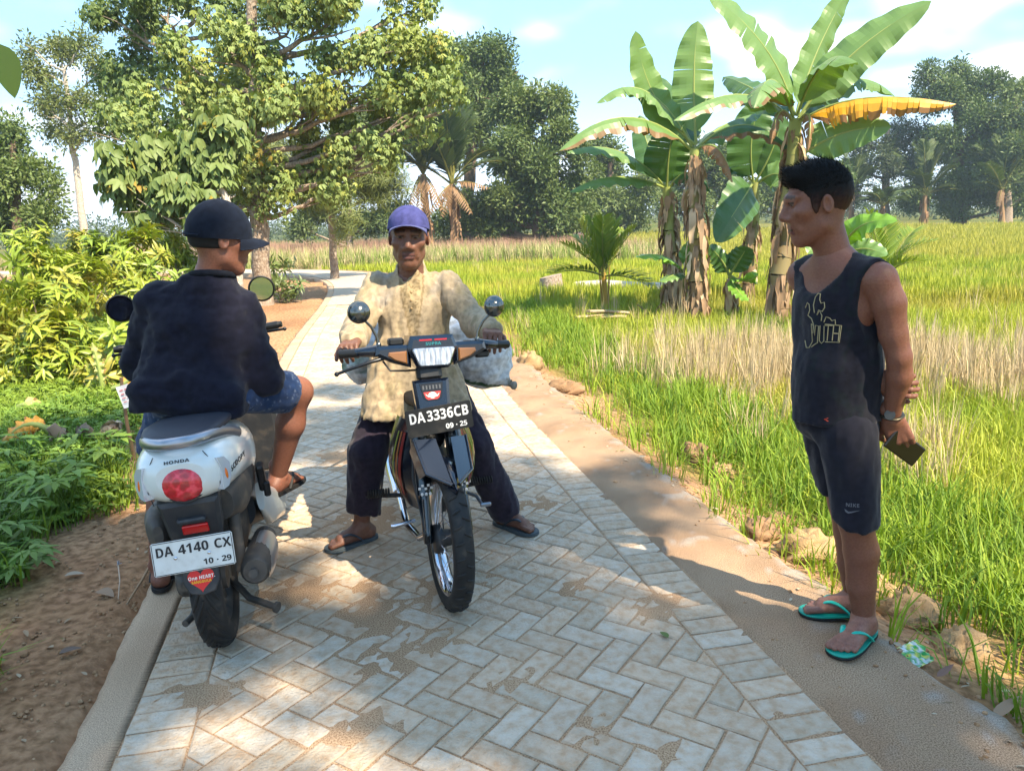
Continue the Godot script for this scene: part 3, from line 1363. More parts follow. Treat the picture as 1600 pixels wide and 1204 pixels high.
func banana(label: String, foot: Vector3, top: Vector3, r0: float, leaves: Array, skirt: int, seed_: int, mats: Dictionary) -> void:
	rng.seed = seed_
	foot.y = ground(foot.x, foot.z) - 0.05
	var o := thing("banana_plant", label, "banana plant", foot, "banana plants in the field")
	var mb := MB.new()
	var t := top - foot
	# stem: overlapping sheaths
	var P := []
	var R := []
	for i in 13:
		var f := i / 12.0
		P.append(t * f + Vector3(bump.get_noise_1d(f * 3.0 + foot.x), 0, bump.get_noise_1d(f * 3.0 + 20 + foot.x)) * 0.10 * sin(f * PI))
		R.append(r0 * lerpf(1.15, 0.62, f) * (1.0 + 0.06 * sin(i * 2.3)))
	for i in 12:
		mb.col = Color(0.26, 0.30, 0.08).lerp(Color(0.20, 0.13, 0.07), clampf(1.25 - i / 9.0 + rng.randf_range(-0.2, 0.2), 0, 1))
		mb.tube([P[i], P[i + 1]], [R[i] * 1.04, R[i + 1] * 0.99], 12)
	part("pseudostem", mb.mesh(), mats.stem, o)
	if skirt > 0:
		mb = MB.new()
		for i in int(skirt * 1.7):
			var f := pow(rng.randf(), 0.85) * 0.93 + 0.05
			var a := rng.randf() * TAU
			var out := Vector3(cos(a), 0, sin(a))
			var k := rng.randf()
			var c := Color(0.52, 0.39, 0.26).lerp(Color(0.27, 0.17, 0.10), k)
			if rng.randf() < 0.15:
				c = Color(0.58, 0.46, 0.31)
			var l := minf(rng.randf_range(0.2, 0.62), t.y * f + 0.05)
			out *= 0.7
			dead_leaf(mb, t * f + out * r0 * lerpf(1.0, 0.65, f), out, l, rng.randf_range(0.03, 0.11), c)
		var s := part("dry_skirt", mb.mesh(), mats.dry, o)
		s.set_meta("label", "shaggy dry brown leaf sheaths hanging round the stem")
		s.set_meta("kind", "stuff")
	for l: Array in leaves:
		mb = MB.new()
		var kind: String = l[8] if l.size() > 8 else "green"
		var g := Color(0.13, 0.23, 0.06)
		var u := Color(0.17, 0.26, 0.085)
		if kind == "dark":
			g = Color(0.055, 0.125, 0.03)
			u = Color(0.08, 0.16, 0.045)
		elif kind == "yellow":
			g = Color(0.72, 0.36, 0.02)
			u = Color(0.62, 0.27, 0.02)
		elif kind == "bright":
			g = Color(0.16, 0.32, 0.03)
			u = Color(0.20, 0.36, 0.05)
		elif kind == "brown":
			g = Color(0.30, 0.17, 0.08)
			u = Color(0.19, 0.11, 0.06)
		banana_leaf(mb, l[0] - foot, l[1] - foot, l[2] - foot, l[3], l[4], l[5], l[6], l[7], g, u)
		var q := part("leaf", mb.mesh(), mats.leaf, o)
		if kind == "yellow":
			q.set_meta("label", "orange yellow dying leaf with torn brown fringe")
		elif kind == "brown":
			q.set_meta("label", "dead brown hanging leaf")

# feathered palm frond
func frond(mb: MB, a: Vector3, b: Vector3, c: Vector3, leaflet: float, n: int, col: Color, tipc: Color, lift := 0.5, broad := 0.028, sag := 0.25) -> void:
	var mp := []
	var mr := []
	for i in 9:
		mp.append(bez(a, b, c, i / 8.0))
		mr.append(lerpf(broad * 0.75, broad * 0.12, i / 8.0))
	mb.col = col.lerp(Color(0.34, 0.30, 0.07), 0.6)
	mb.tube(mp, mr, 5)
	for i in n:
		var f := lerpf(0.18, 1.0, float(i) / (n - 1))
		var p := bez(a, b, c, f)
		var t := (bez(a, b, c, minf(f + 0.03, 1.0)) - bez(a, b, c, f - 0.03)).normalized()
		var s := t.cross(Vector3.UP)
		s = s.normalized() if s.length() > 0.15 else t.cross(Vector3(0.3, 0, 1)).normalized()
		var up := s.cross(t).normalized()
		var l := leaflet * pow(sin(PI * (0.12 + 0.80 * f)), 0.6)
		for sd: float in [-1.0, 1.0]:
			mb.col = col.lerp(tipc, clampf(rng.randf() * 0.6 + f * 0.3, 0, 1))
			var d := (t * 0.75 + s * sd * 0.8 + up * lift * rng.randf_range(0.5, 1.2) + rdir() * 0.08).normalized()
			leaf_into(mb, p, d, up, l * rng.randf_range(0.9, 1.1), broad * 1.3, sag * rng.randf_range(0.6, 1.4), 3)

# ------------------------------------------------------------------ grass
func tuft(seed_: int, n: int, h: float, spread: float, lean: float, wide: float) -> ArrayMesh:
	rng.seed = seed_
	var mb := MB.new()
	for i in n:
		var a := rng.randf() * TAU
		var o := Vector3(cos(a), 0, sin(a))
		var p := o * spread * sqrt(rng.randf())
		var d := (o * rng.randf() + rdir() * 0.4)
		d.y = 0
		var hh := h * rng.randf_range(0.55, 1.15)
		var bend := lean * rng.randf_range(0.2, 1.2)
		var s := d.cross(Vector3.UP)
		s = (s.normalized() if s.length() > 0.01 else Vector3.RIGHT) * wide * rng.randf_range(0.7, 1.3)
		var k := rng.randf_range(0.75, 1.2)
		mb.col = Color(k, k, k)
		var m1 := p + Vector3(0, hh * 0.5, 0) + d * bend * hh * 0.3
		var m2 := p + Vector3(0, hh * (1.0 - bend * 0.25), 0) + d * bend * hh
		var b := mb.vert(p - s * 0.5)
		mb.vert(p + s * 0.5)
		mb.vert(m1 - s * 0.5)
		mb.vert(m1 + s * 0.5)
		mb.vert(m2)
		mb.tri(b, b + 2, b + 3)
		mb.tri(b, b + 3, b + 1)
		mb.tri(b + 2, b + 4, b + 3)
	return mb.mesh()

# low herb with palmate or oval leaves
func herb(seed_: int, n: int, h: float, leaf: float, slim: float) -> ArrayMesh:
	rng.seed = seed_
	var mb := MB.new()
	for i in n:
		var a := i * 2.4 + rng.randf()
		var o := Vector3(cos(a), 0, sin(a))
		var top := o * rng.randf_range(0.2, 1.0) * h * 0.7 + Vector3(0, h * rng.randf_range(0.45, 1.0), 0)
		mb.col = Color(0.8, 0.8, 0.6)
		mb.tube([Vector3.ZERO, top * Vector3(0.4, 0.6, 0.4), top], [0.004, 0.003, 0.002], 3, false)
		var k := rng.randf_range(0.75, 1.2)
		mb.col = Color(k, k, k)
		for j in 4:
			var d := (o.rotated(Vector3.UP, (j - 1.5) * 0.8) + Vector3(0, rng.randf_range(-0.2, 0.35), 0)).normalized()
			leaf_into(mb, top, d, (Vector3.UP + rdir() * 0.3).normalized(), leaf * rng.randf_range(0.7, 1.2), leaf * slim, 0.25)
	return mb.mesh()
const TREES := {
	"rubber": [[Vector3(-4.99, -0, -15.5), Vector3(-4.93, 0.95, -15.5), Vector3(-4.89, 1.82, -15.5), Vector3(-4.83, 3.14, -15.5), Vector3(-4.76, 4.53, -15.5), Vector3(-4.65, 6.3, -15.5), Vector3(-4.57, 7.47, -15.5)], [0.19, 0.17, 0.155, 0.14, 0.11, 0.08, 0.05], [[Vector3(-6.98, 3.43, -16.1), Vector3(0.78, 0.66, 0.78)], [Vector3(-5.77, 3.83, -15.71), Vector3(0.81, 0.69, 0.81)], [Vector3(-5.66, 2.72, -15.28), Vector3(0.81, 0.69, 0.81)], [Vector3(-4.46, 3.13, -14.88), Vector3(0.74, 0.63, 0.74)], [Vector3(-6.86, 2.42, -15.86), Vector3(0.69, 0.58, 0.69)], [Vector3(-3.7, 3.53, -15.5), Vector3(0.8, 0.68, 0.8)], [Vector3(-2.91, 4.14, -15.14), Vector3(0.66, 0.56, 0.66)], [Vector3(-2.95, 3.34, -16.02), Vector3(0.67, 0.57, 0.67)], [Vector3(-4.05, 5.18, -15.69), Vector3(0.72, 0.61, 0.72)], [Vector3(-2.86, 5.39, -15.29), Vector3(0.76, 0.65, 0.76)], [Vector3(-2.03, 4.71, -15.01), Vector3(0.6, 0.51, 0.6)], [Vector3(-1.54, 4.41, -15.79), Vector3(0.55, 0.47, 0.55)], [Vector3(-2.03, 3.67, -15.5), Vector3(0.54, 0.46, 0.54)], [Vector3(-1.22, 3.63, -15.32), Vector3(0.33, 0.28, 0.33)], [Vector3(-4.03, 2.5, -16.02), Vector3(0.67, 0.57, 0.67)], [Vector3(-5.64, 1.83, -15.66), Vector3(0.63, 0.53, 0.63)], [Vector3(-4.58, 1.99, -15.36), Vector3(0.51, 0.43, 0.51)], [Vector3(-5.11, 4.76, -14.98), Vector3(0.62, 0.53, 0.62)], [Vector3(-4.84, 5.98, -15.91), Vector3(0.79, 0.68, 0.79)], [Vector3(-2.89, 2.62, -15.5), Vector3(0.46, 0.39, 0.46)], [Vector3(-5.85, 4.4, -15.29), Vector3(0.38, 0.32, 0.38)], [Vector3(-1.81, 5.47, -15.91), Vector3(0.53, 0.45, 0.53)], [Vector3(-3.45, 2.16, -15.62), Vector3(0.47, 0.4, 0.47)], [Vector3(-2.43, 2.73, -15.37), Vector3(0.49, 0.41, 0.49)], [Vector3(-2.26, 3.84, -15.09), Vector3(0.5, 0.43, 0.5)], [Vector3(-1.77, 3.28, -15.73), Vector3(0.45, 0.38, 0.45)], [Vector3(-4.26, 4.06, -15.5), Vector3(0.57, 0.48, 0.57)], [Vector3(-5.05, 2.41, -15.22), Vector3(0.51, 0.43, 0.51)]]],
	"dark_left": [[Vector3(-8.18, 0.35, -20), Vector3(-8.04, 1.95, -20), Vector3(-7.95, 3.96, -20), Vector3(-7.81, 6.03, -20)], [0.16, 0.14, 0.12, 0.09], [[Vector3(-9.23, 6.07, -20.73), Vector3(0.95, 0.81, 0.95)], [Vector3(-9.33, 5.22, -20.21), Vector3(0.81, 0.69, 0.81)], [Vector3(-8.19, 6.56, -19.77), Vector3(0.86, 0.73, 0.86)], [Vector3(-6.98, 6.43, -19.36), Vector3(0.77, 0.66, 0.77)], [Vector3(-9.85, 4.81, -20.36), Vector3(0.68, 0.58, 0.68)], [Vector3(-6.9, 4.99, -20), Vector3(0.75, 0.64, 0.75)], [Vector3(-9.23, 6.42, -19.68), Vector3(0.59, 0.5, 0.59)], [Vector3(-6.15, 6.56, -20.53), Vector3(0.68, 0.58, 0.68)], [Vector3(-9.26, 4.31, -20.18), Vector3(0.67, 0.57, 0.67)], [Vector3(-9.93, 3.98, -19.84), Vector3(0.58, 0.49, 0.58)], [Vector3(-6.21, 5.46, -19.47), Vector3(0.65, 0.55, 0.65)]]],
	"near_sapling": [[Vector3(-4.49, -0.19, -12.6), Vector3(-4.38, 1.05, -12.6), Vector3(-4.43, 1.76, -12.6), Vector3(-4.67, 2.46, -12.6)], [0.085, 0.08, 0.06, 0.04], [[Vector3(-5.79, 2.45, -12.95), Vector3(0.45, 0.38, 0.45)], [Vector3(-5.16, 2.08, -12.72), Vector3(0.47, 0.4, 0.47)], [Vector3(-5.85, 1.89, -12.5), Vector3(0.37, 0.32, 0.37)], [Vector3(-4.9, 1.62, -12.31), Vector3(0.35, 0.3, 0.35)], [Vector3(-4.73, 2.67, -12.82), Vector3(0.43, 0.36, 0.43)], [Vector3(-5.57, 1.64, -12.6), Vector3(0.36, 0.3, 0.36)], [Vector3(-6.04, 2.18, -12.44), Vector3(0.29, 0.25, 0.29)], [Vector3(-4.65, 2.07, -12.85), Vector3(0.32, 0.27, 0.32)]]],
	"feathery": [[Vector3(-5.2, 0.65, -23), Vector3(-5.15, 1.94, -23), Vector3(-5.21, 3.2, -23)], [0.12, 0.1, 0.06], [[Vector3(-6.48, 3.36, -23.61), Vector3(0.79, 0.67, 0.79)], [Vector3(-5.32, 3.67, -23.21), Vector3(0.81, 0.69, 0.81)], [Vector3(-4.27, 2.9, -22.8), Vector3(0.76, 0.64, 0.76)], [Vector3(-4.62, 2.01, -22.45), Vector3(0.67, 0.57, 0.67)], [Vector3(-3.83, 2.47, -23.31), Vector3(0.58, 0.49, 0.58)], [Vector3(-5.92, 2.32, -23), Vector3(0.65, 0.55, 0.65)], [Vector3(-4.98, 2.73, -22.63), Vector3(0.68, 0.58, 0.68)]]],
	"pale_trunk": [[Vector3(-17.34, 0.8, -32), Vector3(-17.26, 3.09, -32), Vector3(-17.3, 5.06, -32), Vector3(-17.23, 7.7, -32)], [0.17, 0.14, 0.11, 0.07], [[Vector3(-17.44, 8.64, -32.6), Vector3(0.76, 0.65, 0.76)], [Vector3(-18.33, 7.87, -32.2), Vector3(0.75, 0.64, 0.75)], [Vector3(-15.9, 7.51, -31.79), Vector3(0.79, 0.67, 0.79)], [Vector3(-16.75, 6.63, -31.32), Vector3(0.83, 0.71, 0.83)], [Vector3(-18.38, 6.47, -32.37), Vector3(0.7, 0.6, 0.7)], [Vector3(-15.81, 6.12, -32), Vector3(0.75, 0.63, 0.75)], [Vector3(-16.64, 5.14, -31.66), Vector3(0.63, 0.54, 0.63)], [Vector3(-18.12, 5.5, -32.47), Vector3(0.59, 0.51, 0.59)], [Vector3(-16.39, 8.88, -32.13), Vector3(0.48, 0.41, 0.48)], [Vector3(-18.42, 8.52, -31.89), Vector3(0.42, 0.36, 0.42)]]],
	"left_dark": [[Vector3(-15.24, 0.82, -24), Vector3(-14.85, 2.72, -24), Vector3(-14.72, 4.2, -24)], [0.16, 0.14, 0.08], [[Vector3(-15.06, 4.35, -24.51), Vector3(0.65, 0.55, 0.65)], [Vector3(-14.34, 3.43, -24.18), Vector3(0.68, 0.58, 0.68)], [Vector3(-15.03, 2.81, -23.79), Vector3(0.79, 0.67, 0.79)], [Vector3(-13.93, 2.22, -23.52), Vector3(0.59, 0.5, 0.59)], [Vector3(-15.28, 1.88, -24.38), Vector3(0.73, 0.62, 0.73)], [Vector3(-13.81, 2.85, -24), Vector3(0.4, 0.34, 0.4)], [Vector3(-15.67, 3.63, -23.57), Vector3(0.78, 0.67, 0.78)], [Vector3(-16.48, 2.2, -24.72), Vector3(0.93, 0.79, 0.93)]]],
	"back_small": [[Vector3(-9, 0.67, -44), Vector3(-8.83, 3.39, -44), Vector3(-8.78, 6.78, -44)], [0.2, 0.16, 0.1], [[Vector3(-10.75, 2.23, -45), Vector3(1.27, 1.08, 1.27)], [Vector3(-8.45, 1.82, -44.29), Vector3(1.11, 0.94, 1.11)], [Vector3(-11.57, 1.64, -43.78), Vector3(0.8, 0.68, 0.8)], [Vector3(-6.84, 1.78, -43.24), Vector3(0.94, 0.79, 0.94)], [Vector3(-8.83, 5.5, -44.66), Vector3(1.26, 1.07, 1.26)], [Vector3(-7.13, 5.07, -44), Vector3(1.17, 1, 1.17)], [Vector3(-7.94, 7.01, -43.34), Vector3(1.23, 1.04, 1.23)], [Vector3(-6.49, 6.5, -44.88), Vector3(1.12, 0.95, 1.12)], [Vector3(-6.25, 2.3, -44.25), Vector3(0.96, 0.81, 0.96)], [Vector3(-10.36, 3.41, -43.76), Vector3(0.91, 0.77, 0.91)]]],
	"great_a": [[Vector3(-2.85, 0.62, -52), Vector3(-2.59, 3.58, -52), Vector3(-2.21, 7.58, -52), Vector3(-1.95, 10.69, -52)], [0.5, 0.42, 0.34, 0.2], [[Vector3(-3.09, 12.12, -53.31), Vector3(1.69, 1.43, 1.69)], [Vector3(-0.99, 11.96, -52.35), Vector3(1.31, 1.11, 1.31)], [Vector3(-1.97, 9.44, -51.42), Vector3(2.14, 1.82, 2.14)], [Vector3(-3.99, 9.74, -50.62), Vector3(1.68, 1.43, 1.68)], [Vector3(0.21, 10.58, -52.74), Vector3(1.4, 1.19, 1.4)], [Vector3(-3.58, 7.41, -52), Vector3(1.56, 1.32, 1.56)], [Vector3(-4.37, 11.96, -51.4), Vector3(1.11, 0.95, 1.11)], [Vector3(-2.21, 7.13, -53.38), Vector3(1.78, 1.51, 1.78)]]],
	"great_b": [[Vector3(1.8, 0.83, -47), Vector3(1.99, 3.29, -47), Vector3(2.17, 5.84, -47)], [0.45, 0.4, 0.25], [[Vector3(0.33, 7.65, -48.31), Vector3(1.69, 1.43, 1.69)], [Vector3(2.21, 8.21, -47.4), Vector3(1.5, 1.27, 1.5)], [Vector3(1.4, 5.62, -46.48), Vector3(1.93, 1.64, 1.93)], [Vector3(3.4, 5.89, -45.94), Vector3(1.3, 1.1, 1.3)], [Vector3(-0.1, 5.04, -47.83), Vector3(1.59, 1.35, 1.59)], [Vector3(2.6, 3.46, -47), Vector3(1.64, 1.4, 1.64)], [Vector3(0.68, 3.1, -46.17), Vector3(1.54, 1.31, 1.54)], [Vector3(4.31, 3.84, -47.94), Vector3(1.2, 1.02, 1.2)], [Vector3(-0.84, 2.8, -47.35), Vector3(1.34, 1.14, 1.34)], [Vector3(-2.23, 2.63, -46.69), Vector3(1.17, 0.99, 1.17)], [Vector3(2.83, 1.78, -46.12), Vector3(1.07, 0.91, 1.07)], [Vector3(0.79, 1.65, -47.54), Vector3(1.03, 0.87, 1.03)], [Vector3(-1.32, 1.69, -47), Vector3(0.94, 0.8, 0.94)], [Vector3(4.18, 1.94, -46.54), Vector3(0.85, 0.72, 0.85)], [Vector3(5.23, 1.55, -47.5), Vector3(0.63, 0.54, 0.63)], [Vector3(-3.63, 1.73, -47.21), Vector3(0.79, 0.67, 0.79)]]],
	"right_tall": [[Vector3(44.81, 1.43, -78), Vector3(44.1, 7.3, -78), Vector3(43.39, 12.64, -78)], [0.6, 0.45, 0.3], [[Vector3(44.6, 14.4, -79.87), Vector3(2.39, 2.03, 2.39)], [Vector3(41.95, 12.86, -78.45), Vector3(1.7, 1.44, 1.7)], [Vector3(45.84, 13.11, -77.55), Vector3(1.68, 1.43, 1.68)], [Vector3(43.2, 11.13, -76.34), Vector3(2.03, 1.73, 2.03)], [Vector3(40.69, 14.64, -78.48), Vector3(0.91, 0.78, 0.91)], [Vector3(46.14, 9.95, -78), Vector3(1.3, 1.1, 1.3)], [Vector3(41.21, 8.16, -76.96), Vector3(1.92, 1.63, 1.92)], [Vector3(46.13, 7.4, -79.66), Vector3(2.12, 1.8, 2.12)]]],
	"right_edge": [[Vector3(46.86, 1.34, -74), Vector3(46.65, 7.47, -74), Vector3(46.61, 11.96, -74)], [0.5, 0.4, 0.25], [[Vector3(47.53, 12.11, -75.08), Vector3(1.37, 1.17, 1.37)], [Vector3(46.09, 10.47, -74.39), Vector3(1.49, 1.26, 1.49)], [Vector3(47.59, 9.09, -73.47), Vector3(1.96, 1.66, 1.96)], [Vector3(45.81, 7.65, -72.72), Vector3(1.57, 1.34, 1.57)], [Vector3(45.28, 7.47, -74.85), Vector3(1.62, 1.38, 1.62)], [Vector3(49.21, 10.8, -74), Vector3(1.85, 1.57, 1.85)], [Vector3(45.23, 5.17, -73.21), Vector3(1.46, 1.24, 1.46)], [Vector3(49.6, 5.81, -75.48), Vector3(1.88, 1.6, 1.88)]]],
	"right_mid": [[Vector3(38.46, 1.45, -80), Vector3(38.07, 6.36, -80), Vector3(37.97, 10.04, -80)], [0.4, 0.35, 0.2], [[Vector3(36.34, 8.86, -81.28), Vector3(1.62, 1.38, 1.62)], [Vector3(38.39, 9.36, -80.5), Vector3(1.88, 1.59, 1.88)], [Vector3(40.53, 8.85, -79.57), Vector3(1.59, 1.35, 1.59)], [Vector3(36.95, 6.53, -78.62), Vector3(1.7, 1.45, 1.7)], [Vector3(35.7, 6.15, -80.85), Vector3(1.61, 1.37, 1.61)], [Vector3(34.7, 3.93, -80), Vector3(1.46, 1.24, 1.46)], [Vector3(39.89, 6.38, -79.15), Vector3(1.58, 1.34, 1.58)]]],
	"right_low": [[Vector3(43.98, 1.3, -76), Vector3(43.75, 3.59, -76)], [0.4, 0.3], [[Vector3(40.43, 3.71, -77.31), Vector3(1.67, 1.42, 1.67)], [Vector3(42.4, 4.35, -76.47), Vector3(1.78, 1.51, 1.78)], [Vector3(44.95, 4.14, -75.53), Vector3(1.76, 1.5, 1.76)], [Vector3(46.49, 3.19, -74.89), Vector3(1.37, 1.17, 1.37)], [Vector3(50.21, 2.88, -76.81), Vector3(1.53, 1.3, 1.53)], [Vector3(43.24, 2.52, -76), Vector3(1.26, 1.07, 1.26)]]],
	"mid_a": [[Vector3(8.35, 1.3, -66), Vector3(8.44, 3.91, -66), Vector3(8.59, 6.47, -66)], [0.4, 0.35, 0.2], [[Vector3(8.75, 5.94, -67.23), Vector3(1.57, 1.33, 1.57)], [Vector3(6.77, 3.96, -66.38), Vector3(1.44, 1.22, 1.44)], [Vector3(11.19, 4.09, -65.56), Vector3(1.64, 1.39, 1.64)], [Vector3(8.71, 3.35, -64.77), Vector3(1.51, 1.28, 1.51)], [Vector3(6.52, 2.13, -66.53), Vector3(1, 0.85, 1)], [Vector3(10.49, 2.05, -66), Vector3(1.1, 0.93, 1.1)], [Vector3(7.99, 7.45, -65.47), Vector3(0.98, 0.83, 0.98)]]],
	"mid_b": [[Vector3(15.98, 1.26, -70), Vector3(15.96, 4.46, -70)], [0.4, 0.3], [[Vector3(15.32, 4.82, -71.3), Vector3(1.66, 1.41, 1.66)], [Vector3(17.99, 4.44, -70.44), Vector3(1.64, 1.39, 1.64)], [Vector3(19.11, 6.55, -69.63), Vector3(1.39, 1.18, 1.39)], [Vector3(16.27, 2.78, -68.97), Vector3(1.26, 1.07, 1.26)], [Vector3(20.41, 3.58, -70.81), Vector3(1.53, 1.3, 1.53)], [Vector3(13.96, 2.85, -70), Vector3(1.16, 0.99, 1.16)], [Vector3(17.08, 7.1, -69.38), Vector3(1.15, 0.98, 1.15)]]],
	"mid_c": [[Vector3(24.95, 1.25, -72), Vector3(24.91, 4.38, -72)], [0.4, 0.3], [[Vector3(24.05, 3.99, -73.25), Vector3(1.58, 1.35, 1.58)], [Vector3(27.01, 4.07, -72.45), Vector3(1.69, 1.43, 1.69)], [Vector3(29.24, 4.83, -71.58), Vector3(1.55, 1.32, 1.55)], [Vector3(28.19, 3.14, -70.85), Vector3(1.41, 1.2, 1.41)], [Vector3(22.17, 2.75, -72.7), Vector3(1.33, 1.13, 1.33)], [Vector3(25.85, 6.32, -72), Vector3(1.32, 1.12, 1.32)]]],
}
const SHRUBS := {
	"a": [Vector3(-5.06, -0.36, -8), [[Vector3(-5.23, 0.4, -8.25), Vector3(0.36, 0.3, 0.32)], [Vector3(-4.68, 0.27, -8.07), Vector3(0.31, 0.26, 0.28)], [Vector3(-5.24, -0.01, -7.93), Vector3(0.3, 0.26, 0.27)], [Vector3(-4.79, 0.02, -7.81), Vector3(0.26, 0.22, 0.23)]]],
	"b": [Vector3(-5.89, -0.07, -9.6), [[Vector3(-5.96, 0.96, -9.87), Vector3(0.38, 0.32, 0.34)], [Vector3(-5.35, 0.78, -9.69), Vector3(0.37, 0.32, 0.33)], [Vector3(-6.21, 0.79, -9.52), Vector3(0.33, 0.28, 0.3)], [Vector3(-5.65, 0.56, -9.35), Vector3(0.34, 0.29, 0.31)]]],
	"c": [Vector3(-5.48, -0.13, -11), [[Vector3(-5.8, 0.91, -11.26), Vector3(0.37, 0.32, 0.34)], [Vector3(-5.22, 1.09, -11.09), Vector3(0.37, 0.31, 0.33)], [Vector3(-4.91, 0.76, -10.92), Vector3(0.33, 0.28, 0.29)], [Vector3(-5.39, 0.47, -10.72), Vector3(0.37, 0.32, 0.34)], [Vector3(-5.22, 0.29, -11.15), Vector3(0.32, 0.27, 0.28)]]],
	"d": [Vector3(-7.64, 0.09, -12.6), [[Vector3(-7.11, 1.12, -12.86), Vector3(0.36, 0.31, 0.33)], [Vector3(-7.61, 1.17, -12.69), Vector3(0.36, 0.31, 0.32)], [Vector3(-7.96, 1.15, -12.51), Vector3(0.35, 0.3, 0.32)], [Vector3(-7.15, 0.92, -12.36), Vector3(0.33, 0.28, 0.3)], [Vector3(-8.77, 1.03, -12.8), Vector3(0.43, 0.36, 0.38)]]],
	"e": [Vector3(-3.81, -0.22, -7.3), [[Vector3(-3.87, 0.23, -7.45), Vector3(0.21, 0.18, 0.19)], [Vector3(-3.64, 0.04, -7.34), Vector3(0.16, 0.13, 0.14)], [Vector3(-4, 0.05, -7.26), Vector3(0.18, 0.15, 0.16)]]],
	"f": [Vector3(-5.48, -0.03, -13.2), [[Vector3(-5.49, 0.77, -13.45), Vector3(0.36, 0.3, 0.32)], [Vector3(-5.73, 1.11, -13.27), Vector3(0.31, 0.26, 0.28)], [Vector3(-5.05, 0.62, -13.12), Vector3(0.33, 0.28, 0.29)], [Vector3(-5.5, 0.41, -12.96), Vector3(0.32, 0.28, 0.29)]]],
	"g": [Vector3(-4.7, -0.13, -15.8), [[Vector3(-4.64, 0.21, -15.99), Vector3(0.27, 0.23, 0.24)], [Vector3(-4.76, 0.55, -15.86), Vector3(0.24, 0.2, 0.21)], [Vector3(-4.38, 0.05, -15.76), Vector3(0.16, 0.13, 0.14)]]],
}
const PALMS := {
	"p1": [Vector3(-4.32, 1.01, -43), Vector3(-4.56, 4.2, -43), 0.28, [Vector3(-6.7, 7.68, -44.8), Vector3(-5.19, 7.81, -43.6), Vector3(-3.39, 7.19, -42.4), Vector3(-5.6, 5.38, -41.2), Vector3(-2.99, 6.25, -44.8), Vector3(-4.67, 7.96, -43.6)], [Vector3(-5.24, 2.58, -42), Vector3(-3.55, 2.38, -42), Vector3(-4.75, 2.07, -42)]],
	"p2": [Vector3(-2.92, 0.78, -43), Vector3(-3.03, 3.64, -43), 0.3, [Vector3(-3.24, 7.17, -44.8), Vector3(-2.05, 6.93, -43.6), Vector3(-1.03, 5.31, -42.4), Vector3(-4.04, 6.36, -41.2), Vector3(-0.38, 4.92, -44.8), Vector3(-2.44, 7.59, -43.6)], [Vector3(-3.56, 2.05, -42), Vector3(-2.02, 2.18, -42), Vector3(-1.13, 3.42, -42), Vector3(-4.17, 2.22, -42)]],
	"p3": [Vector3(38.66, 1.44, -73), Vector3(38.56, 3.29, -73), 0.35, [Vector3(36.41, 7.18, -74.8), Vector3(37.53, 7.73, -73.6), Vector3(39.26, 7.36, -72.4), Vector3(40.01, 5.81, -71.2), Vector3(37.04, 5.31, -74.8), Vector3(38.68, 8.05, -73.6), Vector3(40.45, 4.08, -72.4), Vector3(35.62, 3.56, -71.2)], []],
	"p4": [Vector3(45.36, 1.35, -72), Vector3(44.99, 3.63, -72), 0.3, [Vector3(43.56, 7.52, -73.8), Vector3(44.51, 8.22, -72.6), Vector3(46.14, 7.35, -71.4), Vector3(42.15, 5.86, -70.2), Vector3(48.2, 5.71, -73.8), Vector3(45.64, 8.47, -72.6), Vector3(42.18, 4.28, -71.4)], [Vector3(44.16, 2.26, -71)]],
	"p5": [Vector3(33.42, 1.46, -70), Vector3(33.35, 2.35, -70), 0.2, [Vector3(32.48, 2.97, -71.8), Vector3(34.79, 3, -70.6), Vector3(32.91, 3.66, -69.4), Vector3(31.36, 3.42, -68.2), Vector3(34.93, 3.6, -71.8)], []],
	"p6": [Vector3(34, 1.52, -78), Vector3(33.84, 3.87, -78), 0.3, [Vector3(32.48, 7.08, -79.8), Vector3(33.21, 7.57, -78.6), Vector3(34.27, 7.15, -77.4), Vector3(34.86, 6.04, -76.2), Vector3(32.9, 5.52, -79.8), Vector3(35.96, 4.46, -78.6)], []],
}
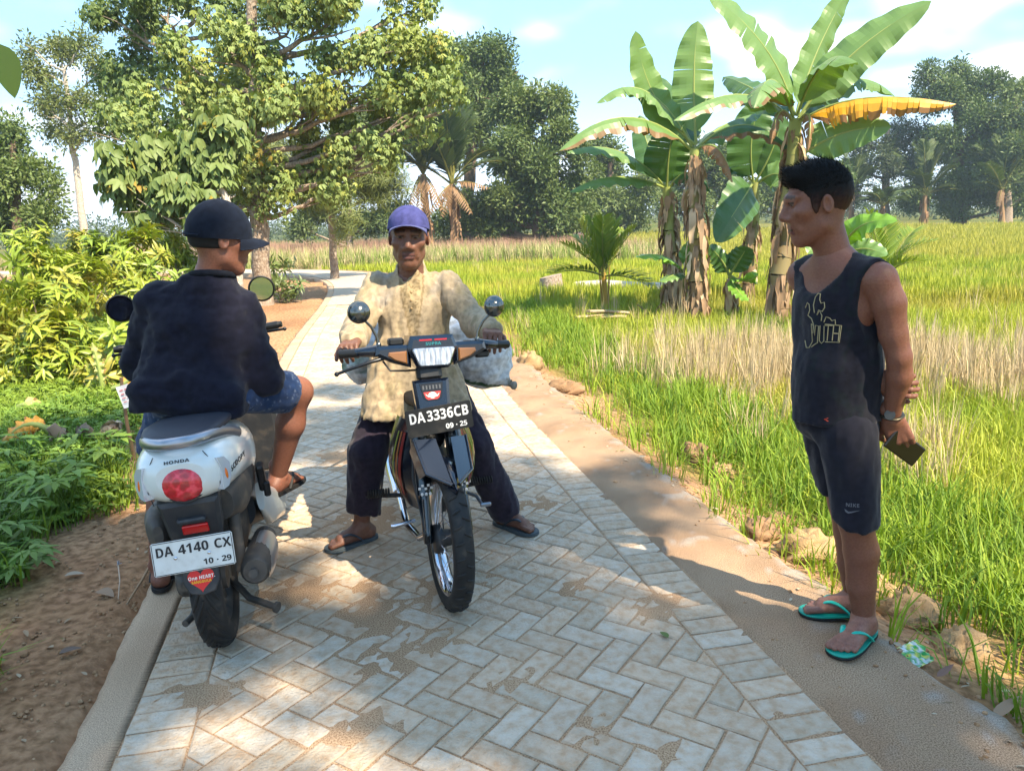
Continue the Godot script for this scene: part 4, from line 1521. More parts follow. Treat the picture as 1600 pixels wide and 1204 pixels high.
const BANANAS := {
	"b": [Vector3(3.13, -0.21, -12.7), Vector3(2.98, 2.58, -12.7), 0.13, 70, [
		[Vector3(2.98, 2.65, -12.7), Vector3(2.18, 3.18, -12.6), Vector3(1.97, 4.27, -12.4), 0.61, Vector3(0.4, 0.2, 1), 0.1, 0.05, 0.05],
		[Vector3(3, 2.65, -12.7), Vector3(2.91, 3.67, -12.8), Vector3(3.02, 4.51, -12.9), 0.70, Vector3(0, 0.1, 1), 0.25, 0.1, 0.05],
		[Vector3(2.94, 2.62, -12.7), Vector3(2.1, 3.96, -12.5), Vector3(1.36, 3.22, -12.2), 0.53, Vector3(0, 1, 0.25), 0.75, 0.05, 0.05],
		[Vector3(2.92, 2.58, -12.7), Vector3(1.77, 3.5, -12.2), Vector3(0.76, 2.51, -11.8), 0.63, Vector3(0, 1, 0.25), 0.8, 0.22, 0.9],
		[Vector3(3.04, 2.62, -12.7), Vector3(3.76, 3.31, -12.4), Vector3(4.58, 2.36, -12.5), 0.53, Vector3(0, 1, 0.25), 0.8, 0.2, 0.9, "dark"],
		[Vector3(3.02, 2.6, -12.7), Vector3(3.44, 3.04, -13.2), Vector3(4.39, 3.27, -13.9), 0.53, Vector3(0, 1, 0.25), 0.7, 0.1, 0.1],
		[Vector3(2.97, 2.58, -12.7), Vector3(2.83, 3.17, -13.3), Vector3(2.62, 3.87, -13.9), 0.59, Vector3(0, 0.3, 1), 0.3, 0.08, 0.1, "dark"],
		[Vector3(3, 2.58, -12.7), Vector3(3.34, 2.8, -12.4), Vector3(3.49, 2.03, -12.3), 0.36, Vector3(0, 1, 0.25), 1, 0.4, 1, "brown"]]],
	"c": [Vector3(4.28, -0.25, -12.3), Vector3(4.41, 2.95, -12.3), 0.145, 90, [
		[Vector3(4.4, 3, -12.3), Vector3(4.01, 4.06, -12.1), Vector3(2.87, 4.63, -11.8), 0.68, Vector3(0.5, 0.5, 1), 0.15, 0.12, 0.05],
		[Vector3(4.43, 3, -12.3), Vector3(4.62, 3.86, -12.5), Vector3(5.38, 5.01, -12.8), 0.53, Vector3(0.6, 0.3, 1), 0.2, 0.1, 0.1],
		[Vector3(4.46, 2.98, -12.3), Vector3(5.05, 3.97, -12.2), Vector3(6.18, 4.5, -12), 0.68, Vector3(-0.2, 0.5, 1), 0.35, 0.03, 0.03],
		[Vector3(4.43, 3, -12.3), Vector3(4.51, 4, -11.7), Vector3(4.78, 3.52, -11.1), 0.72, Vector3(0, 1, 0.25), 0.7, 0.06, 0.1],
		[Vector3(4.48, 2.91, -12.3), Vector3(5.01, 3.38, -11.8), Vector3(6.4, 3.01, -11.5), 0.70, Vector3(0, 1, 0.25), 1.15, 0.6, 0.5, "yellow"],
		[Vector3(4.44, 2.95, -12.3), Vector3(5.32, 3.96, -12.6), Vector3(6.19, 3.34, -12.9), 0.53, Vector3(0, 1, 0.25), 0.85, 0.35, 0.15],
		[Vector3(4.51, 2.39, -12.3), Vector3(4.99, 2.83, -12.1), Vector3(5.64, 2.75, -11.8), 0.63, Vector3(0, 0.3, 1), 0.2, 0.03, 0.05],
		[Vector3(4.38, 2.93, -12.3), Vector3(3.39, 3.6, -11.7), Vector3(2.32, 2.83, -11.2), 0.57, Vector3(0, 1, 0.25), 0.8, 0.12, 0.25],
		[Vector3(4.38, 2.97, -12.3), Vector3(3.69, 3.83, -11.4), Vector3(3.31, 2.92, -10.8), 0.63, Vector3(0, 1, 0.25), 0.7, 0.2, 0.5],
		[Vector3(4.4, 2.91, -12.3), Vector3(4.02, 3.61, -13.1), Vector3(3.71, 3.85, -13.9), 0.55, Vector3(0, 0.3, 1), 0.4, 0.1, 0.1, "dark"],
		[Vector3(4.38, 2.91, -12.3), Vector3(3.98, 3.32, -11.9), Vector3(3.89, 2.54, -11.8), 0.31, Vector3(0, 1, 0.25), 1.1, 0.5, 1, "brown"],
		[Vector3(4.46, 2.91, -12.3), Vector3(4.55, 3.22, -11.9), Vector3(4.4, 2.43, -11.7), 0.31, Vector3(0, 1, 0.25), 1.1, 0.5, 1, "brown"],
		[Vector3(4.46, 2.95, -12.3), Vector3(5.19, 3.6, -13.2), Vector3(5.97, 3.95, -14.1), 0.55, Vector3(0, 0.3, 1), 0.4, 0.1, 0.1, "dark"]]],
	"a": [Vector3(3.02, -0.3, -13.9), Vector3(2.79, 2.05, -13.9), 0.125, 60, [
		[Vector3(2.76, 2.07, -13.9), Vector3(1.86, 2.96, -13.5), Vector3(0.98, 2.61, -13.2), 0.51, Vector3(0, 1, 0.25), 0.7, 0.05, 0.05],
		[Vector3(2.74, 2.05, -13.9), Vector3(1.74, 2.43, -13.4), Vector3(1.02, 1.97, -13.1), 0.44, Vector3(0, 1, 0.25), 0.75, 0.05, 0.05],
		[Vector3(2.79, 2.02, -13.9), Vector3(2.72, 2.59, -13.6), Vector3(2.85, 3.1, -13.6), 0.86, Vector3(0, 0.3, 1), 0.2, 0.12, 0.1, "dark"],
		[Vector3(2.81, 2.02, -13.9), Vector3(3.13, 2.58, -13.6), Vector3(3.4, 1.93, -13.3), 0.58, Vector3(0, 1, 0.25), 0.7, 0.15, 0.3, "dark"],
		[Vector3(2.76, 2.07, -13.9), Vector3(2.5, 2.77, -14.4), Vector3(2.45, 3.37, -14.8), 0.58, Vector3(0, 0.3, 1), 0.3, 0.1, 0.1, "dark"]]],
	"d": [Vector3(4.75, -0.13, -15.4), Vector3(4.8, 2.16, -15.4), 0.12, 30, [
		[Vector3(4.78, 2.16, -15.4), Vector3(4.49, 2.91, -15.1), Vector3(4.79, 3.66, -15.2), 0.92, Vector3(0, 0.3, 1), 0.2, 0.05, 0.05, "dark"],
		[Vector3(4.8, 2.16, -15.4), Vector3(5.1, 2.78, -15.1), Vector3(5.19, 3.37, -15.2), 0.77, Vector3(0, 0.3, 1), 0.3, 0.05, 0.05, "dark"],
		[Vector3(4.75, 2.13, -15.4), Vector3(4.39, 1.96, -14.5), Vector3(3.73, 1.08, -14.1), 0.85, Vector3(0.6, 0.5, 1), 0.15, 0.03, 0.03, "dark"],
		[Vector3(4.83, 2.13, -15.4), Vector3(5.17, 2.54, -14.9), Vector3(5.27, 1.94, -14.6), 0.64, Vector3(0, 0.3, 1), 0.3, 0.05, 0.05],
		[Vector3(4.78, 2.16, -15.4), Vector3(4.36, 2.85, -15.7), Vector3(4.15, 2.5, -15.8), 0.56, Vector3(0, 1, 0.25), 0.6, 0.1, 0.1, "dark"]]],
	"s": [Vector3(3.02, -0.12, -13.2), Vector3(2.96, 0.61, -13.2), 0.05, 6, [
		[Vector3(2.96, 0.61, -13.2), Vector3(2.58, 1.05, -12.9), Vector3(2.04, 0.91, -12.5), 0.44, Vector3(0, 1, 0.25), 0.4, 0, 0, "bright"],
		[Vector3(2.96, 0.61, -13.2), Vector3(3.08, 1.09, -13), Vector3(3.09, 1.05, -12.6), 0.40, Vector3(0, 0.3, 1), 0.4, 0, 0],
		[Vector3(2.96, 0.58, -13.2), Vector3(2.73, 0.64, -12.8), Vector3(2.41, 0.52, -12.4), 0.29, Vector3(0, 1, 0.25), 0.5, 0.05, 0.1]]],
	"t": [Vector3(3.77, -0.12, -13), Vector3(3.69, 0.55, -13), 0.05, 14, [
		[Vector3(3.69, 0.55, -13), Vector3(3.5, 0.88, -12.8), Vector3(3.23, 1.05, -12.6), 0.37, Vector3(0, 0.3, 1), 0.4, 0, 0, "dark"],
		[Vector3(3.69, 0.55, -13), Vector3(3.86, 0.87, -12.9), Vector3(3.88, 1.03, -12.7), 0.43, Vector3(0, 0.3, 1), 0.3, 0, 0, "dark"],
		[Vector3(3.71, 0.55, -13), Vector3(3.87, 0.41, -12.7), Vector3(3.98, 0.59, -12.4), 0.37, Vector3(0.5, 0.5, 1), 0.2, 0, 0, "bright"],
		[Vector3(3.71, 0.53, -13), Vector3(3.66, 0.33, -12.5), Vector3(3.78, 0.2, -12.2), 0.24, Vector3(0, 1, 0.25), 0.4, 0.05, 0, "bright"]]],
	"u": [Vector3(4.63, -0.16, -11), Vector3(4.67, 0.93, -11), 0.06, 10, [
		[Vector3(4.67, 0.93, -11), Vector3(4.62, 1.5, -10.6), Vector3(5, 1.41, -10.1), 0.37, Vector3(0, 0.5, 1), 0.2, 0, 0, "bright"],
		[Vector3(4.67, 0.91, -11), Vector3(4.91, 1.15, -10.8), Vector3(5.04, 0.95, -10.4), 0.37, Vector3(0, 0.3, 1), 0.3, 0, 0],
		[Vector3(4.65, 0.91, -11), Vector3(4.33, 1.25, -10.8), Vector3(4.06, 1, -10.6), 0.37, Vector3(0, 0.3, 1), 0.3, 0.05, 0]]],
}
const COCONUTS := {
	"one": [Vector3(1.81, -0.14, -14.6), Vector3(1.78, 0.55, -14.6), [[Vector3(1.49, 0.97, -14.55), Vector3(1.31, 1.47, -14.5)], [Vector3(1.63, 1.14, -14.75), Vector3(1.58, 1.5, -14.9)], [Vector3(1.84, 1.2, -14.7), Vector3(2.02, 1.45, -14.8)], [Vector3(2.01, 1.02, -14.5), Vector3(2.31, 1.33, -14.4)], [Vector3(1.53, 0.86, -14.4), Vector3(0.98, 1.09, -14.2)], [Vector3(1.95, 1.07, -14.9), Vector3(2.23, 1.28, -15.2)], [Vector3(1.72, 1.08, -14.55), Vector3(1.74, 1.55, -14.5)], [Vector3(1.28, 0.7, -14.25), Vector3(0.75, 0.58, -13.9)], [Vector3(2.11, 0.56, -14.3), Vector3(2.5, 0.33, -14)], [Vector3(1.7, 0.9, -14.85), Vector3(1.27, 1.18, -15.1)]]],
	"two": [Vector3(7.92, -0.17, -16.2), Vector3(7.89, 0.23, -16.2), [[Vector3(7.6, 0.99, -16.15), Vector3(7.38, 1.55, -16.1)], [Vector3(7.9, 0.79, -16.05), Vector3(8.69, 0.96, -15.9)], [Vector3(7.91, 0.6, -15.9), Vector3(8.31, 0.55, -15.6)], [Vector3(7.51, 0.67, -16.05), Vector3(6.97, 0.88, -15.9)], [Vector3(7.83, 1.05, -16.35), Vector3(7.94, 1.37, -16.5)], [Vector3(7.78, 0.92, -16.45), Vector3(7.5, 1.32, -16.7)], [Vector3(8.3, 1.04, -16.5), Vector3(8.72, 1.16, -16.8)], [Vector3(7.42, 0.42, -15.95), Vector3(6.99, 0.38, -15.7)]]],
}
# ------------------------------------------------------------------ planting
var leafy: StandardMaterial3D
var glossy: StandardMaterial3D
func build_plants() -> void:
	leafy = vmat(0.55, 0.4, lin(0.45, 0.5, 0.12))
	glossy = vmat(0.42, 0.5, lin(0.45, 0.5, 0.12))
	var grey_bark := bark(61, lin(0.20, 0.14, 0.10), lin(0.42, 0.35, 0.28))
	var pale_bark := bark(63, lin(0.34, 0.28, 0.22), lin(0.58, 0.52, 0.44))
	var dark_bark := bark(65, lin(0.10, 0.07, 0.05), lin(0.22, 0.16, 0.11))
	var rub := sprig_hanging(71, 11, 0.10)
	var big := sprig_hanging(72, 6, 0.22)
	var small := sprig_plain(73, 14, 0.13, 0.34)
	var feather := sprig_plain(74, 26, 0.22, 0.10, 0.7, 0.9)
	var mango := sprig_plain(75, 16, 0.20, 0.26, 0.3, 0.45)
	var cl_a := clump(76, 46, 0.62, 0.18)
	var cl_b := clump(77, 52, 0.95, 0.25)
	var rubber_t := [[0.85, Color(0.19, 0.26, 0.075), Color(0.30, 0.37, 0.12)], [0.13, Color(0.30, 0.33, 0.05), Color(0.38, 0.38, 0.07)], [0.03, Color(0.42, 0.24, 0.04), Color(0.40, 0.34, 0.04)]]
	var dark_t := [[1.0, Color(0.09, 0.145, 0.04), Color(0.165, 0.22, 0.065)]]
	var mid_t := [[1.0, Color(0.095, 0.15, 0.042), Color(0.185, 0.235, 0.07)]]
	var olive_t := [[1.0, Color(0.14, 0.18, 0.05), Color(0.21, 0.24, 0.08)]]
	var lime_t := [[0.8, Color(0.20, 0.29, 0.025), Color(0.36, 0.42, 0.045)], [0.2, Color(0.36, 0.34, 0.04), Color(0.42, 0.36, 0.06)]]
	var near := "trees beside the road"
	var back := "trees behind the field"
	var T := TREES
	tree("rubber_tree", "spreading tree with drooping leaflets and a thick trunk beside the road bend", near, T.rubber[0], T.rubber[1], T.rubber[2], 0.07, grey_bark, rub, leafy, 16.0, 0.65, 0.75, 1.25, rubber_t, 101)
	tree("rubber_tree", "dark crowned tree whose foliage rises behind the spreading roadside tree", near, T.dark_left[0], T.dark_left[1], T.dark_left[2], 0.06, grey_bark, rub, leafy, 9.0, 0.7, 0.9, 1.4, [[1.0, Color(0.12, 0.185, 0.05), Color(0.20, 0.26, 0.08)]], 102)
	tree("rubber_sapling", "slim pale trunked sapling with large hanging leaves behind the dark cap", near, T.near_sapling[0], T.near_sapling[1], T.near_sapling[2], 0.035, pale_bark, big, leafy, 22.0, 0.8, 0.8, 1.2, [[0.95, Color(0.14, 0.20, 0.055), Color(0.23, 0.285, 0.09)], [0.05, Color(0.45, 0.22, 0.04), Color(0.40, 0.30, 0.03)]], 103)
	tree("feathery_tree", "light green feathery tree beyond the bend of the road", near, T.feathery[0], T.feathery[1], T.feathery[2], 0.05, grey_bark, feather, leafy, 26.0, 0.4, 0.8, 1.2, olive_t, 104)
	tree("pale_trunk_tree", "tall thin tree with a bare whitish trunk and sparse crown", near, T.pale_trunk[0], T.pale_trunk[1], T.pale_trunk[2], 0.06, pale_bark, cl_a, leafy, 5.0, 0.3, 0.6, 1.0, olive_t, 105)
	tree("dense_tree", "dense dark tree standing beyond the yellow green shrubs", near, T.left_dark[0], T.left_dark[1], T.left_dark[2], 0.07, dark_bark, cl_a, leafy, 9.0, 0.3, 0.6, 1.0, mid_t, 106)
	tree("airy_tree", "airy light green tree behind the brown stalk field", back, T.back_small[0], T.back_small[1], T.back_small[2], 0.1, grey_bark, cl_a, leafy, 5.5, 0.3, 0.8, 1.3, [[1.0, Color(0.10, 0.15, 0.045), Color(0.16, 0.20, 0.07)]], 107)
	tree("great_tree", "tall dark tree with the highest rounded crown behind the two orange skirted palms", back, T.great_a[0], T.great_a[1], T.great_a[2], 0.22, dark_bark, cl_b, leafy, 3.6, 0.3, 0.7, 1.2, dark_t, 108)
	tree("great_tree", "broad dark tree whose crown slopes down towards the banana plants", back, T.great_b[0], T.great_b[1], T.great_b[2], 0.2, dark_bark, cl_b, leafy, 4.2, 0.3, 0.65, 1.1, mid_t, 109)
	tree("tall_tree", "tall umbrella crowned tree rising above the far wood", back, T.right_tall[0], T.right_tall[1], T.right_tall[2], 0.3, dark_bark, cl_b, leafy, 2.4, 0.3, 0.9, 1.5, dark_t, 110)
	tree("tall_tree", "open crowned tall tree next to the far sago palm", back, T.right_edge[0], T.right_edge[1], T.right_edge[2], 0.25, grey_bark, cl_b, leafy, 2.2, 0.3, 0.9, 1.5, mid_t, 111)
	tree("hazy_tree", "hazy grey green tree under the orange banana leaf", back, T.right_mid[0], T.right_mid[1], T.right_mid[2], 0.2, grey_bark, cl_b, leafy, 1.8, 0.3, 0.8, 1.3, [[1.0, Color(0.07, 0.10, 0.05), Color(0.11, 0.14, 0.06)]], 112)
	tree("low_tree", "low dark thicket tree between the far palms", back, T.right_low[0], T.right_low[1], T.right_low[2], 0.2, dark_bark, cl_b, leafy, 2.6, 0.3, 0.9, 1.4, dark_t, 113)
	tree("low_tree", "bushy tree standing behind the young coconut palm", back, T.mid_a[0], T.mid_a[1], T.mid_a[2], 0.2, dark_bark, cl_b, leafy, 2.8, 0.3, 0.8, 1.4, mid_t, 114)
	tree("low_tree", "bushy tree seen between the banana stems", back, T.mid_b[0], T.mid_b[1], T.mid_b[2], 0.2, dark_bark, cl_b, leafy, 2.8, 0.3, 0.8, 1.4, mid_t, 115)
	tree("low_tree", "bushy tree behind the standing man's head", back, T.mid_c[0], T.mid_c[1], T.mid_c[2], 0.2, dark_bark, cl_b, leafy, 2.6, 0.3, 0.8, 1.4, dark_t, 116)
	clock("trees")
	# far wood
	rng.seed = 130
	var xs := []
	var cols := []
	for i in 1500:
		var a := rng.randf_range(-0.85, 0.85)
		var d := rng.randf_range(120.0, 190.0)
		var x := sin(a) * d
		var z := -cos(a) * d
		var h := (5.5 + 3.0 * bump2.get_noise_1d(a * 160.0)) * (0.55 if x < -5.0 else 1.0)
		var p := Vector3(x, ground(x, z) + rng.randf() * h, z)
		xs.append(Transform3D(basis_y(Vector3.UP, rng.randf() * TAU).scaled(Vector3.ONE * rng.randf_range(1.6, 2.8)), p))
		cols.append(Color(0.05, 0.08, 0.035).lerp(Color(0.10, 0.13, 0.05), rng.randf()))
	var fw := many("far_wood", cl_b, leafy, xs, cols, self)
	tag(fw, "distant low wood along the horizon", "wood")
	fw.set_meta("kind", "stuff")
	# shrubs on the verge
	var slab := {"a": "bright yellow green low leafy shrub between the weeds and the taller shrubs", "b": "tall lime green shrub growing behind the low leafy shrub", "c": "lime shrub close behind the scooter rider's shoulder", "d": "lime shrub at the back of the thicket under the pale trunk", "e": "small sunlit shrub at the edge of the weeds", "f": "leafy shrub at the foot of the slim sapling", "g": "small green bush at the foot of the thick trunk by the bend"}
	var k := 0
	for key: String in SHRUBS:
		var s: Array = SHRUBS[key]
		var blobs: Array = s[1]
		var mid: Vector3 = blobs[0][0]
		rng.seed = 140 + k
		var base: Vector3 = s[0]
		base.y = ground(base.x, base.z) - 0.05
		var o := thing("leafy_shrub", slab[key], "shrub", base, "shrubs on the verge")
		var lb := []
		for b: Array in blobs:
			lb.append([b[0] - base, b[1]])
		var mb := MB.new()
		for b: Array in lb:
			for q in 4:
				var e: Vector3 = b[0] + rdir() * b[1] * 0.6
				mb.tube([Vector3(rng.randf_range(-0.08, 0.08), 0, rng.randf_range(-0.08, 0.08)), e * 0.5 + rdir() * 0.06, e], [0.022, 0.014, 0.005], 5)
		part("stem", mb.mesh(), grey_bark, o)
		xs = []
		cols = []
		crown_spots(lb, 34.0 if key != "g" else 20.0, 0.35, 0.55, 1.0, lime_t if key != "g" else mid_t, xs, cols)
		many("foliage", mango, glossy, xs, cols, o).set_meta("kind", "stuff")
		k += 1
	# banana plants
	var bm := {"leaf": vmat(0.38, 0.5, lin(0.40, 0.48, 0.10)), "dry": vmat(0.85, 0.2, lin(0.30, 0.24, 0.16)), "stem": vmat(0.6, 0.4)}
	var bl := {"a": "banana plant with shaggy dark stem and low arching leaves beside the log", "b": "banana plant with yellow green stem top and tall upright leaf", "c": "tallest banana plant with an orange dying leaf and pale shaggy stem", "d": "slender banana plant standing between and behind the two largest", "s": "small banana sucker with bright leaf at the foot of the clump", "t": "small banana sucker between the two shaggy stems", "u": "low banana sucker with a bright leaf behind the standing man"}
	k = 0
	for key: String in BANANAS:
		var b: Array = BANANAS[key]
		banana(bl[key], b[0], b[1], b[2], b[4], b[3], 160 + k, bm)
		k += 1
	# young coconut palms
	k = 0
	for key: String in COCONUTS:
		var c: Array = COCONUTS[key]
		rng.seed = 180 + k
		var foot: Vector3 = c[0]
		foot.y = ground(foot.x, foot.z) - 0.04
		var o := thing("young_coconut_palm", ["young coconut palm with yellow stalk beside the log", "young coconut palm arching behind the standing man's shoulder"][k], "palm", foot, "young coconut palms")
		var mb := MB.new()
		var top: Vector3 = c[1] - foot
		mb.col = Color(0.42, 0.26, 0.05)
		mb.tube([Vector3.ZERO, top * 0.5, top], [0.055, 0.05, 0.035], 8)
		for q in 5:
			mb.col = Color(0.45, 0.33, 0.05).lerp(Color(0.30, 0.15, 0.05), rng.randf())
			var d := rdir() * 0.05
			mb.tube([Vector3(d.x, 0.02, d.z), top + Vector3(d.x, 0.05, d.z) * 2.0], [0.022, 0.014], 5)
		part("stalk", mb.mesh(), bm.stem, o)
		for f: Array in c[2]:
			mb = MB.new()
			frond(mb, top * 0.9, f[0] - foot, f[1] - foot, 0.42, 26, Color(0.13, 0.23, 0.03), Color(0.30, 0.35, 0.04), 0.55, 0.030, 0.15)
			part("frond", mb.mesh(), glossy, o)
		k += 1
	# far palms
	k = 0
	var plab := ["far palm with orange dead fronds and slanting trunk behind the stalk field", "far palm with shaggy orange trunk and upright fronds", "broad sago palm under the tall umbrella crowned tree", "sago palm with a pale trunk at the end of the far wood", "small palm in front of the hazy tree", "feathery palm behind the young coconut palm"]
	for key: String in PALMS:
		var c: Array = PALMS[key]
		rng.seed = 190 + k
		var foot: Vector3 = c[0]
		foot.y = ground(foot.x, foot.z) - 0.05
		var o := thing("far_palm", plab[k], "palm", foot, "palms behind the field")
		var top: Vector3 = c[1] - foot
		var mb := MB.new()
		mb.col = Color(0.36, 0.22, 0.12)
		mb.tube([Vector3.ZERO, top * 0.5, top], [c[2] * 0.9, c[2] * 0.65, c[2] * 0.6], 8)
		for q in 18:
			mb.col = Color(0.33, 0.20, 0.11).lerp(Color(0.20, 0.13, 0.08), rng.randf())
			var a := rng.randf() * TAU
			dead_leaf(mb, top * rng.randf_range(0.35, 1.0) + Vector3(cos(a), 0, sin(a)) * c[2] * 0.8, Vector3(cos(a), 0, sin(a)) * 0.5, 0.8, 0.16, mb.col)
		part("trunk", mb.mesh(), bm.dry, o)
		mb = MB.new()
		for t: Vector3 in c[3]:
			var e := t - foot
			frond(mb, top, top.lerp(e, 0.55) + Vector3(0, 0.22 * top.distance_to(e), 0), e, 1.3, 34, Color(0.06, 0.10, 0.03), Color(0.12, 0.15, 0.05), 0.3, 0.09, 0.35)
			var e2 := top + (e - top).rotated(Vector3.UP, rng.randf_range(1.2, 5.0)) * rng.randf_range(0.75, 1.0)
			frond(mb, top, top.lerp(e2, 0.55) + Vector3(0, 0.22 * top.distance_to(e), 0), e2, 1.3, 30, Color(0.05, 0.085, 0.03), Color(0.10, 0.13, 0.05), 0.3, 0.09, 0.35)
		for t: Vector3 in c[4]:
			var e := t - foot
			frond(mb, top, top.lerp(e, 0.3) + Vector3(0, 0.4, 0), e, 0.5, 16, Color(0.33, 0.19, 0.09), Color(0.26, 0.16, 0.09), 0.0, 0.07, 0.6)
		part("crown", mb.mesh(), leafy, o)
		k += 1
	clock("bananas, palms")

# ------------------------------------------------------------------ ground cover
func build_grass() -> void:
	var blade := vmat(0.6, 0.35, lin(0.5, 0.55, 0.10))
	var t_field := tuft(201, 14, 0.21, 0.08, 0.95, 0.006)
	var t_tall := tuft(202, 16, 0.27, 0.085, 1.3, 0.0065)
	var t_dry := tuft(203, 14, 0.40, 0.07, 0.4, 0.006)
	var t_far := tuft(204, 26, 0.34, 0.30, 0.4, 0.022)
	rng.seed = 210
	var zones := noise(211, 0.22, 3)
	var fx := []
	var fc := []
	var tx := []
	var tc := []
	var dx := []
	var dc := []
	var gx := []
	var gc := []
	var d := 1.6
	while d < 75.0:
		var gap := 0.040 + 0.0078 * d
		var a0 := -0.72
		var a1 := 0.74
		var a := a0
		while a < a1:
			a += gap / d
			var dd := d + rng.randf_range(-0.5, 0.5) * gap
			var aa := a + rng.randf_range(-0.5, 0.5) * gap / d
			var x := sin(aa) * dd
			var z := -cos(aa) * dd
			if x < -3.5 and z > -24.0:
				continue
			var t := lat(Vector2(x, z)).x if dd < 40.0 else 9.0 * signf(x + 8.0)
			if t < 1.50:
				continue
			if z < -29.0 and z > -64.0 and x < 7.0 + 2.0 * zones.get_noise_1d(z):
				continue
			var k := zones.get_noise_2d(x * 2.0, z * 2.0)
			var edge := smoothstep(RIGHT + 0.9, RIGHT + 0.15, t)
			if edge > 0.02 and rng.randf() < edge * 0.85 + (0.25 if k > 0.0 else 0.0):
				continue
			var y := ground_lt(x, z, t) - 0.015
			var s := rng.randf_range(0.75, 1.25) * (1.0 + dd * 0.010)
			var ba := basis_y(Vector3.UP + rdir() * 0.12, rng.randf() * TAU)
			# straw left standing in two drifts
			var dry := smoothstep(1.0, 0.2, Vector2((x - 2.9) / 2.6, (z + 8.4) / 2.6).length()) + smoothstep(1.0, 0.3, Vector2((x - 5.6) / 3.2, (z + 7.6) / 2.6).length()) * 1.2
			dry = dry * (0.55 + k * 0.9) + smoothstep(0.25, 0.6, k) * 0.25
			if rng.randf() < dry * 0.78:
				dx.append(Transform3D(ba.scaled(Vector3(s, s * rng.randf_range(0.8, 1.2), s)), Vector3(x, y, z)))
				dc.append(Color(0.48, 0.37, 0.21).lerp(Color(0.64, 0.52, 0.33), rng.randf()))
				continue
			var green := Color(0.27, 0.36, 0.035).lerp(Color(0.48, 0.49, 0.065), clampf(0.5 + k + rng.randf_range(-0.25, 0.25), 0, 1))
			# yellower tone far out beyond the banana clump, and in random drifts elsewhere
			var yellow_mix := smoothstep(0.0, 0.5, zones.get_noise_2d(x * 0.5 + 60.0, z * 1.5)) * 0.6
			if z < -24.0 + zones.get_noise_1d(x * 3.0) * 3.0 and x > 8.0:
				yellow_mix = maxf(yellow_mix, 0.5)
			green = green.lerp(Color(0.50, 0.40, 0.10), yellow_mix)
			if dd > 16.0:
				var wd := 1.0 + (dd - 16.0) * 0.02
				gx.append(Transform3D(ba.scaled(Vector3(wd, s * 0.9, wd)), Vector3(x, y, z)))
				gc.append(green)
			elif t < RIGHT + 1.5 and rng.randf() < 0.75:
				tx.append(Transform3D(ba.scaled(Vector3(s, s, s)), Vector3(x, y, z)))
				tc.append(Color(0.13, 0.23, 0.026).lerp(Color(0.28, 0.38, 0.035), rng.randf()))
			else:
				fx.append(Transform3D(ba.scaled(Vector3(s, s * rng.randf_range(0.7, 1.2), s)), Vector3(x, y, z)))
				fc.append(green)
		d += gap
	var g := Node3D.new()
	g.name = "grass"
	add_child(g)
	g.set_meta("kind", "stuff")
	g.set_meta("label", "tall green and yellow grass of the open field")
	g.set_meta("category", "grass")
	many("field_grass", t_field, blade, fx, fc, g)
	many("edge_grass", t_tall, blade, tx, tc, g)
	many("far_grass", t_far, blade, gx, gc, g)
	var st := many("dry_straw", t_dry, vmat(0.8, 0.2, lin(0.3, 0.25, 0.15)), dx, dc, self)
	tag(st, "dry tan straw standing in drifts among the field grass", "straw")
	st.set_meta("kind", "stuff")
	# brown stalks of the harvested plot beyond the bend
	rng.seed = 220
	var sx := []
	var sc := []
	for i in 9000:
		var z := -30.5 - pow(rng.randf(), 1.3) * 32.0
		var x := rng.randf_range(-24.0, 7.0)
		if lat(Vector2(x, z)).x < 1.7 and z > -40.0:
			continue
		var f := (-z - 30.0) / 32.0
		var c := Color(0.36, 0.20, 0.14).lerp(Color(0.48, 0.33, 0.22), rng.randf())
		var pale := smoothstep(0.32, 0.05, f + rng.randf_range(-0.1, 0.1))
		if pale > 0.5:
			c = Color(0.52, 0.44, 0.24).lerp(Color(0.22, 0.30, 0.06), 1.0 if rng.randf() < 0.5 else 0.0)
		sx.append(Transform3D(basis_y(Vector3.UP + rdir() * 0.1, rng.randf() * TAU).scaled(Vector3(3.2, rng.randf_range(1.4, 2.6), 3.2)), Vector3(x, ground(x, z), z)))
		sc.append(c)
	var so := many("dry_stalks", t_dry, vmat(0.85, 0.2), sx, sc, self)
	tag(so, "reddish brown dry stalks of the harvested plot beyond the bend", "stalks")
	so.set_meta("kind", "stuff")
	# weeds on the near verge
	rng.seed = 230
	var w_grass := tuft(231, 16, 0.17, 0.09, 1.3, 0.0065)
	var w_herb := herb(232, 7, 0.13, 0.05, 0.55)
	var w_palm := herb(233, 6, 0.26, 0.11, 0.30)
	var wx := [[], [], []]
	var wc := [[], [], []]
	for i in 34000:
		var z := -1.6 - pow(rng.randf(), 1.5) * 22.0
		var t := -1.58 - pow(rng.randf(), 1.15) * (3.4 + 0.25 * -z)
		var sm := -z
		# offset from the road's near-straight centre line
		var c := Vector2(-0.11 + 0.2075 * (z + 2.0), z) + Vector2(t * 0.977, -t * 0.2125)
		var x := c.x
		var zz := c.y
		if zz > -1.4 or zz < -23.5:
			continue
		var ls := lat(Vector2(x, zz)).x
		var k := zones.get_noise_2d(x * 2.5 + 20, zz * 2.5)
		var keep := smoothstep(1.68, 2.1, -ls + k * 0.55)
		if zz < -8.0:
			keep = smoothstep(3.3, 4.6, -ls + k * 0.8)
		if Vector2(x + 6.3, zz + 22.5).length() < 3.2:
			keep *= 0.1
		if rng.randf() > keep:
			continue
		var y := ground_lt(x, zz, ls) - 0.01
		var kind := 0 if rng.randf() < 0.65 else 1
		if x < -2.0 and zz > -4.6 and rng.randf() < 0.025:
			kind = 2
		var s := rng.randf_range(0.7, 1.3)
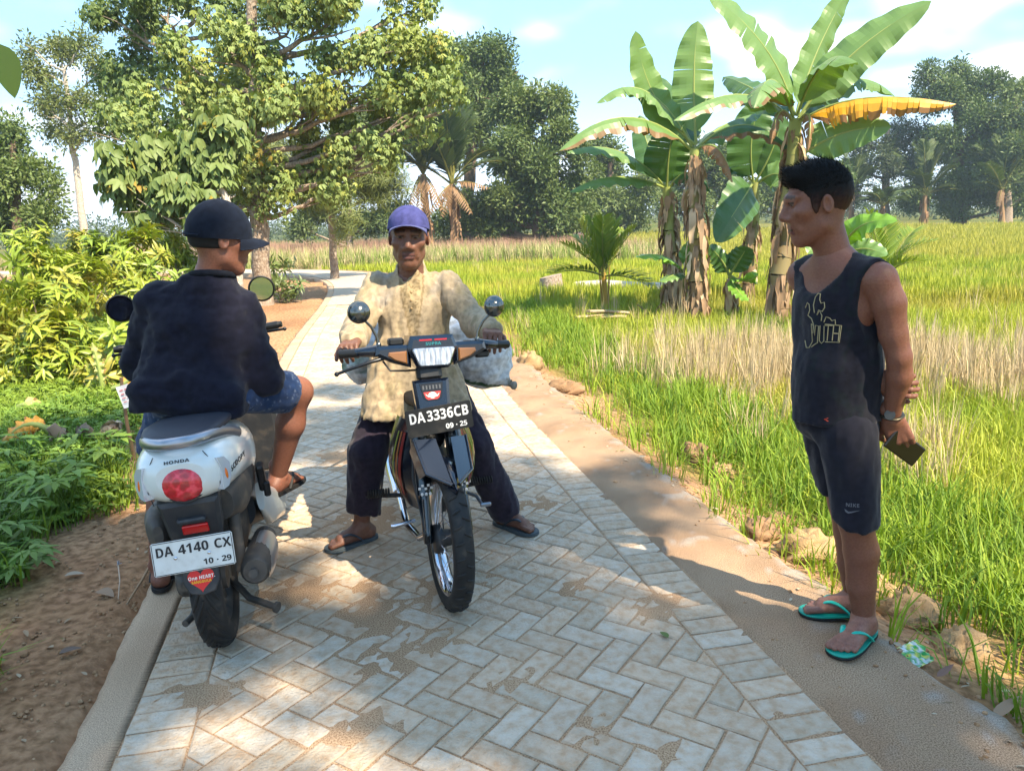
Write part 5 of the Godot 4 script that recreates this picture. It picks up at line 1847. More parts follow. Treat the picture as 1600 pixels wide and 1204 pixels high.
		wx[kind].append(Transform3D(basis_y(Vector3.UP + rdir() * 0.15, rng.randf() * TAU).scaled(Vector3(s, s, s)), Vector3(x, y, zz)))
		var green := Color(0.13, 0.24, 0.035).lerp(Color(0.25, 0.36, 0.05), rng.randf())
		if zz < -6.5 or k > 0.25:
			green = green.lerp(Color(0.24, 0.32, 0.03), 0.6)
		wc[kind].append(green)
	var wv := Node3D.new()
	wv.name = "weeds"
	add_child(wv)
	wv.set_meta("kind", "stuff")
	wv.set_meta("label", "low green weeds and creepers covering the verge beside the dirt")
	wv.set_meta("category", "weeds")
	many("weed_grass", w_grass, blade, wx[0], wc[0], wv)
	many("weed_herb", w_herb, leafy, wx[1], wc[1], wv)
	many("weed_palmate", w_palm, leafy, wx[2], wc[2], wv)
	clock("grass %d tall %d far %d dry %d weeds %d" % [fx.size(), tx.size(), gx.size(), dx.size(), wx[0].size()])
# ------------------------------------------------------------------ vehicles
func ring(z: float, w: float, y0: float, y1: float, cx := 0.0, e := 2.6, n := 28) -> PackedVector3Array:
	var r := PackedVector3Array()
	for j in n:
		var a := -TAU * j / n
		var c := -cos(a)
		var s := sin(a)
		r.append(Vector3(cx + w * 0.5 * signf(c) * pow(absf(c), 2.0 / e), (y0 + y1) * 0.5 + (y1 - y0) * 0.5 * signf(s) * pow(absf(s), 2.0 / e), z))
	return r

func shell(rows: Array, e := 2.6) -> ArrayMesh: # rows: [z, width, y0, y1] with z growing
	var mb := MB.new()
	var rings := []
	for r: Array in rows:
		rings.append(ring(r[0], r[1], r[2], r[3], r[4] if r.size() > 4 else 0.0, e))
	mb.loft(rings)
	return mb.mesh()

func tyre_mesh(r: float, w: float, bead: float, blocks: int, slant: float) -> ArrayMesh:
	var mb := MB.new()
	var h := w * 0.5
	var prof := []
	prof.append(Vector2(bead, -h * 0.7))
	for i in 13:
		var a := PI * (i / 12.0)
		prof.append(Vector2(lerpf(bead + 0.02, r, pow(sin(a), 0.55)), -h * cos(a)))
	prof.append(Vector2(bead, h * 0.7))
	mb.lathe(prof, 56, Vector3.ZERO, Vector3.RIGHT)
	# raised tread bars
	for i in blocks:
		for sd: float in [-1.0, 1.0]:
			var a := TAU * (i + (0.5 if sd > 0 else 0.0)) / blocks
			var pr := []
			for k in 5:
				var f := k / 4.0
				var x := sd * lerpf(0.06, 0.82, f) * h
				var aa := a + slant * f
				var rr: float = lerpf(bead + 0.02, r, pow(maxf(0.0, 1.0 - pow(absf(x) / h, 2.0)), 0.275)) + 0.0005
				pr.append(Vector3(x, cos(aa) * rr, sin(aa) * rr))
			mb.tube(pr, [0.0045, 0.006, 0.0065, 0.006, 0.003], 5)
	return mb.mesh()

func disc(mb: MB, at: Vector3, axis: Vector3, r: float, th: float, seg := 24) -> void:
	mb.lathe([Vector2(0.0001, th * 0.5), Vector2(r, th * 0.5)], seg, at, axis, true)
	mb.lathe([Vector2(r, th * 0.5), Vector2(r, -th * 0.5)], seg, at, axis, true)
	mb.lathe([Vector2(r, -th * 0.5), Vector2(0.0001, -th * 0.5)], seg, at, axis, true)

func letters(t: String, h: float, depth: float, m: Material, parent: Node, xf: Transform3D, bold := true, squeeze := 1.0, called := "lettering") -> MeshInstance3D:
	var o := part(called, text_mesh(t, h * 1.38, depth, bold), m, parent)
	o.transform = xf * Transform3D(Basis().scaled(Vector3(squeeze, 1, 1)), Vector3.ZERO)
	return o

func gloss(c: Color, rough := 0.22, coat := 0.8, metal := 0.0) -> StandardMaterial3D:
	var m := mat(c, rough, metal)
	m.clearcoat_enabled = true
	m.clearcoat = coat
	m.clearcoat_roughness = 0.12
	return m

func dusty(c: Color, rough: float, seed_: int, amount := 0.35) -> StandardMaterial3D:
	# paint or plastic with dust blotches
	var d := Color(0.52, 0.45, 0.37)
	return textured(noise_tex(seed_, 0.02, [[0.3, c], [0.6, c.lerp(d, amount * 0.25)], [0.85, c.lerp(d, amount)]], 256, 5), 2.2, rough, null, 1.0, false)

var chrome: StandardMaterial3D
var rubber: StandardMaterial3D
var black_plastic: StandardMaterial3D
var mirror_glass: StandardMaterial3D

func poly(a: Array) -> PackedVector2Array:
	var p := PackedVector2Array()
	for e: Array in a:
		p.append(Vector2(e[0], e[1]))
	if Geometry2D.is_polygon_clockwise(p):
		p.reverse()
	return p

func build_scooter() -> void:
	var o := thing("scooter", "pearl white scooter with round red tail light, ridden by the man in dark sweater", "scooter", Vector3(-1.075, 0, -2.59))
	o.basis = Basis(Vector3.UP, deg_to_rad(14)) * Basis(Vector3.BACK, deg_to_rad(4))
	var white := gloss(Color(0.83, 0.85, 0.84), 0.28, 0.7)
	var grey_plastic := dusty(Color(0.16, 0.17, 0.19), 0.55, 301)
	var engine_grey := dusty(Color(0.24, 0.23, 0.22), 0.6, 302, 0.6)
	var seat_m := mat(Color(0.13, 0.145, 0.19), 0.55)
	var alu := mat(Color(0.62, 0.63, 0.66), 0.32, 0.85)
	var mb := MB.new()
	# wheels
	for i in 2:
		var at := Vector3(0, 0.242, 0 if i == 0 else -1.25)
		var w := Node3D.new()
		w.name = "wheel"
		o.add_child(w, true)
		w.position = at
		part("tyre", tyre_mesh(0.24, 0.104, 0.155, 26, 0.42), rubber, w)
		mb = MB.new()
		mb.lathe([Vector2(0.158, -0.036), Vector2(0.148, -0.03), Vector2(0.142, -0.012), Vector2(0.142, 0.012), Vector2(0.148, 0.03), Vector2(0.158, 0.036)], 40, Vector3.ZERO, Vector3.RIGHT)
		for k in 5:
			var a := TAU * k / 5
			mb.tube([Vector3(0, cos(a), sin(a)) * 0.03, Vector3(0.012, cos(a + 0.15), sin(a + 0.15)) * 0.09, Vector3(0, cos(a), sin(a)) * 0.146], [0.02, 0.014, 0.018], 8)
		disc(mb, Vector3.ZERO, Vector3.RIGHT, 0.045, 0.09)
		part("rim", mb.mesh(), engine_grey, w)
	# tail fairing
	var tf := part("tail_fairing", shell([[-0.62, 0.22, 0.40, 0.60], [-0.58, 0.27, 0.41, 0.66], [-0.50, 0.315, 0.43, 0.70], [-0.40, 0.34, 0.465, 0.745], [-0.2, 0.35, 0.525, 0.785], [0.0, 0.342, 0.57, 0.80], [0.10, 0.318, 0.585, 0.80], [0.165, 0.288, 0.597, 0.792], [0.20, 0.25, 0.612, 0.78], [0.222, 0.20, 0.63, 0.762], [0.232, 0.15, 0.65, 0.745]], 2.5), white, o)
	# seams of the rear panel
	for sd: float in [-1.0, 1.0]:
		mb = MB.new()
		mb.tube([Vector3(sd * 0.075, 0.772, 0.21), Vector3(sd * 0.106, 0.72, 0.2095), Vector3(sd * 0.110, 0.655, 0.206), Vector3(sd * 0.105, 0.607, 0.190)], [0.0016], 4)
		part("panel_seam", mb.mesh(), grey_plastic, tf)
	# tail light
	mb = MB.new()
	mb.ell(Vector3(0, 0.676, 0.214), Vector3(0.070, 0.061, 0.036), 32, 16)
	var red := mat(Color(0.78, 0.03, 0.10), 0.08)
	red.clearcoat_enabled = true
	var inner := noise_tex(303, 0.05, [[0.3, Color(0.62, 0.03, 0.08)], [0.55, Color(0.85, 0.06, 0.16)], [0.75, Color(0.95, 0.30, 0.36)]], 128, 2, 0.0, FastNoiseLite.TYPE_CELLULAR)
	red.albedo_color = Color.WHITE
	red.albedo_texture = inner
	red.uv1_triplanar = true
	red.uv1_scale = Vector3.ONE * 6.0
	var tl := part("tail_light", mb.mesh(), red, o)
	mb = MB.new()
	var rp := []
	for k in 33:
		var a := TAU * k / 32
		rp.append(Vector3(cos(a) * 0.072, 0.676 + sin(a) * 0.063, 0.2185 - 0.010 * absf(cos(a))))
	mb.tube(rp, [0.0042], 6, false)
	part("bezel", mb.mesh(), grey_plastic, tl)
	# indicators
	var lens := mat(Color(0.86, 0.87, 0.9), 0.1, 0.5)
	var amber := mat(Color(0.85, 0.42, 0.12), 0.2)
	for sd: float in [-1.0, 1.0]:
		mb = MB.new()
		mb.xf = Transform3D(Basis(Vector3.UP, sd * 0.75) * Basis(Vector3.RIGHT, -0.1), Vector3(sd * 0.122, 0.69, 0.197))
		mb.prism(poly([[-0.018 * sd, 0.052], [0.010 * sd, 0.048], [0.025 * sd, 0.024], [0.021 * sd, -0.020], [0.004 * sd, -0.05], [-0.018 * sd, -0.056], [-0.012 * sd, -0.02], [-0.009 * sd, 0.015]]), -0.02, 0.012, 0.003)
		var ind := part("indicator", mb.mesh(), lens, o)
		var xf := mb.xf
		mb = MB.new()
		mb.xf = xf
		mb.ell(Vector3(0.005 * sd, -0.008, 0.0105), Vector3(0.006, 0.02, 0.004), 10, 6)
		part("bulb", mb.mesh(), amber, ind)
	var ink := mat(Color(0.14, 0.14, 0.15), 0.4)
	letters("HONDA", 0.0105, 0.001, ink, tf, Transform3D(Basis(Vector3.RIGHT, -0.55), Vector3(-0.005, 0.7535, 0.2295)), true, 1.5)
	letters("SCOOPY", 0.019, 0.0012, ink, tf, Transform3D(Basis(Vector3.UP, 1.27) * Basis(Vector3.BACK, 0.14), Vector3(0.1625, 0.690, 0.10)), true, 1.25)
	# seat
	part("seat", shell([[-0.60, 0.14, 0.72, 0.755], [-0.54, 0.2, 0.725, 0.785], [-0.4, 0.245, 0.74, 0.80], [-0.2, 0.27, 0.765, 0.815], [0.0, 0.275, 0.785, 0.838], [0.1, 0.25, 0.788, 0.842], [0.16, 0.20, 0.792, 0.832], [0.185, 0.13, 0.796, 0.82]], 2.8), seat_m, o)
	# grab rail
	mb = MB.new()
	var gp := []
	for k in 21:
		var f := k / 20.0 * 2.0 - 1.0
		gp.append(Vector3(f * 0.165 * (1.0 - 0.06 * absf(f)), 0.800 + 0.014 * (1.0 - f * f) - 0.05 * pow(absf(f), 6.0), 0.232 - 0.30 * pow(absf(f), 2.6)))
	mb.tube(gp, [0.0155], 10, true, 1.3)
	part("grab_rail", mb.mesh(), alu, o)
	# rear mudguard, reflector, plate
	mb = MB.new()
	mb.xf = Transform3D(Basis(Vector3.RIGHT, 0.30), Vector3(0, 0.535, 0.155))
	mb.prism(poly([[-0.095, 0.085], [0.095, 0.085], [0.085, -0.05], [0.062, -0.155], [-0.062, -0.155], [-0.085, -0.05]]), -0.05, 0.03, 0.012)
	mb.box(Vector3(0, 0.018, 0.035), Vector3(0.09, 0.02, 0.03), 0.006)
	var mg := part("mudguard", mb.mesh(), grey_plastic, o)
	mb = MB.new()
	mb.xf = Transform3D(Basis(Vector3.RIGHT, 0.30), Vector3(0, 0.535, 0.155))
	mb.box(Vector3(0.005, -0.022, 0.034), Vector3(0.082, 0.034, 0.012), 0.003)
	part("reflector", mb.mesh(), mat(Color(0.80, 0.07, 0.08), 0.15), mg)
	mb = MB.new()
	var px := Transform3D(Basis(Vector3.RIGHT, -0.16), Vector3(0.0, 0.448, 0.262))
	mb.xf = px
	mb.prism(poly([[-0.125, 0.05], [-0.12, 0.0545], [0.12, 0.0545], [0.125, 0.05], [0.125, -0.05], [0.12, -0.0545], [-0.12, -0.0545], [-0.125, -0.05]]), -0.0015, 0.0015, 0.0005)
	var pl := part("number_plate", mb.mesh(), dusty(Color(0.87, 0.87, 0.85), 0.45, 304, 0.3), o)
	pl.set_meta("label", "white number plate with black embossed characters")
	var pink := mat(Color(0.10, 0.10, 0.11), 0.5)
	letters("DA", 0.031, 0.002, pink, pl, px * Transform3D(Basis(), Vector3(-0.087, 0.022, 0.002)), true, 0.95)
	letters("4140", 0.031, 0.002, pink, pl, px * Transform3D(Basis(), Vector3(0.003, 0.022, 0.002)), true, 1.0)
	letters("CX", 0.031, 0.002, pink, pl, px * Transform3D(Basis(), Vector3(0.092, 0.022, 0.002)), true, 1.0)
	letters("10 · 29", 0.0185, 0.002, pink, pl, px * Transform3D(Basis(), Vector3(0.07, -0.03, 0.002)), true, 1.15)
	for bx: float in [-0.055, 0.048]:
		mb = MB.new()
		mb.xf = px
		mb.ell(Vector3(bx, -0.003, 0.0025), Vector3(0.006, 0.006, 0.004), 10, 6)
		part("bolt", mb.mesh(), chrome, pl)
	mb = MB.new()
	mb.xf = px
	for e: Array in [[Vector3(0, 0.0515, 0.0018), Vector3(0.238, 0.002, 0.0015)], [Vector3(0, -0.0515, 0.0018), Vector3(0.238, 0.002, 0.0015)], [Vector3(-0.1215, 0, 0.0018), Vector3(0.002, 0.101, 0.0015)], [Vector3(0.1215, 0, 0.0018), Vector3(0.002, 0.101, 0.0015)]]:
		mb.box(e[0], e[1])
	part("border", mb.mesh(), pink, pl)
	# mud flap with heart sticker
	mb = MB.new()
	var fx := Transform3D(Basis(Vector3.RIGHT, -0.22), Vector3(0.005, 0.350, 0.240))
	mb.xf = fx
	mb.prism(poly([[-0.055, 0.06], [0.058, 0.06], [0.056, -0.01], [0.04, -0.045], [0.0, -0.055], [-0.038, -0.045], [-0.056, -0.01]]), -0.004, 0.004, 0.003)
	var flap := part("mud_flap", mb.mesh(), grey_plastic, o)
	mb = MB.new()
	mb.xf = fx
	var heart := []
	for k in 28:
		var a := TAU * k / 28
		heart.append([0.0026 * 16 * pow(sin(a), 3), 0.0026 * (13 * cos(a) - 5 * cos(2 * a) - 2 * cos(3 * a) - cos(4 * a))])
	mb.prism(poly(heart), 0.004, 0.0052)
	part("sticker", mb.mesh(), mat(Color(0.87, 0.13, 0.12), 0.4), flap)
	letters("One HEART.", 0.0115, 0.0006, mat(Color(0.95, 0.93, 0.9), 0.5), flap, fx * Transform3D(Basis(), Vector3(0.002, 0.006, 0.0058)), true, 0.95)
	letters("SANGGULA", 0.0085, 0.0006, mat(Color(0.93, 0.75, 0.1), 0.5), flap, fx * Transform3D(Basis(), Vector3(0.0, -0.008, 0.0058)), true, 1.0)
	# drive unit and muffler
	mb = MB.new()
	mb.loft([ring(-0.42, 0.10, 0.18, 0.34, -0.09), ring(-0.3, 0.12, 0.15, 0.38, -0.09), ring(-0.05, 0.10, 0.17, 0.34, -0.09), ring(0.03, 0.07, 0.20, 0.30, -0.09), ring(0.05, 0.03, 0.23, 0.27, -0.09)])
	mb.loft([ring(-0.5, 0.16, 0.2, 0.42, 0.02), ring(-0.32, 0.2, 0.16, 0.5, 0.0), ring(-0.18, 0.14, 0.24, 0.5, 0.0)])
	mb.loft([ring(-0.12, 0.09, 0.42, 0.55, -0.13), ring(0.05, 0.10, 0.41, 0.56, -0.13), ring(0.12, 0.07, 0.43, 0.55, -0.125), ring(0.145, 0.03, 0.46, 0.52, -0.12)])
	mb.loft([ring(-0.34, 0.2, 0.42, 0.6, 0.06), ring(-0.05, 0.2, 0.44, 0.62, 0.06), ring(0.08, 0.14, 0.48, 0.6, 0.05)])
	for sd: float in [-1.0, 1.0]:
		mb.tube([Vector3(sd * 0.10, 0.56, -0.02), Vector3(sd * 0.10, 0.26, 0.02)], [0.022], 10)
	part("drive_unit", mb.mesh(), engine_grey, o)
	mb = MB.new()
	mb.tube([Vector3(0.06, 0.16, -0.5), Vector3(0.12, 0.15, -0.42), Vector3(0.155, 0.2, -0.34)], [0.016], 8)
	mb.tube([Vector3(0.155, 0.22, -0.36), Vector3(0.158, 0.24, -0.32), Vector3(0.16, 0.285, 0.02), Vector3(0.16, 0.295, 0.12), Vector3(0.16, 0.298, 0.14)], [0.026, 0.044, 0.053, 0.051, 0.04], 20)
	mb.tube([Vector3(0.155, 0.292, 0.13), Vector3(0.155, 0.30, 0.165)], [0.016], 12)
	var mu := part("muffler", mb.mesh(), engine_grey, o)
	mb = MB.new()
	var sh := []
	for k in 9:
		var z := lerpf(-0.26, 0.13, k / 8.0)
		var q := PackedVector3Array()
		for j in 9:
			var a := lerpf(-0.5, 1.7, j / 8.0)
			var rr := 0.061 * (1.0 - 0.25 * pow(absf(k - 4.0) / 4.0, 3.0))
			q.append(Vector3(0.16 + cos(a) * rr, 0.262 + 0.09 * (z + 0.1) + sin(a) * rr, z))
		sh.append(q)
	mb.loft(sh, false, false)
	part("heat_shield", mb.mesh(), mat(Color(0.68, 0.68, 0.69), 0.28, 0.8), mu)
	# pillion foot rest, stand
	mb = MB.new()
	mb.box(Vector3(0.185, 0.50, -0.30), Vector3(0.03, 0.12, 0.05), 0.008, Basis(Vector3.RIGHT, 0.3))
	mb.box(Vector3(0.20, 0.45, -0.29), Vector3(0.025, 0.06, 0.03), 0.006)
	part("foot_rest", mb.mesh(), black_plastic, o)
	mb = MB.new()
	mb.tube([Vector3(0.02, 0.17, -0.16), Vector3(0.10, 0.12, -0.04), Vector3(0.19, 0.10, 0.03)], [0.014, 0.013, 0.012], 8)
	disc(mb, Vector3(0.198, 0.098, 0.034), Vector3(1, -0.2, 0.6).normalized(), 0.02, 0.012, 14)
	mb.tube([Vector3(-0.06, 0.17, -0.16), Vector3(-0.10, 0.1, -0.02), Vector3(-0.12, 0.1, 0.03)], [0.013], 8)
	part("stand", mb.mesh(), engine_grey, o)
	# floor, leg shield and lower side skirts
	mb = MB.new()
	mb.box(Vector3(0, 0.285, -0.80), Vector3(0.40, 0.05, 0.46), 0.02)
	mb.loft([ring(-1.0, 0.38, 0.2, 0.27), ring(-0.6, 0.36, 0.2, 0.3), ring(-0.4, 0.26, 0.25, 0.44)])
	part("floorboard", mb.mesh(), grey_plastic, o)
	mb = MB.new()
	mb.xf = Transform3D(Basis(Vector3.RIGHT, 0.2), Vector3(0, 0.58, -1.05))
	mb.prism(poly([[-0.12, 0.33], [0.12, 0.33], [0.22, 0.15], [0.22, -0.1], [0.15, -0.3], [-0.15, -0.3], [-0.22, -0.1], [-0.22, 0.15]]), -0.05, 0.03, 0.02)
	part("leg_shield", mb.mesh(), grey_plastic, o)
	mb = MB.new()
	mb.loft([ring(-0.98, 0.06, 0.2, 0.30, 0.195), ring(-0.7, 0.05, 0.18, 0.30, 0.2), ring(-0.46, 0.05, 0.24, 0.42, 0.17), ring(-0.36, 0.03, 0.34, 0.46, 0.16)])
	mb.loft([ring(-0.98, 0.06, 0.2, 0.30, -0.195), ring(-0.7, 0.05, 0.18, 0.30, -0.2), ring(-0.46, 0.05, 0.24, 0.42, -0.17), ring(-0.36, 0.03, 0.34, 0.46, -0.16)])
	part("side_skirt", mb.mesh(), white, o)
	mb = MB.new()
	for k in 12:
		var a := lerpf(-0.9, 1.7, k / 11.0)
		mb.box(Vector3(0, 0.242 + cos(a) * 0.262, -1.25 + sin(a) * 0.262), Vector3(0.13, 0.012, 0.075), 0.003, Basis(Vector3.RIGHT, a))
	part("front_mudguard", mb.mesh(), white, o)
	mb = MB.new()
	mb.tube([Vector3(0, 0.28, -1.24), Vector3(0, 0.62, -1.12), Vector3(0, 0.95, -1.02)], [0.03], 10)
	part("fork", mb.mesh(), engine_grey, o)
	# handlebar
	var hb := Transform3D(Basis(Vector3.UP, 0.08) * Basis(Vector3.BACK, 0.03), Vector3(0.055, 0, -0.04))
	mb = MB.new()
	mb.xf = hb
	mb.loft([ring(-1.13, 0.1, 0.92, 1.0), ring(-1.1, 0.2, 0.9, 1.03), ring(-1.02, 0.26, 0.9, 1.05), ring(-0.95, 0.2, 0.93, 1.03)])
	part("handlebar_cover", mb.mesh(), white, o)
	for sd: float in [-1.0, 1.0]:
		mb = MB.new()
		mb.xf = hb
		mb.tube([Vector3(sd * 0.1, 0.975, -1.0), Vector3(sd * 0.2, 0.99, -0.98), Vector3(sd * 0.225, 0.992, -0.975), Vector3(sd * 0.345, 1.0, -0.945), Vector3(sd * 0.35, 1.0, -0.944), Vector3(sd * 0.365, 1.001, -0.94)], [0.018, 0.018, 0.019, 0.018, 0.015, 0.014], 12)
		part("grip", mb.mesh(), black_plastic, o)
		mb = MB.new()
		mb.xf = hb
		mb.tube([Vector3(sd * 0.2, 0.975, -1.0), Vector3(sd * 0.26, 0.968, -1.01), Vector3(sd * 0.37, 0.972, -0.975)], [0.009, 0.007, 0.006], 8)
		mb.ell(Vector3(sd * 0.375, 0.972, -0.974), Vector3.ONE * 0.0095, 10, 8)
		part("brake_lever", mb.mesh(), black_plastic, o)
		mb = MB.new()
		mb.xf = hb
		mb.tube([Vector3(sd * 0.17, 1.0, -0.99), Vector3(sd * 0.20, 1.06, -0.99), Vector3(sd * 0.27, 1.13, -0.99)], [0.006], 8)
		var mc := Vector3(sd * 0.305, 1.175 - 0.0 * sd, -0.985)
		var ax := Vector3(-sd * 0.10 + 0.16, -0.03, 0.95).normalized()
		mb.lathe([Vector2(0.001, -0.022), Vector2(0.035, -0.018), Vector2(0.056, -0.006), Vector2(0.061, 0.004), Vector2(0.0605, 0.009), Vector2(0.056, 0.009)], 28, mc, ax)
		var mi := part("mirror", mb.mesh(), black_plastic, o)
		mb = MB.new()
		mb.xf = hb
		disc(mb, mc + ax * 0.008, ax, 0.052, 0.003, 28)
		part("mirror_glass", mb.mesh(), mirror_glass, mi)
	clock("scooter")

func build_motorcycle() -> void:
	var o := thing("motorcycle", "dark blue underbone motorcycle with black number plate carrying a white sack", "motorcycle", Vector3(-0.25, 0, -2.82))
	o.basis = Basis(Vector3.UP, deg_to_rad(12)) * Basis(Vector3.BACK, deg_to_rad(2.6))
	var blue := gloss(Color(0.032, 0.06, 0.115), 0.22, 0.7)
	var blue2 := gloss(Color(0.03, 0.07, 0.10), 0.18, 1.0)
	var black := dusty(Color(0.06, 0.062, 0.07), 0.4, 311, 0.25)
	var engine := dusty(Color(0.10, 0.10, 0.11), 0.5, 312, 0.4)
	var amber := mat(Color(0.50, 0.31, 0.09), 0.12)
	amber.clearcoat_enabled = true
	var steer := Transform3D(Basis(Vector3(0, 0.9, -0.44).normalized(), deg_to_rad(7)), Vector3.ZERO)
	steer.origin = Vector3(0, 0.28, 0) - steer.basis * Vector3(0, 0.28, 0)
	var mb := MB.new()
	# wheels
	for i in 2:
		var w := Node3D.new()
		w.name = "wheel"
		o.add_child(w, true)
		w.transform = (steer if i == 0 else Transform3D()) * Transform3D(Basis(), Vector3(0, 0.28, 0 if i == 0 else -1.205))
		part("tyre", tyre_mesh(0.279, 0.078, 0.218, 30, 0.05), rubber, w)
		mb = MB.new()
		mb.lathe([Vector2(0.222, -0.028), Vector2(0.218, -0.03), Vector2(0.208, -0.022), Vector2(0.202, -0.008), Vector2(0.202, 0.008), Vector2(0.208, 0.022), Vector2(0.218, 0.03), Vector2(0.222, 0.028)], 48, Vector3.ZERO, Vector3.RIGHT)
		part("rim", mb.mesh(), chrome, w)
		mb = MB.new()
		mb.lathe([Vector2(0.012, -0.06), Vector2(0.055, -0.055), Vector2(0.062, -0.03), Vector2(0.035, -0.02), Vector2(0.03, 0.03), Vector2(0.045, 0.04), Vector2(0.012, 0.05)], 24, Vector3.ZERO, Vector3.RIGHT)
		part("hub", mb.mesh(), engine, w)
		mb = MB.new()
		for k in 36:
			var a := TAU * k / 36
			var b := a + (0.5 if k % 2 == 0 else -0.5)
			mb.tube([Vector3(0.035 if k % 4 < 2 else -0.045, cos(b) * 0.04, sin(b) * 0.04), Vector3(0, cos(a) * 0.205, sin(a) * 0.205)], [0.0016], 4, false)
		part("spokes", mb.mesh(), chrome, w)
	# fork
	for sd: float in [-1.0, 1.0]:
		mb = MB.new()
		mb.xf = steer
		mb.tube([Vector3(sd * 0.078, 0.27, 0.01), Vector3(sd * 0.078, 0.30, 0.0), Vector3(sd * 0.074, 0.50, -0.09)], [0.018, 0.021, 0.021], 12)
		mb.tube([Vector3(sd * 0.072, 0.44, -0.065), Vector3(sd * 0.07, 0.64, -0.15), Vector3(sd * 0.065, 0.72, -0.19)], [0.033, 0.036, 0.036], 12)
		mb.tube([Vector3(sd * 0.082, 0.31, 0.03), Vector3(sd * 0.080, 0.44, -0.02)], [0.012], 8)
		var leg := part("fork_leg", mb.mesh(), blue2, o)
		mb = MB.new()
		mb.xf = steer
		for r in 2:
			for c in 5:
				if (r + c) % 2 == 0:
					mb.box(Vector3(sd * 0.072 + (c - 2) * 0.0115, 0.475 + r * 0.011, -0.04 - r * 0.004 - absf(c - 2) * 0.003), Vector3(0.0095, 0.009, 0.004))
		for c in 3:
			mb.ell(Vector3(sd * 0.072 + (c - 1) * 0.016, 0.455, -0.034), Vector3(0.006, 0.007, 0.003), 8, 5)
		part("checker_sticker", mb.mesh(), mat(Color(0.85, 0.85, 0.85), 0.5), leg)
	# brake parts on the near fork leg
	mb = MB.new()
	mb.xf = steer
	mb.box(Vector3(-0.088, 0.30, 0.02), Vector3(0.02, 0.05, 0.035), 0.006)
	mb.tube([Vector3(-0.09, 0.33, 0.0), Vector3(-0.11, 0.5, -0.1), Vector3(-0.09, 0.7, -0.16), Vector3(-0.06, 0.82, -0.2)], [0.005], 6)
	part("brake_cable", mb.mesh(), black, o)
	# front mudguard: keel shaped, pointed at the front
	mb = MB.new()
	mb.xf = steer
	var rings := []
	for k in 15:
		var f := k / 14.0
		var a := lerpf(-1.25, 0.62, f)
		var rad := 0.31 + 0.012 * sin(f * PI)
		var w := lerpf(0.062, 0.068, sin(f * PI * 0.7)) * (1.0 - pow(f, 5.0) * 0.96)
		var q := PackedVector3Array()
		var c := Vector3(0, 0.28, 0)
		var n := Vector3(0, cos(a), sin(a))
		for j in 7:
			var g := j / 6.0 * 2.0 - 1.0
			q.append(c + n * (rad - 0.055 * pow(absf(g), 1.7) * (1.0 - f * 0.3)) + Vector3(g * w, 0, 0))
		rings.append(q)
	mb.loft(rings, false, false)
	var mgd := part("front_mudguard", mb.mesh(), blue, o)
	# shoulders of the mudguard that flank the wheel
	mb = MB.new()
	mb.xf = steer
	for sd: float in [-1.0, 1.0]:
		mb.face([Vector3(sd * 0.105, 0.66, -0.09), Vector3(sd * 0.03, 0.675, -0.03), Vector3(sd * 0.012, 0.545, 0.155), Vector3(sd * 0.088, 0.565, 0.06)] if sd < 0 else [Vector3(sd * 0.088, 0.565, 0.06), Vector3(sd * 0.012, 0.545, 0.155), Vector3(sd * 0.03, 0.675, -0.03), Vector3(sd * 0.105, 0.66, -0.09)])
		mb.face([Vector3(sd * 0.105, 0.66, -0.09), Vector3(sd * 0.088, 0.565, 0.06), Vector3(sd * 0.10, 0.52, -0.02), Vector3(sd * 0.112, 0.60, -0.14)])
		mb.tube([Vector3(sd * 0.105, 0.66, -0.09), Vector3(sd * 0.088, 0.565, 0.06), Vector3(sd * 0.012, 0.545, 0.155)], [0.006, 0.006, 0.008], 6)
	part("shoulder", mb.mesh(), blue, mgd)
	# leg shields either side, with stripe decals
	for sd: float in [-1.0, 1.0]:
		mb = MB.new()
		var q := []
		for k in 9:
			var f := k / 8.0
			var row := PackedVector3Array()
			for j in 6:
				var g := j / 5.0
				row.append(Vector3(sd * (0.055 + 0.115 * sin(g * 1.5) * (0.65 + 0.5 * sin(f * PI))), lerpf(0.70, 0.30, f), lerpf(-0.19, -0.38, g) - f * 0.05 + 0.03 * sin(f * PI)))
			q.append(row)
		mb.loft(q, false, false)
		var ls := part("leg_shield", mb.mesh(), blue, o)
		for s: Array in [[0.35, 0.42, Color(0.50, 0.12, 0.10)], [0.46, 0.50, Color(0.60, 0.34, 0.14)], [0.56, 0.60, Color(0.50, 0.55, 0.20)]]:
			mb = MB.new()
			var rows := []
			for k in 7:
				var f := lerpf(0.12, 0.85, k / 6.0)
				var row := PackedVector3Array()
				for j in 2:
					var g: float = s[j] + f * 0.25
					row.append(Vector3(sd * (0.0575 + 0.115 * sin(g * 1.5) * (0.65 + 0.5 * sin(f * PI))), lerpf(0.70, 0.30, f), lerpf(-0.188, -0.378, g) - f * 0.05 + 0.03 * sin(f * PI) + 0.004))
				rows.append(row)
			mb.loft(rows, false, false)
			part("stripe", mb.mesh(), mat(s[2], 0.35), ls)
	# nose cover and headlamp cowl
	mb = MB.new()
	mb.xf = Transform3D(Basis(Vector3.RIGHT, -0.30), Vector3(0, 0.80, -0.13))
	mb.prism(poly([[-0.072, 0.085], [0.072, 0.085], [0.066, -0.02], [0.062, -0.13], [-0.062, -0.13], [-0.066, -0.02]]), -0.06, 0.02, 0.012)
	var nose := part("nose_cover", mb.mesh(), blue, o)
	var nx := mb.xf
	mb = MB.new()
	mb.xf = nx
	mb.prism(poly([[-0.046, 0.068], [0.046, 0.068], [0.036, 0.012], [0.024, 0.0], [-0.024, 0.0], [-0.036, 0.012]]), 0.0195, 0.0225, 0.001)
	part("emblem_panel", mb.mesh(), mat(Color(0.06, 0.06, 0.07), 0.3), nose)
	mb = MB.new()
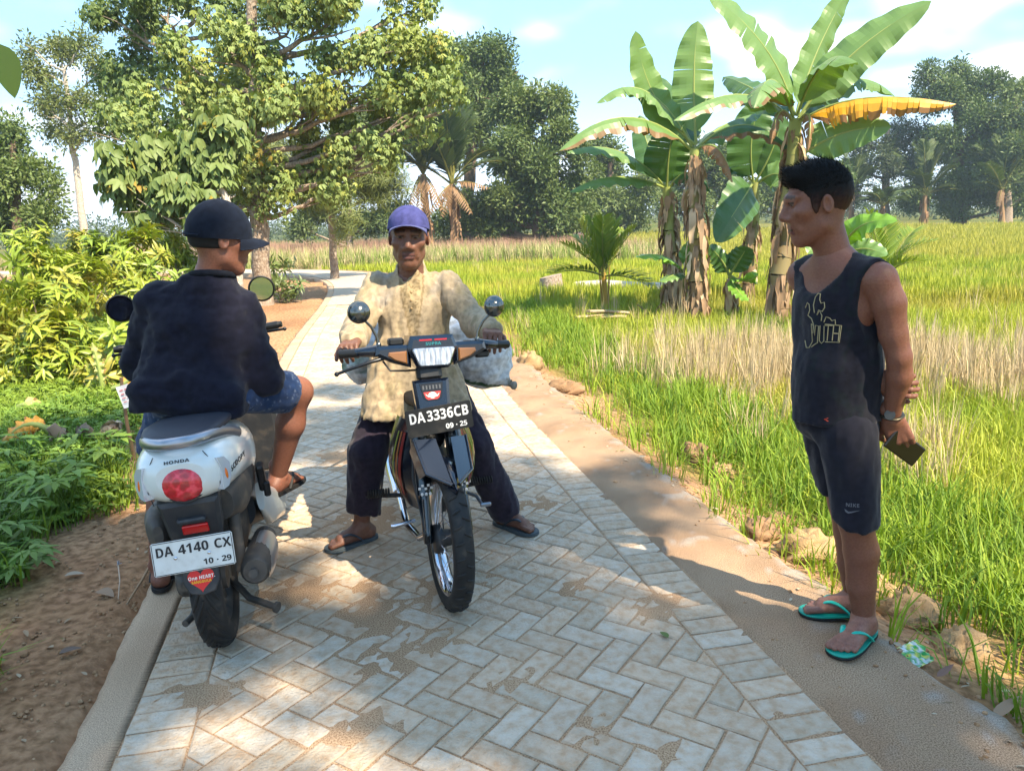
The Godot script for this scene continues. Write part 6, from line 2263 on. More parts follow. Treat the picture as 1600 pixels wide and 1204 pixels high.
	mb.xf = nx
	mb.prism(poly([[-0.034, 0.034], [0.034, 0.034], [0.026, 0.010], [0.018, 0.004], [-0.018, 0.004], [-0.026, 0.010]]), 0.0222, 0.0235)
	part("emblem", mb.mesh(), mat(Color(0.72, 0.18, 0.16), 0.4), nose)
	mb = MB.new()
	mb.xf = nx
	mb.ell(Vector3(0, 0.02, 0.0232), Vector3(0.017, 0.013, 0.003), 16, 6)
	for sd: float in [-1.0, 1.0]:
		mb.tube([Vector3(sd * 0.006, 0.014, 0.024), Vector3(sd * 0.018, 0.016, 0.0245), Vector3(sd * 0.027, 0.026, 0.024)], [0.0035, 0.003, 0.001], 6)
	part("emblem_wings", mb.mesh(), mat(Color(0.82, 0.80, 0.76), 0.35), nose)
	mb = MB.new()
	mb.xf = nx
	for k in 6:
		mb.box(Vector3((k - 2.5) * 0.013, 0.052, 0.0228), Vector3(0.006, 0.016, 0.002))
	part("vent", mb.mesh(), mat(Color(0.25, 0.26, 0.28), 0.5), nose)
	mb = MB.new()
	mb.xf = nx
	mb.box(Vector3(0, 0.115, -0.03), Vector3(0.10, 0.07, 0.08), 0.015)
	part("neck", mb.mesh(), black, o)
	var hx := steer * Transform3D(Basis(Vector3.RIGHT, -0.10), Vector3(0, 0.975, -0.17))
	mb = MB.new()
	mb.xf = hx
	mb.prism(poly([[-0.088, 0.078], [0.082, 0.078], [0.098, 0.03], [0.094, 0.018], [0.070, -0.042], [0.058, -0.052], [-0.058, -0.052], [-0.070, -0.042], [-0.096, 0.018], [-0.10, 0.03]]), -0.11, 0.03, 0.014)
	var cowl := part("headlamp_cowl", mb.mesh(), blue, o)
	mb = MB.new()
	mb.xf = hx
	mb.prism(poly([[-0.084, 0.022], [-0.078, 0.03], [0.078, 0.03], [0.084, 0.022], [0.062, -0.034], [0.052, -0.041], [-0.052, -0.041], [-0.062, -0.034]]), 0.026, 0.038, 0.004)
	var glass := mat(Color(0.90, 0.92, 0.95), 0.06, 0.7)
	glass.albedo_color = Color.WHITE
	glass.albedo_texture = noise_tex(313, 0.045, [[0.2, Color(0.50, 0.52, 0.55)], [0.5, Color(0.70, 0.72, 0.75)], [0.7, Color(0.90, 0.91, 0.93)]], 128, 2, 0.0, FastNoiseLite.TYPE_CELLULAR)
	glass.uv1_triplanar = true
	glass.uv1_scale = Vector3(16, 3, 9)
	glass.clearcoat_enabled = true
	part("headlamp", mb.mesh(), glass, cowl)
	var tealc := mat(Color(0.10, 0.42, 0.45), 0.4)
	letters("SUPRA", 0.011, 0.0008, tealc, cowl, hx * Transform3D(Basis(Vector3.RIGHT, -0.05), Vector3(0.0, 0.046, 0.0308)), true, 1.3, "decal")
	mb = MB.new()
	mb.xf = hx
	for e: Array in [[-0.03, 0.061, 0.030, Color(0.6, 0.1, 0.12)], [0.03, 0.061, 0.03, Color(0.6, 0.1, 0.12)]]:
		mb.box(Vector3(e[0], e[1], 0.0295), Vector3(0.05, 0.006, 0.002))
	part("decal", mb.mesh(), mat(Color(0.6, 0.1, 0.14), 0.4), cowl)
	for sd: float in [-1.0, 1.0]:
		mb = MB.new()
		mb.xf = hx
		mb.prism(poly([[sd * 0.085, 0.045], [sd * 0.15, 0.046], [sd * 0.215, 0.044], [sd * 0.222, 0.01], [sd * 0.16, -0.022], [sd * 0.085, -0.045]]), -0.10, 0.008, 0.013)
		mb.tube([Vector3(sd * 0.2, 0.026, -0.05), Vector3(sd * 0.25, 0.024, -0.055), Vector3(sd * 0.285, 0.022, -0.075)], [0.026, 0.02, 0.017], 12)
		var wing := part("handlebar_cover", mb.mesh(), blue, o)
		mb = MB.new()
		mb.xf = hx
		mb.prism(poly([[sd * 0.103, 0.022], [sd * 0.172, 0.020], [sd * 0.176, 0.006], [sd * 0.150, -0.013], [sd * 0.103, -0.029]]), 0.004, 0.018, 0.005)
		part("indicator", mb.mesh(), amber, wing)
		mb = MB.new()
		mb.xf = hx
		mb.tube([Vector3(sd * 0.27, 0.022, -0.068), Vector3(sd * 0.345, 0.018, -0.103)], [0.0175], 12)
		part("grip", mb.mesh(), black_plastic, o)
		mb = MB.new()
		mb.xf = hx
		mb.tube([Vector3(sd * 0.20, 0.04, -0.05), Vector3(sd * 0.205, 0.08, -0.05), Vector3(sd * 0.225, 0.12, -0.04), Vector3(sd * 0.262, 0.158, -0.02)], [0.007, 0.006, 0.0055, 0.005], 8)
		mb.ell(Vector3(sd * 0.20, 0.048, -0.05), Vector3(0.011, 0.014, 0.011), 10, 6)
		var mc := Vector3(sd * 0.272, 0.178, -0.015)
		var ax := Vector3(sd * 0.10, -0.05, 1.0).normalized()
		mb.lathe([Vector2(0.001, 0.024), Vector2(0.018, 0.021), Vector2(0.034, 0.010), Vector2(0.042, -0.004), Vector2(0.044, -0.012), Vector2(0.040, -0.014)], 28, mc, ax)
		var mi := part("mirror", mb.mesh(), mat(Color(0.42, 0.43, 0.42), 0.18, 0.9), o)
		mb = MB.new()
		mb.xf = hx
		disc(mb, mc - ax * 0.012, ax, 0.040, 0.003, 24)
		part("mirror_glass", mb.mesh(), mirror_glass, mi)
	# front brake lever with ball end, switch box
	mb = MB.new()
	mb.xf = hx
	mb.tube([Vector3(-0.18, 0.0, -0.02), Vector3(-0.24, -0.012, 0.0), Vector3(-0.33, -0.038, -0.01), Vector3(-0.365, -0.05, -0.02)], [0.009, 0.007, 0.006, 0.006], 8)
	mb.ell(Vector3(-0.37, -0.052, -0.022), Vector3.ONE * 0.0095, 10, 8)
	part("brake_lever", mb.mesh(), mat(Color(0.10, 0.11, 0.13), 0.3, 0.4), o)
	mb = MB.new()
	mb.xf = hx
	mb.box(Vector3(-0.135, 0.058, -0.04), Vector3(0.06, 0.03, 0.05), 0.007)
	part("switch_box", mb.mesh(), black_plastic, o)
	mb = MB.new()
	mb.xf = hx
	mb.box(Vector3(0.22, -0.012, -0.07), Vector3(0.06, 0.03, 0.04), 0.008)
	part("switch_box", mb.mesh(), black_plastic, o)
	mb = MB.new()
	mb.xf = hx
	mb.tube([Vector3(-0.19, -0.015, -0.03), Vector3(-0.17, -0.05, 0.01), Vector3(-0.11, -0.055, 0.0), Vector3(-0.06, -0.06, -0.06)], [0.004], 6)
	part("cable", mb.mesh(), black, o)
	# number plate
	var px := Transform3D(Basis(Vector3.UP, 0.05) * Basis(Vector3.BACK, 0.06) * Basis(Vector3.RIGHT, -0.06), Vector3(0.012, 0.745, -0.045))
	mb = MB.new()
	mb.xf = px
	mb.prism(poly([[-0.128, 0.048], [-0.123, 0.053], [0.123, 0.053], [0.128, 0.048], [0.128, -0.048], [0.123, -0.053], [-0.123, -0.053], [-0.128, -0.048]]), -0.002, 0.002, 0.0006)
	mb.box(Vector3(0, -0.014, 0.0022), Vector3(0.25, 0.0015, 0.001))
	mb.box(Vector3(0, 0.0, -0.03), Vector3(0.05, 0.04, 0.055), 0.004)
	var pl := part("number_plate", mb.mesh(), dusty(Color(0.055, 0.06, 0.065), 0.45, 314, 0.25), o)
	pl.set_meta("label", "black number plate with white embossed characters")
	var paint := mat(Color(0.80, 0.80, 0.80), 0.5)
	letters("DA", 0.040, 0.003, paint, pl, px * Transform3D(Basis(), Vector3(-0.086, 0.0185, 0.003)), true, 0.85)
	letters("3336", 0.040, 0.003, paint, pl, px * Transform3D(Basis(), Vector3(0.004, 0.0185, 0.003)), true, 0.85)
	letters("CB", 0.040, 0.003, paint, pl, px * Transform3D(Basis(), Vector3(0.087, 0.0185, 0.003)), true, 0.85)
	letters("09 · 25", 0.0195, 0.002, paint, pl, px * Transform3D(Basis(), Vector3(0.062, -0.032, 0.003)), true, 1.05)
	# engine, exhaust, foot rests
	mb = MB.new()
	mb.xf = Transform3D(Basis(Vector3.RIGHT, 0.1), Vector3(0, 0.36, -0.42))
	for k in 9:
		mb.box(Vector3(0, 0, 0.14 - k * 0.018), Vector3(0.15, 0.14, 0.007), 0.002)
	mb.box(Vector3(0, 0, 0.06), Vector3(0.12, 0.11, 0.2), 0.02)
	mb.box(Vector3(0, 0, 0.16), Vector3(0.11, 0.10, 0.06), 0.02)
	mb.box(Vector3(0, -0.02, -0.16), Vector3(0.22, 0.20, 0.28), 0.04)
	mb.lathe([Vector2(0.001, 0.03), Vector2(0.075, 0.025), Vector2(0.085, 0.0), Vector2(0.085, -0.04)], 24, Vector3(0.12, -0.02, -0.14), Vector3.RIGHT)
	mb.lathe([Vector2(0.001, 0.03), Vector2(0.085, 0.025), Vector2(0.095, 0.0), Vector2(0.095, -0.04)], 24, Vector3(-0.12, -0.02, -0.14), Vector3.LEFT)
	part("engine", mb.mesh(), engine, o)
	mb = MB.new()
	mb.tube([Vector3(0, 0.30, -0.28), Vector3(-0.03, 0.22, -0.25), Vector3(-0.09, 0.16, -0.32), Vector3(-0.13, 0.16, -0.5), Vector3(-0.14, 0.2, -0.8)], [0.014, 0.015, 0.016, 0.017, 0.02], 10)
	mb.tube([Vector3(-0.14, 0.2, -0.8), Vector3(-0.145, 0.24, -1.0), Vector3(-0.15, 0.3, -1.5)], [0.03, 0.045, 0.042], 14)
	mb.tube([Vector3(-0.10, 0.235, -0.34), Vector3(-0.19, 0.225, -0.33), Vector3(-0.205, 0.225, -0.332)], [0.008, 0.011, 0.009], 8)
	part("exhaust", mb.mesh(), chrome, o)
	mb = MB.new()
	mb.tube([Vector3(-0.30, 0.275, -0.62), Vector3(0.0, 0.24, -0.62), Vector3(0.30, 0.275, -0.62)], [0.011], 8)
	part("foot_rest_bar", mb.mesh(), engine, o)
	for sd: float in [-1.0, 1.0]:
		mb = MB.new()
		for k in 9:
			mb.lathe([Vector2(0.012, 0), Vector2(0.021, 0.002), Vector2(0.021, 0.007), Vector2(0.012, 0.0095)], 12, Vector3(sd * (0.19 + k * 0.0115), 0.285, -0.60), Vector3(sd, 0.06, 0))
		part("foot_rest", mb.mesh(), rubber, o)
	mb = MB.new()
	mb.tube([Vector3(0.13, 0.28, -0.5), Vector3(0.19, 0.26, -0.46), Vector3(0.20, 0.25, -0.38)], [0.008], 8)
	mb.box(Vector3(0.215, 0.25, -0.37), Vector3(0.05, 0.018, 0.018), 0.005)
	part("gear_pedal", mb.mesh(), mat(Color(0.6, 0.6, 0.62), 0.3, 0.8), o)
	# frame body, seat, rear
	part("frame_body", shell([[-1.5, 0.10, 0.52, 0.62], [-1.2, 0.2, 0.50, 0.70], [-0.9, 0.24, 0.48, 0.70], [-0.65, 0.14, 0.50, 0.66], [-0.45, 0.10, 0.50, 0.64], [-0.28, 0.11, 0.56, 0.74]], 2.6), blue, o)
	part("seat", shell([[-1.45, 0.14, 0.70, 0.76], [-1.3, 0.24, 0.69, 0.78], [-0.9, 0.25, 0.68, 0.765], [-0.65, 0.2, 0.67, 0.755], [-0.52, 0.1, 0.68, 0.735]], 2.8), mat(Color(0.05, 0.05, 0.055), 0.6), o)
	mb = MB.new()
	for sd: float in [-1.0, 1.0]:
		mb.box(Vector3(sd * 0.10, 0.30, -1.0), Vector3(0.03, 0.04, 0.5), 0.01)
		mb.tube([Vector3(sd * 0.12, 0.6, -1.1), Vector3(sd * 0.12, 0.3, -1.2)], [0.026], 10)
	part("swing_arm", mb.mesh(), engine, o)
	mb = MB.new()
	for k in 10:
		var a := lerpf(-1.9, 0.4, k / 9.0)
		mb.box(Vector3(0, 0.28 + cos(a) * 0.30, -1.205 + sin(a) * 0.30), Vector3(0.11, 0.01, 0.11), 0.003, Basis(Vector3.RIGHT, a))
	part("rear_mudguard", mb.mesh(), blue, o)
	mb = MB.new()
	mb.tube([Vector3(-0.13, 0.74, -1.15), Vector3(-0.15, 0.77, -1.4), Vector3(0, 0.78, -1.6), Vector3(0.15, 0.77, -1.4), Vector3(0.13, 0.74, -1.15)], [0.011], 8)
	part("rack", mb.mesh(), chrome, o)
	clock("motorcycle")

func build_vehicle_materials() -> void:
	chrome = mat(Color(0.80, 0.80, 0.82), 0.14, 1.0)
	rubber = dusty(Color(0.075, 0.074, 0.074), 0.75, 321, 0.45)
	black_plastic = mat(Color(0.055, 0.056, 0.06), 0.45)
	mirror_glass = mat(Color(0.80, 0.82, 0.85), 0.02, 1.0)
# ------------------------------------------------------------------ people
func frame(face: Vector3, up := Vector3.UP) -> Basis: # x: the person's left, y: up, z: where the front looks
	var z := face.normalized()
	var x := up.cross(z).normalized()
	return Basis(x, z.cross(x).normalized(), z)

func skin_mat(seed_: int) -> StandardMaterial3D:
	var m := vmat(0.52, 0.45)
	m.albedo_texture = noise_tex(seed_, 0.06, [[0.25, Color(0.90, 0.87, 0.85)], [0.5, Color(0.96, 0.95, 0.945)], [0.75, Color(1, 1, 1)]], 256, 4)
	m.uv1_triplanar = true
	m.uv1_scale = Vector3.ONE * 7.0
	m.normal_enabled = true
	m.normal_texture = noise_tex(seed_ + 1, 0.2, [], 256, 3, 2.0)
	m.normal_scale = 0.35
	m.subsurf_scatter_enabled = true
	m.subsurf_scatter_strength = 0.08
	return m

func cloth_mat(seed_: int, rough := 0.9, weave := 30.0, strength := 0.6, sheen := 0.25) -> StandardMaterial3D:
	var m := vmat(rough, 0.25)
	m.albedo_texture = noise_tex(seed_, 0.04, [[0.2, Color(0.78, 0.78, 0.78)], [0.55, Color(0.93, 0.93, 0.93)], [0.8, Color(1, 1, 1)]], 256, 5)
	m.uv1_triplanar = true
	m.uv1_scale = Vector3.ONE * 3.0
	m.normal_enabled = true
	m.normal_texture = noise_tex(seed_ + 1, weave * 0.01, [], 512, 3, 3.0)
	m.normal_scale = strength
	m.rim_enabled = true
	m.rim = sheen
	m.rim_tint = 0.6
	return m

# head modelled in its own axes: origin between the ears, z towards the face
const HEAD := 1.06
func head_into(mb: MB, c: Vector3, B: Basis, neck: Vector3, base: Vector3, skin: Color, lip: Color, age: float, cell: float, size := HEAD) -> void:
	var s := SD.new()
	B = B.scaled_local(Vector3.ONE * size)
	var P := func(x: float, y: float, z: float) -> Vector3: return c + B * Vector3(x, y, z)
	s.ell(P.call(0, 0.035, -0.014), Vector3(0.075, 0.092, 0.096), B, 0.02)
	s.ell(P.call(0, -0.035, 0.022), Vector3(0.058, 0.074, 0.068), B, 0.04)
	s.cap(P.call(0, -0.098, 0.060), P.call(0, -0.092, 0.05), 0.019, 0.024, 0.03)
	s.cap(P.call(0.047, -0.062, 0.0), P.call(0.018, -0.098, 0.05), 0.02, 0.018, 0.03)
	s.cap(P.call(-0.047, -0.062, 0.0), P.call(-0.018, -0.098, 0.05), 0.02, 0.018, 0.03)
	for sd: float in [-1.0, 1.0]:
		s.ell(P.call(sd * 0.044, -0.012, 0.056), Vector3(0.024, 0.018, 0.022), B, 0.025)
		s.ell(P.call(sd * 0.030, 0.016, 0.094), Vector3(0.019, 0.013, 0.013), B, 0.018, 1)
		s.ell(P.call(sd * 0.031, 0.015, 0.0715), Vector3(0.015, 0.0125, 0.0135), B, 0.003)
		s.cap(P.call(sd * 0.017, 0.0245, 0.0845), P.call(sd * 0.045, 0.0215, 0.0735), 0.0048, 0.0042, 0.006)
		s.cap(P.call(sd * 0.012, 0.036, 0.085), P.call(sd * 0.05, 0.036, 0.068), 0.0085, 0.007, 0.018)
		s.ell(P.call(sd * 0.0125, -0.030, 0.091), Vector3(0.010, 0.008, 0.012), B, 0.008)
		s.cap(P.call(sd * 0.022, -0.03, 0.082), P.call(sd * 0.036, -0.066, 0.066), 0.006, 0.005, 0.02)
		# ear
		var eb := B * Basis(Vector3.UP, sd * 0.45) * Basis(Vector3.RIGHT, 0.15)
		s.ell(P.call(sd * 0.079, 0.002, -0.014), Vector3(0.009, 0.030, 0.019), eb, 0.008)
		s.ell(P.call(sd * 0.088, 0.004, -0.009), Vector3(0.007, 0.020, 0.011), eb, 0.006, 1)
	s.cap(P.call(0, 0.026, 0.084), P.call(0, -0.022, 0.104), 0.0095, 0.0135, 0.014)
	s.cap(P.call(-0.019, -0.0575, 0.081), P.call(0.019, -0.0575, 0.081), 0.0065, 0.0065, 0.01)
	s.cap(P.call(-0.015, -0.0705, 0.081), P.call(0.015, -0.0705, 0.081), 0.0078, 0.0078, 0.01)
	s.cap(P.call(-0.022, -0.0640, 0.091), P.call(0.022, -0.0640, 0.091), 0.0032, 0.0032, 0.004, 1)
	s.cap(P.call(0, -0.045, -0.022), neck, 0.052, 0.058, 0.03)
	var inv := B.inverse()
	var nz := noise(401, 60.0, 3)
	var tint := func(p: Vector3) -> Color:
		var l: Vector3 = inv * (p - c)
		var k := nz.get_noise_3dv(p)
		var col := skin * (1.0 + k * 0.14)
		var ax := absf(l.x)
		# eyes
		var ed := Vector2((ax - 0.031) / 0.0125, (l.y - 0.0130) / 0.0040).length()
		if l.z > 0.07 and ed < 1.0:
			col = Color(0.13, 0.105, 0.09)
			if absf(ax - 0.0315) < 0.0056:
				col = Color(0.015, 0.010, 0.008)
		elif l.z > 0.066 and absf(ax - 0.031) < 0.0145 and absf(l.y - 0.0195) < 0.0022:
			col = Color(0.02, 0.012, 0.010)
		elif l.z > 0.06 and absf(l.y - (0.0385 - (ax - 0.03) * 0.12)) < 0.0058 + k * 0.002 and ax > 0.011 and ax < 0.052:
			col = col.lerp(Color(0.02, 0.015, 0.012), 0.75)
		elif l.z > 0.072 and absf(l.y + 0.064) < 0.0135 and ax < 0.026:
			col = col.lerp(lip, 0.8)
			if absf(l.y + 0.064) < 0.0025:
				col = Color(0.03, 0.012, 0.01)
		elif l.z > 0.07 and absf(l.y + 0.048) < 0.006 and ax < 0.026 and age > 0.0:
			col = col.lerp(Color(0.05, 0.045, 0.045), 0.55 * age)
		return col
	s.into(mb, cell, base, tint)

# hand: w wrist, d towards the knuckles, n back of the hand, thumb side +1 / -1 along d x n
func hand_into(mb: MB, w: Vector3, d: Vector3, n: Vector3, thumb: float, curl: Array, spread: float, base: Vector3, skin: Color, cell := 0.0036, thumb_bend := 0.6, size := 1.0) -> Vector3:
	d = d.normalized()
	var sdir := d.cross(n).normalized()
	n = sdir.cross(d).normalized()
	var s := SD.new()
	var hb := Basis(sdir, n, d) if sdir.cross(n).dot(d) > 0 else Basis(sdir, n, d)
	for f in 4:
		var off := (1.5 - f) * 0.0205 * size
		var a := w + sdir * thumb * off * 0.75 + d * 0.012
		var b := w + sdir * thumb * off + d * 0.088 * size
		s.cap(a, b, 0.0155 * size, 0.0115 * size, 0.012)
	s.cap(w - d * 0.03, w + d * 0.01, 0.0275 * size, 0.025 * size, 0.015)
	var lens := [0.072, 0.080, 0.075, 0.060]
	for f in 4:
		var off := (1.5 - f) * 0.0205 * size
		var p := w + sdir * thumb * off + d * 0.088 * size
		var ang := 0.0
		var dirf := (d + sdir * thumb * (1.5 - f) * spread).normalized()
		var ax := sdir
		for j in 3:
			ang += curl[j] * (1.0 + 0.06 * (f - 1.5))
			var dd := dirf * cos(ang) - n * sin(ang)
			var l: float = lens[f] * size * [0.46, 0.30, 0.26][j]
			var q := p + dd * l
			s.cap(p, q, lerpf(0.0094, 0.0078, j / 3.0) * size, lerpf(0.0088, 0.0070, j / 2.0) * size, 0.004)
			p = q
	# thumb leaves the side of the palm near its base
	var t0 := w + d * 0.022 * size + sdir * thumb * 0.022 * size - n * 0.006
	var td := (d * 0.65 + sdir * thumb * 0.75 - n * 0.35).normalized()
	var t1 := t0 + td * 0.040 * size
	var td2 := (td + (d * 0.5 - sdir * thumb * 0.9 - n * 0.5) * thumb_bend).normalized()
	var t2 := t1 + td2 * 0.032 * size
	var td3 := (td2 + (d * 0.2 - sdir * thumb * 0.6 - n * 0.3) * thumb_bend).normalized()
	var t3 := t2 + td3 * 0.026 * size
	s.cap(t0, t1, 0.0145 * size, 0.0115 * size, 0.014)
	s.cap(t1, t2, 0.0108 * size, 0.0098 * size, 0.004)
	s.cap(t2, t3, 0.0098 * size, 0.0080 * size, 0.004)
	var nz := noise(402, 50.0, 2)
	s.into(mb, cell, base, func(p: Vector3) -> Color: return skin * (1.0 + nz.get_noise_3dv(p) * 0.18))
	return w + d * 0.05 * size

# bare foot flat on a sole at height y; returns nothing, adds to mb
func foot_into(mb: MB, ankle: Vector3, dir: Vector3, left: float, y: float, base: Vector3, skin: Color) -> void:
	var d := Vector3(dir.x, 0, dir.z).normalized()
	var s := SD.new()
	var side := Vector3.UP.cross(d).normalized()  # towards the person's left
	var f0 := Vector3(ankle.x, y, ankle.z)
	s.cap(ankle + Vector3(0, 0.05, 0), ankle, 0.036, 0.036, 0.02)
	s.ell(f0 - d * 0.035 + Vector3(0, 0.028, 0), Vector3(0.032, 0.03, 0.034), frame(d), 0.03)
	s.cap(ankle + d * 0.012 - Vector3(0, 0.012, 0), f0 + d * 0.11 + Vector3(0, 0.024, 0), 0.034, 0.021, 0.03)
	s.cap(f0 - d * 0.02 + Vector3(0, 0.022, 0), f0 + d * 0.125 - side * left * 0.02 + Vector3(0, 0.018, 0), 0.026, 0.018, 0.03)
	s.cap(f0 - d * 0.02 + Vector3(0, 0.02, 0), f0 + d * 0.11 + side * left * 0.024 + Vector3(0, 0.016, 0), 0.024, 0.016, 0.03)
	var r := [0.0125, 0.0098, 0.0094, 0.009, 0.0088]
	var l := [0.178, 0.178, 0.168, 0.156, 0.142]
	for t in 5:
		var x: float = lerpf(-0.033, 0.037, t / 4.0) + (-0.003 if t == 0 else 0.0)
		var a: Vector3 = f0 + d * (l[t] - 0.055) + side * left * x * 0.9 + Vector3(0, 0.016, 0)
		var b: Vector3 = f0 + d * l[t] + side * left * x + Vector3(0, r[t] - 0.001, 0)
		s.cap(a, b, r[t] * 0.98, r[t], 0.006)
	s.cap(ankle + side * 0.03 - Vector3(0, 0.002, 0), ankle + side * 0.031, 0.012, 0.012, 0.015)
	s.cap(ankle - side * 0.03, ankle - side * 0.031, 0.012, 0.012, 0.015)
	var nz := noise(403, 45.0, 2)
	s.into(mb, 0.0042, base, func(p: Vector3) -> Color:
		var k := skin * (1.0 + nz.get_noise_3dv(p) * 0.2)
		# pale nails on top of the toe tips
		return k)

func sandal(parent: Node3D, base: Vector3, ankle: Vector3, dir: Vector3, left: float, y: float, sole_m: Material, strap_m: Material, under_m: Material) -> void:
	var d := Vector3(dir.x, 0, dir.z).normalized()
	var side := Vector3.UP.cross(d).normalized()
	var o := Vector3(ankle.x, y, ankle.z) - base
	var sd := Node3D.new()
	sd.name = "sandal"
	parent.add_child(sd, true)
	var outline := []
	for k in 36:
		var a := TAU * k / 36
		var z := lerpf(-0.078, 0.200, 0.5 - 0.5 * cos(a))
		var w := 0.040 + 0.013 * smoothstep(-0.01, 0.13, z)
		var e := pow(maxf(0.0, 1.0 - pow(absf((z - 0.061) / 0.139), 5.0)), 0.5)
		outline.append(Vector2((w * e + (0.006 if false else 0.0)) * signf(sin(a)) - left * 0.006 * smoothstep(0.03, 0.18, z), z))
	for layer in 2:
		var mb := MB.new()
		var y1 := 0.0 if layer == 0 else -0.0075
		var y0 := -0.0075 if layer == 0 else -0.017
		var rings := [PackedVector3Array(), PackedVector3Array(), PackedVector3Array(), PackedVector3Array()]
		for p: Vector2 in outline:
			var grow := 0.0 if layer == 0 else 0.0015
			var q: Vector3 = o + side * (p.x + signf(p.x) * grow) + d * p.y
			rings[0].append(o + (q - o) * 0.985 + Vector3(0, y0, 0))
			rings[1].append(q + Vector3(0, y0 + 0.002, 0))
			rings[2].append(q + Vector3(0, y1 - 0.002, 0))
			rings[3].append(o + (q - o) * 0.985 + Vector3(0, y1, 0))
		mb.loft(rings)
		part("sole" if layer == 0 else "outsole", mb.mesh(), sole_m if layer == 0 else under_m, sd)
	var mb := MB.new()
	var toe := o + d * 0.125 - side * left * 0.017
	for s: float in [-1.0, 1.0]:
		var back := o + d * 0.018 + side * s * 0.045
		var P := []
		var rad := []
		for k in 9:
			var f := k / 8.0
			P.append(bez(toe + Vector3(0, 0.030, 0), o + d * 0.085 + side * s * 0.034 + Vector3(0, 0.075, 0), back + Vector3(0, -0.002, 0), f))
			rad.append(lerpf(0.007, 0.0105, sin(f * PI)))
		mb.tube(P, rad, 8, true, 0.5)
	mb.tube([toe + Vector3(0, 0.03, 0), toe + Vector3(0, -0.002, 0)], [0.006, 0.005], 8)
	part("strap", mb.mesh(), strap_m, sd)

func cap_hat(parent: Node3D, base: Vector3, c: Vector3, B: Basis, m: Material, brim_m: Material, tilt: float, brim_drop: float, brim_reach := 0.06, lift := 0.036) -> Node3D:
	# c: head origin; dome over the skull
	var hb := (B * Basis(Vector3.RIGHT, tilt)).scaled_local(Vector3.ONE * HEAD)
	var o := c - base + B * Vector3(0, lift, -0.008)
	var mb := MB.new()
	var rings := []
	var rows := 12
	for i in rows + 1:
		var th := lerpf(PI * 0.535, 0.02, float(i) / rows)
		var q := PackedVector3Array()
		for j in 36:
			var a := -TAU * j / 36
			var pan := 1.0 + 0.008 * absf(cos(a * 3.0))
			var rr := Vector3(0.0885 * pan, 0.1445 - lift, 0.115 * pan)
			var bump_f := 1.0 + 0.02 * bump.get_noise_2d(cos(a) * 2.0 + i * 0.3, sin(a) * 2.0)
			q.append(o + hb * (Vector3(cos(a) * sin(th), cos(th), sin(a) * sin(th)) * rr * bump_f))
		rings.append(q)
	mb.loft(rings, false)
	var cap := part("cap", mb.mesh(), m, parent)
	mb = MB.new()
	var top := []
	for i in 7:
		var f := i / 6.0
		var q := PackedVector3Array()
		for j in 15:
			var g := j / 14.0 * 2.0 - 1.0
			var a := g * 1.12
			var inner := Vector3(sin(a) * 0.0875, -0.008, cos(a) * 0.1135)
			var reach := brim_reach * pow(cos(g * 1.45), 0.55) if absf(g) < 1.0 else 0.0
			q.append(o + hb * (inner + Vector3(sin(a) * 0.25, 0, 1.0).normalized() * reach * f + Vector3(0, -brim_drop * f * f - 0.020 * g * g * (0.3 + f), 0)))
		top.append(q)
	mb.loft(top, false, false)
	var low := []
	for q: PackedVector3Array in top:
		var r := PackedVector3Array()
		for p in q:
			r.append(p - hb.y * 0.004)
		r.reverse()
		low.append(r)
	mb.loft(low, false, false)
	var edge := []
	for p in top[6]:
		edge.append(p - hb.y * 0.002)
	mb.tube(edge, [0.003], 6)
	part("brim", mb.mesh(), brim_m, cap)
	mb = MB.new()
	mb.ell(o + hb * Vector3(0, 0.1445 - lift, 0), Vector3(0.007, 0.003, 0.007), 10, 6)
	part("top_button", mb.mesh(), m, cap)
	return cap

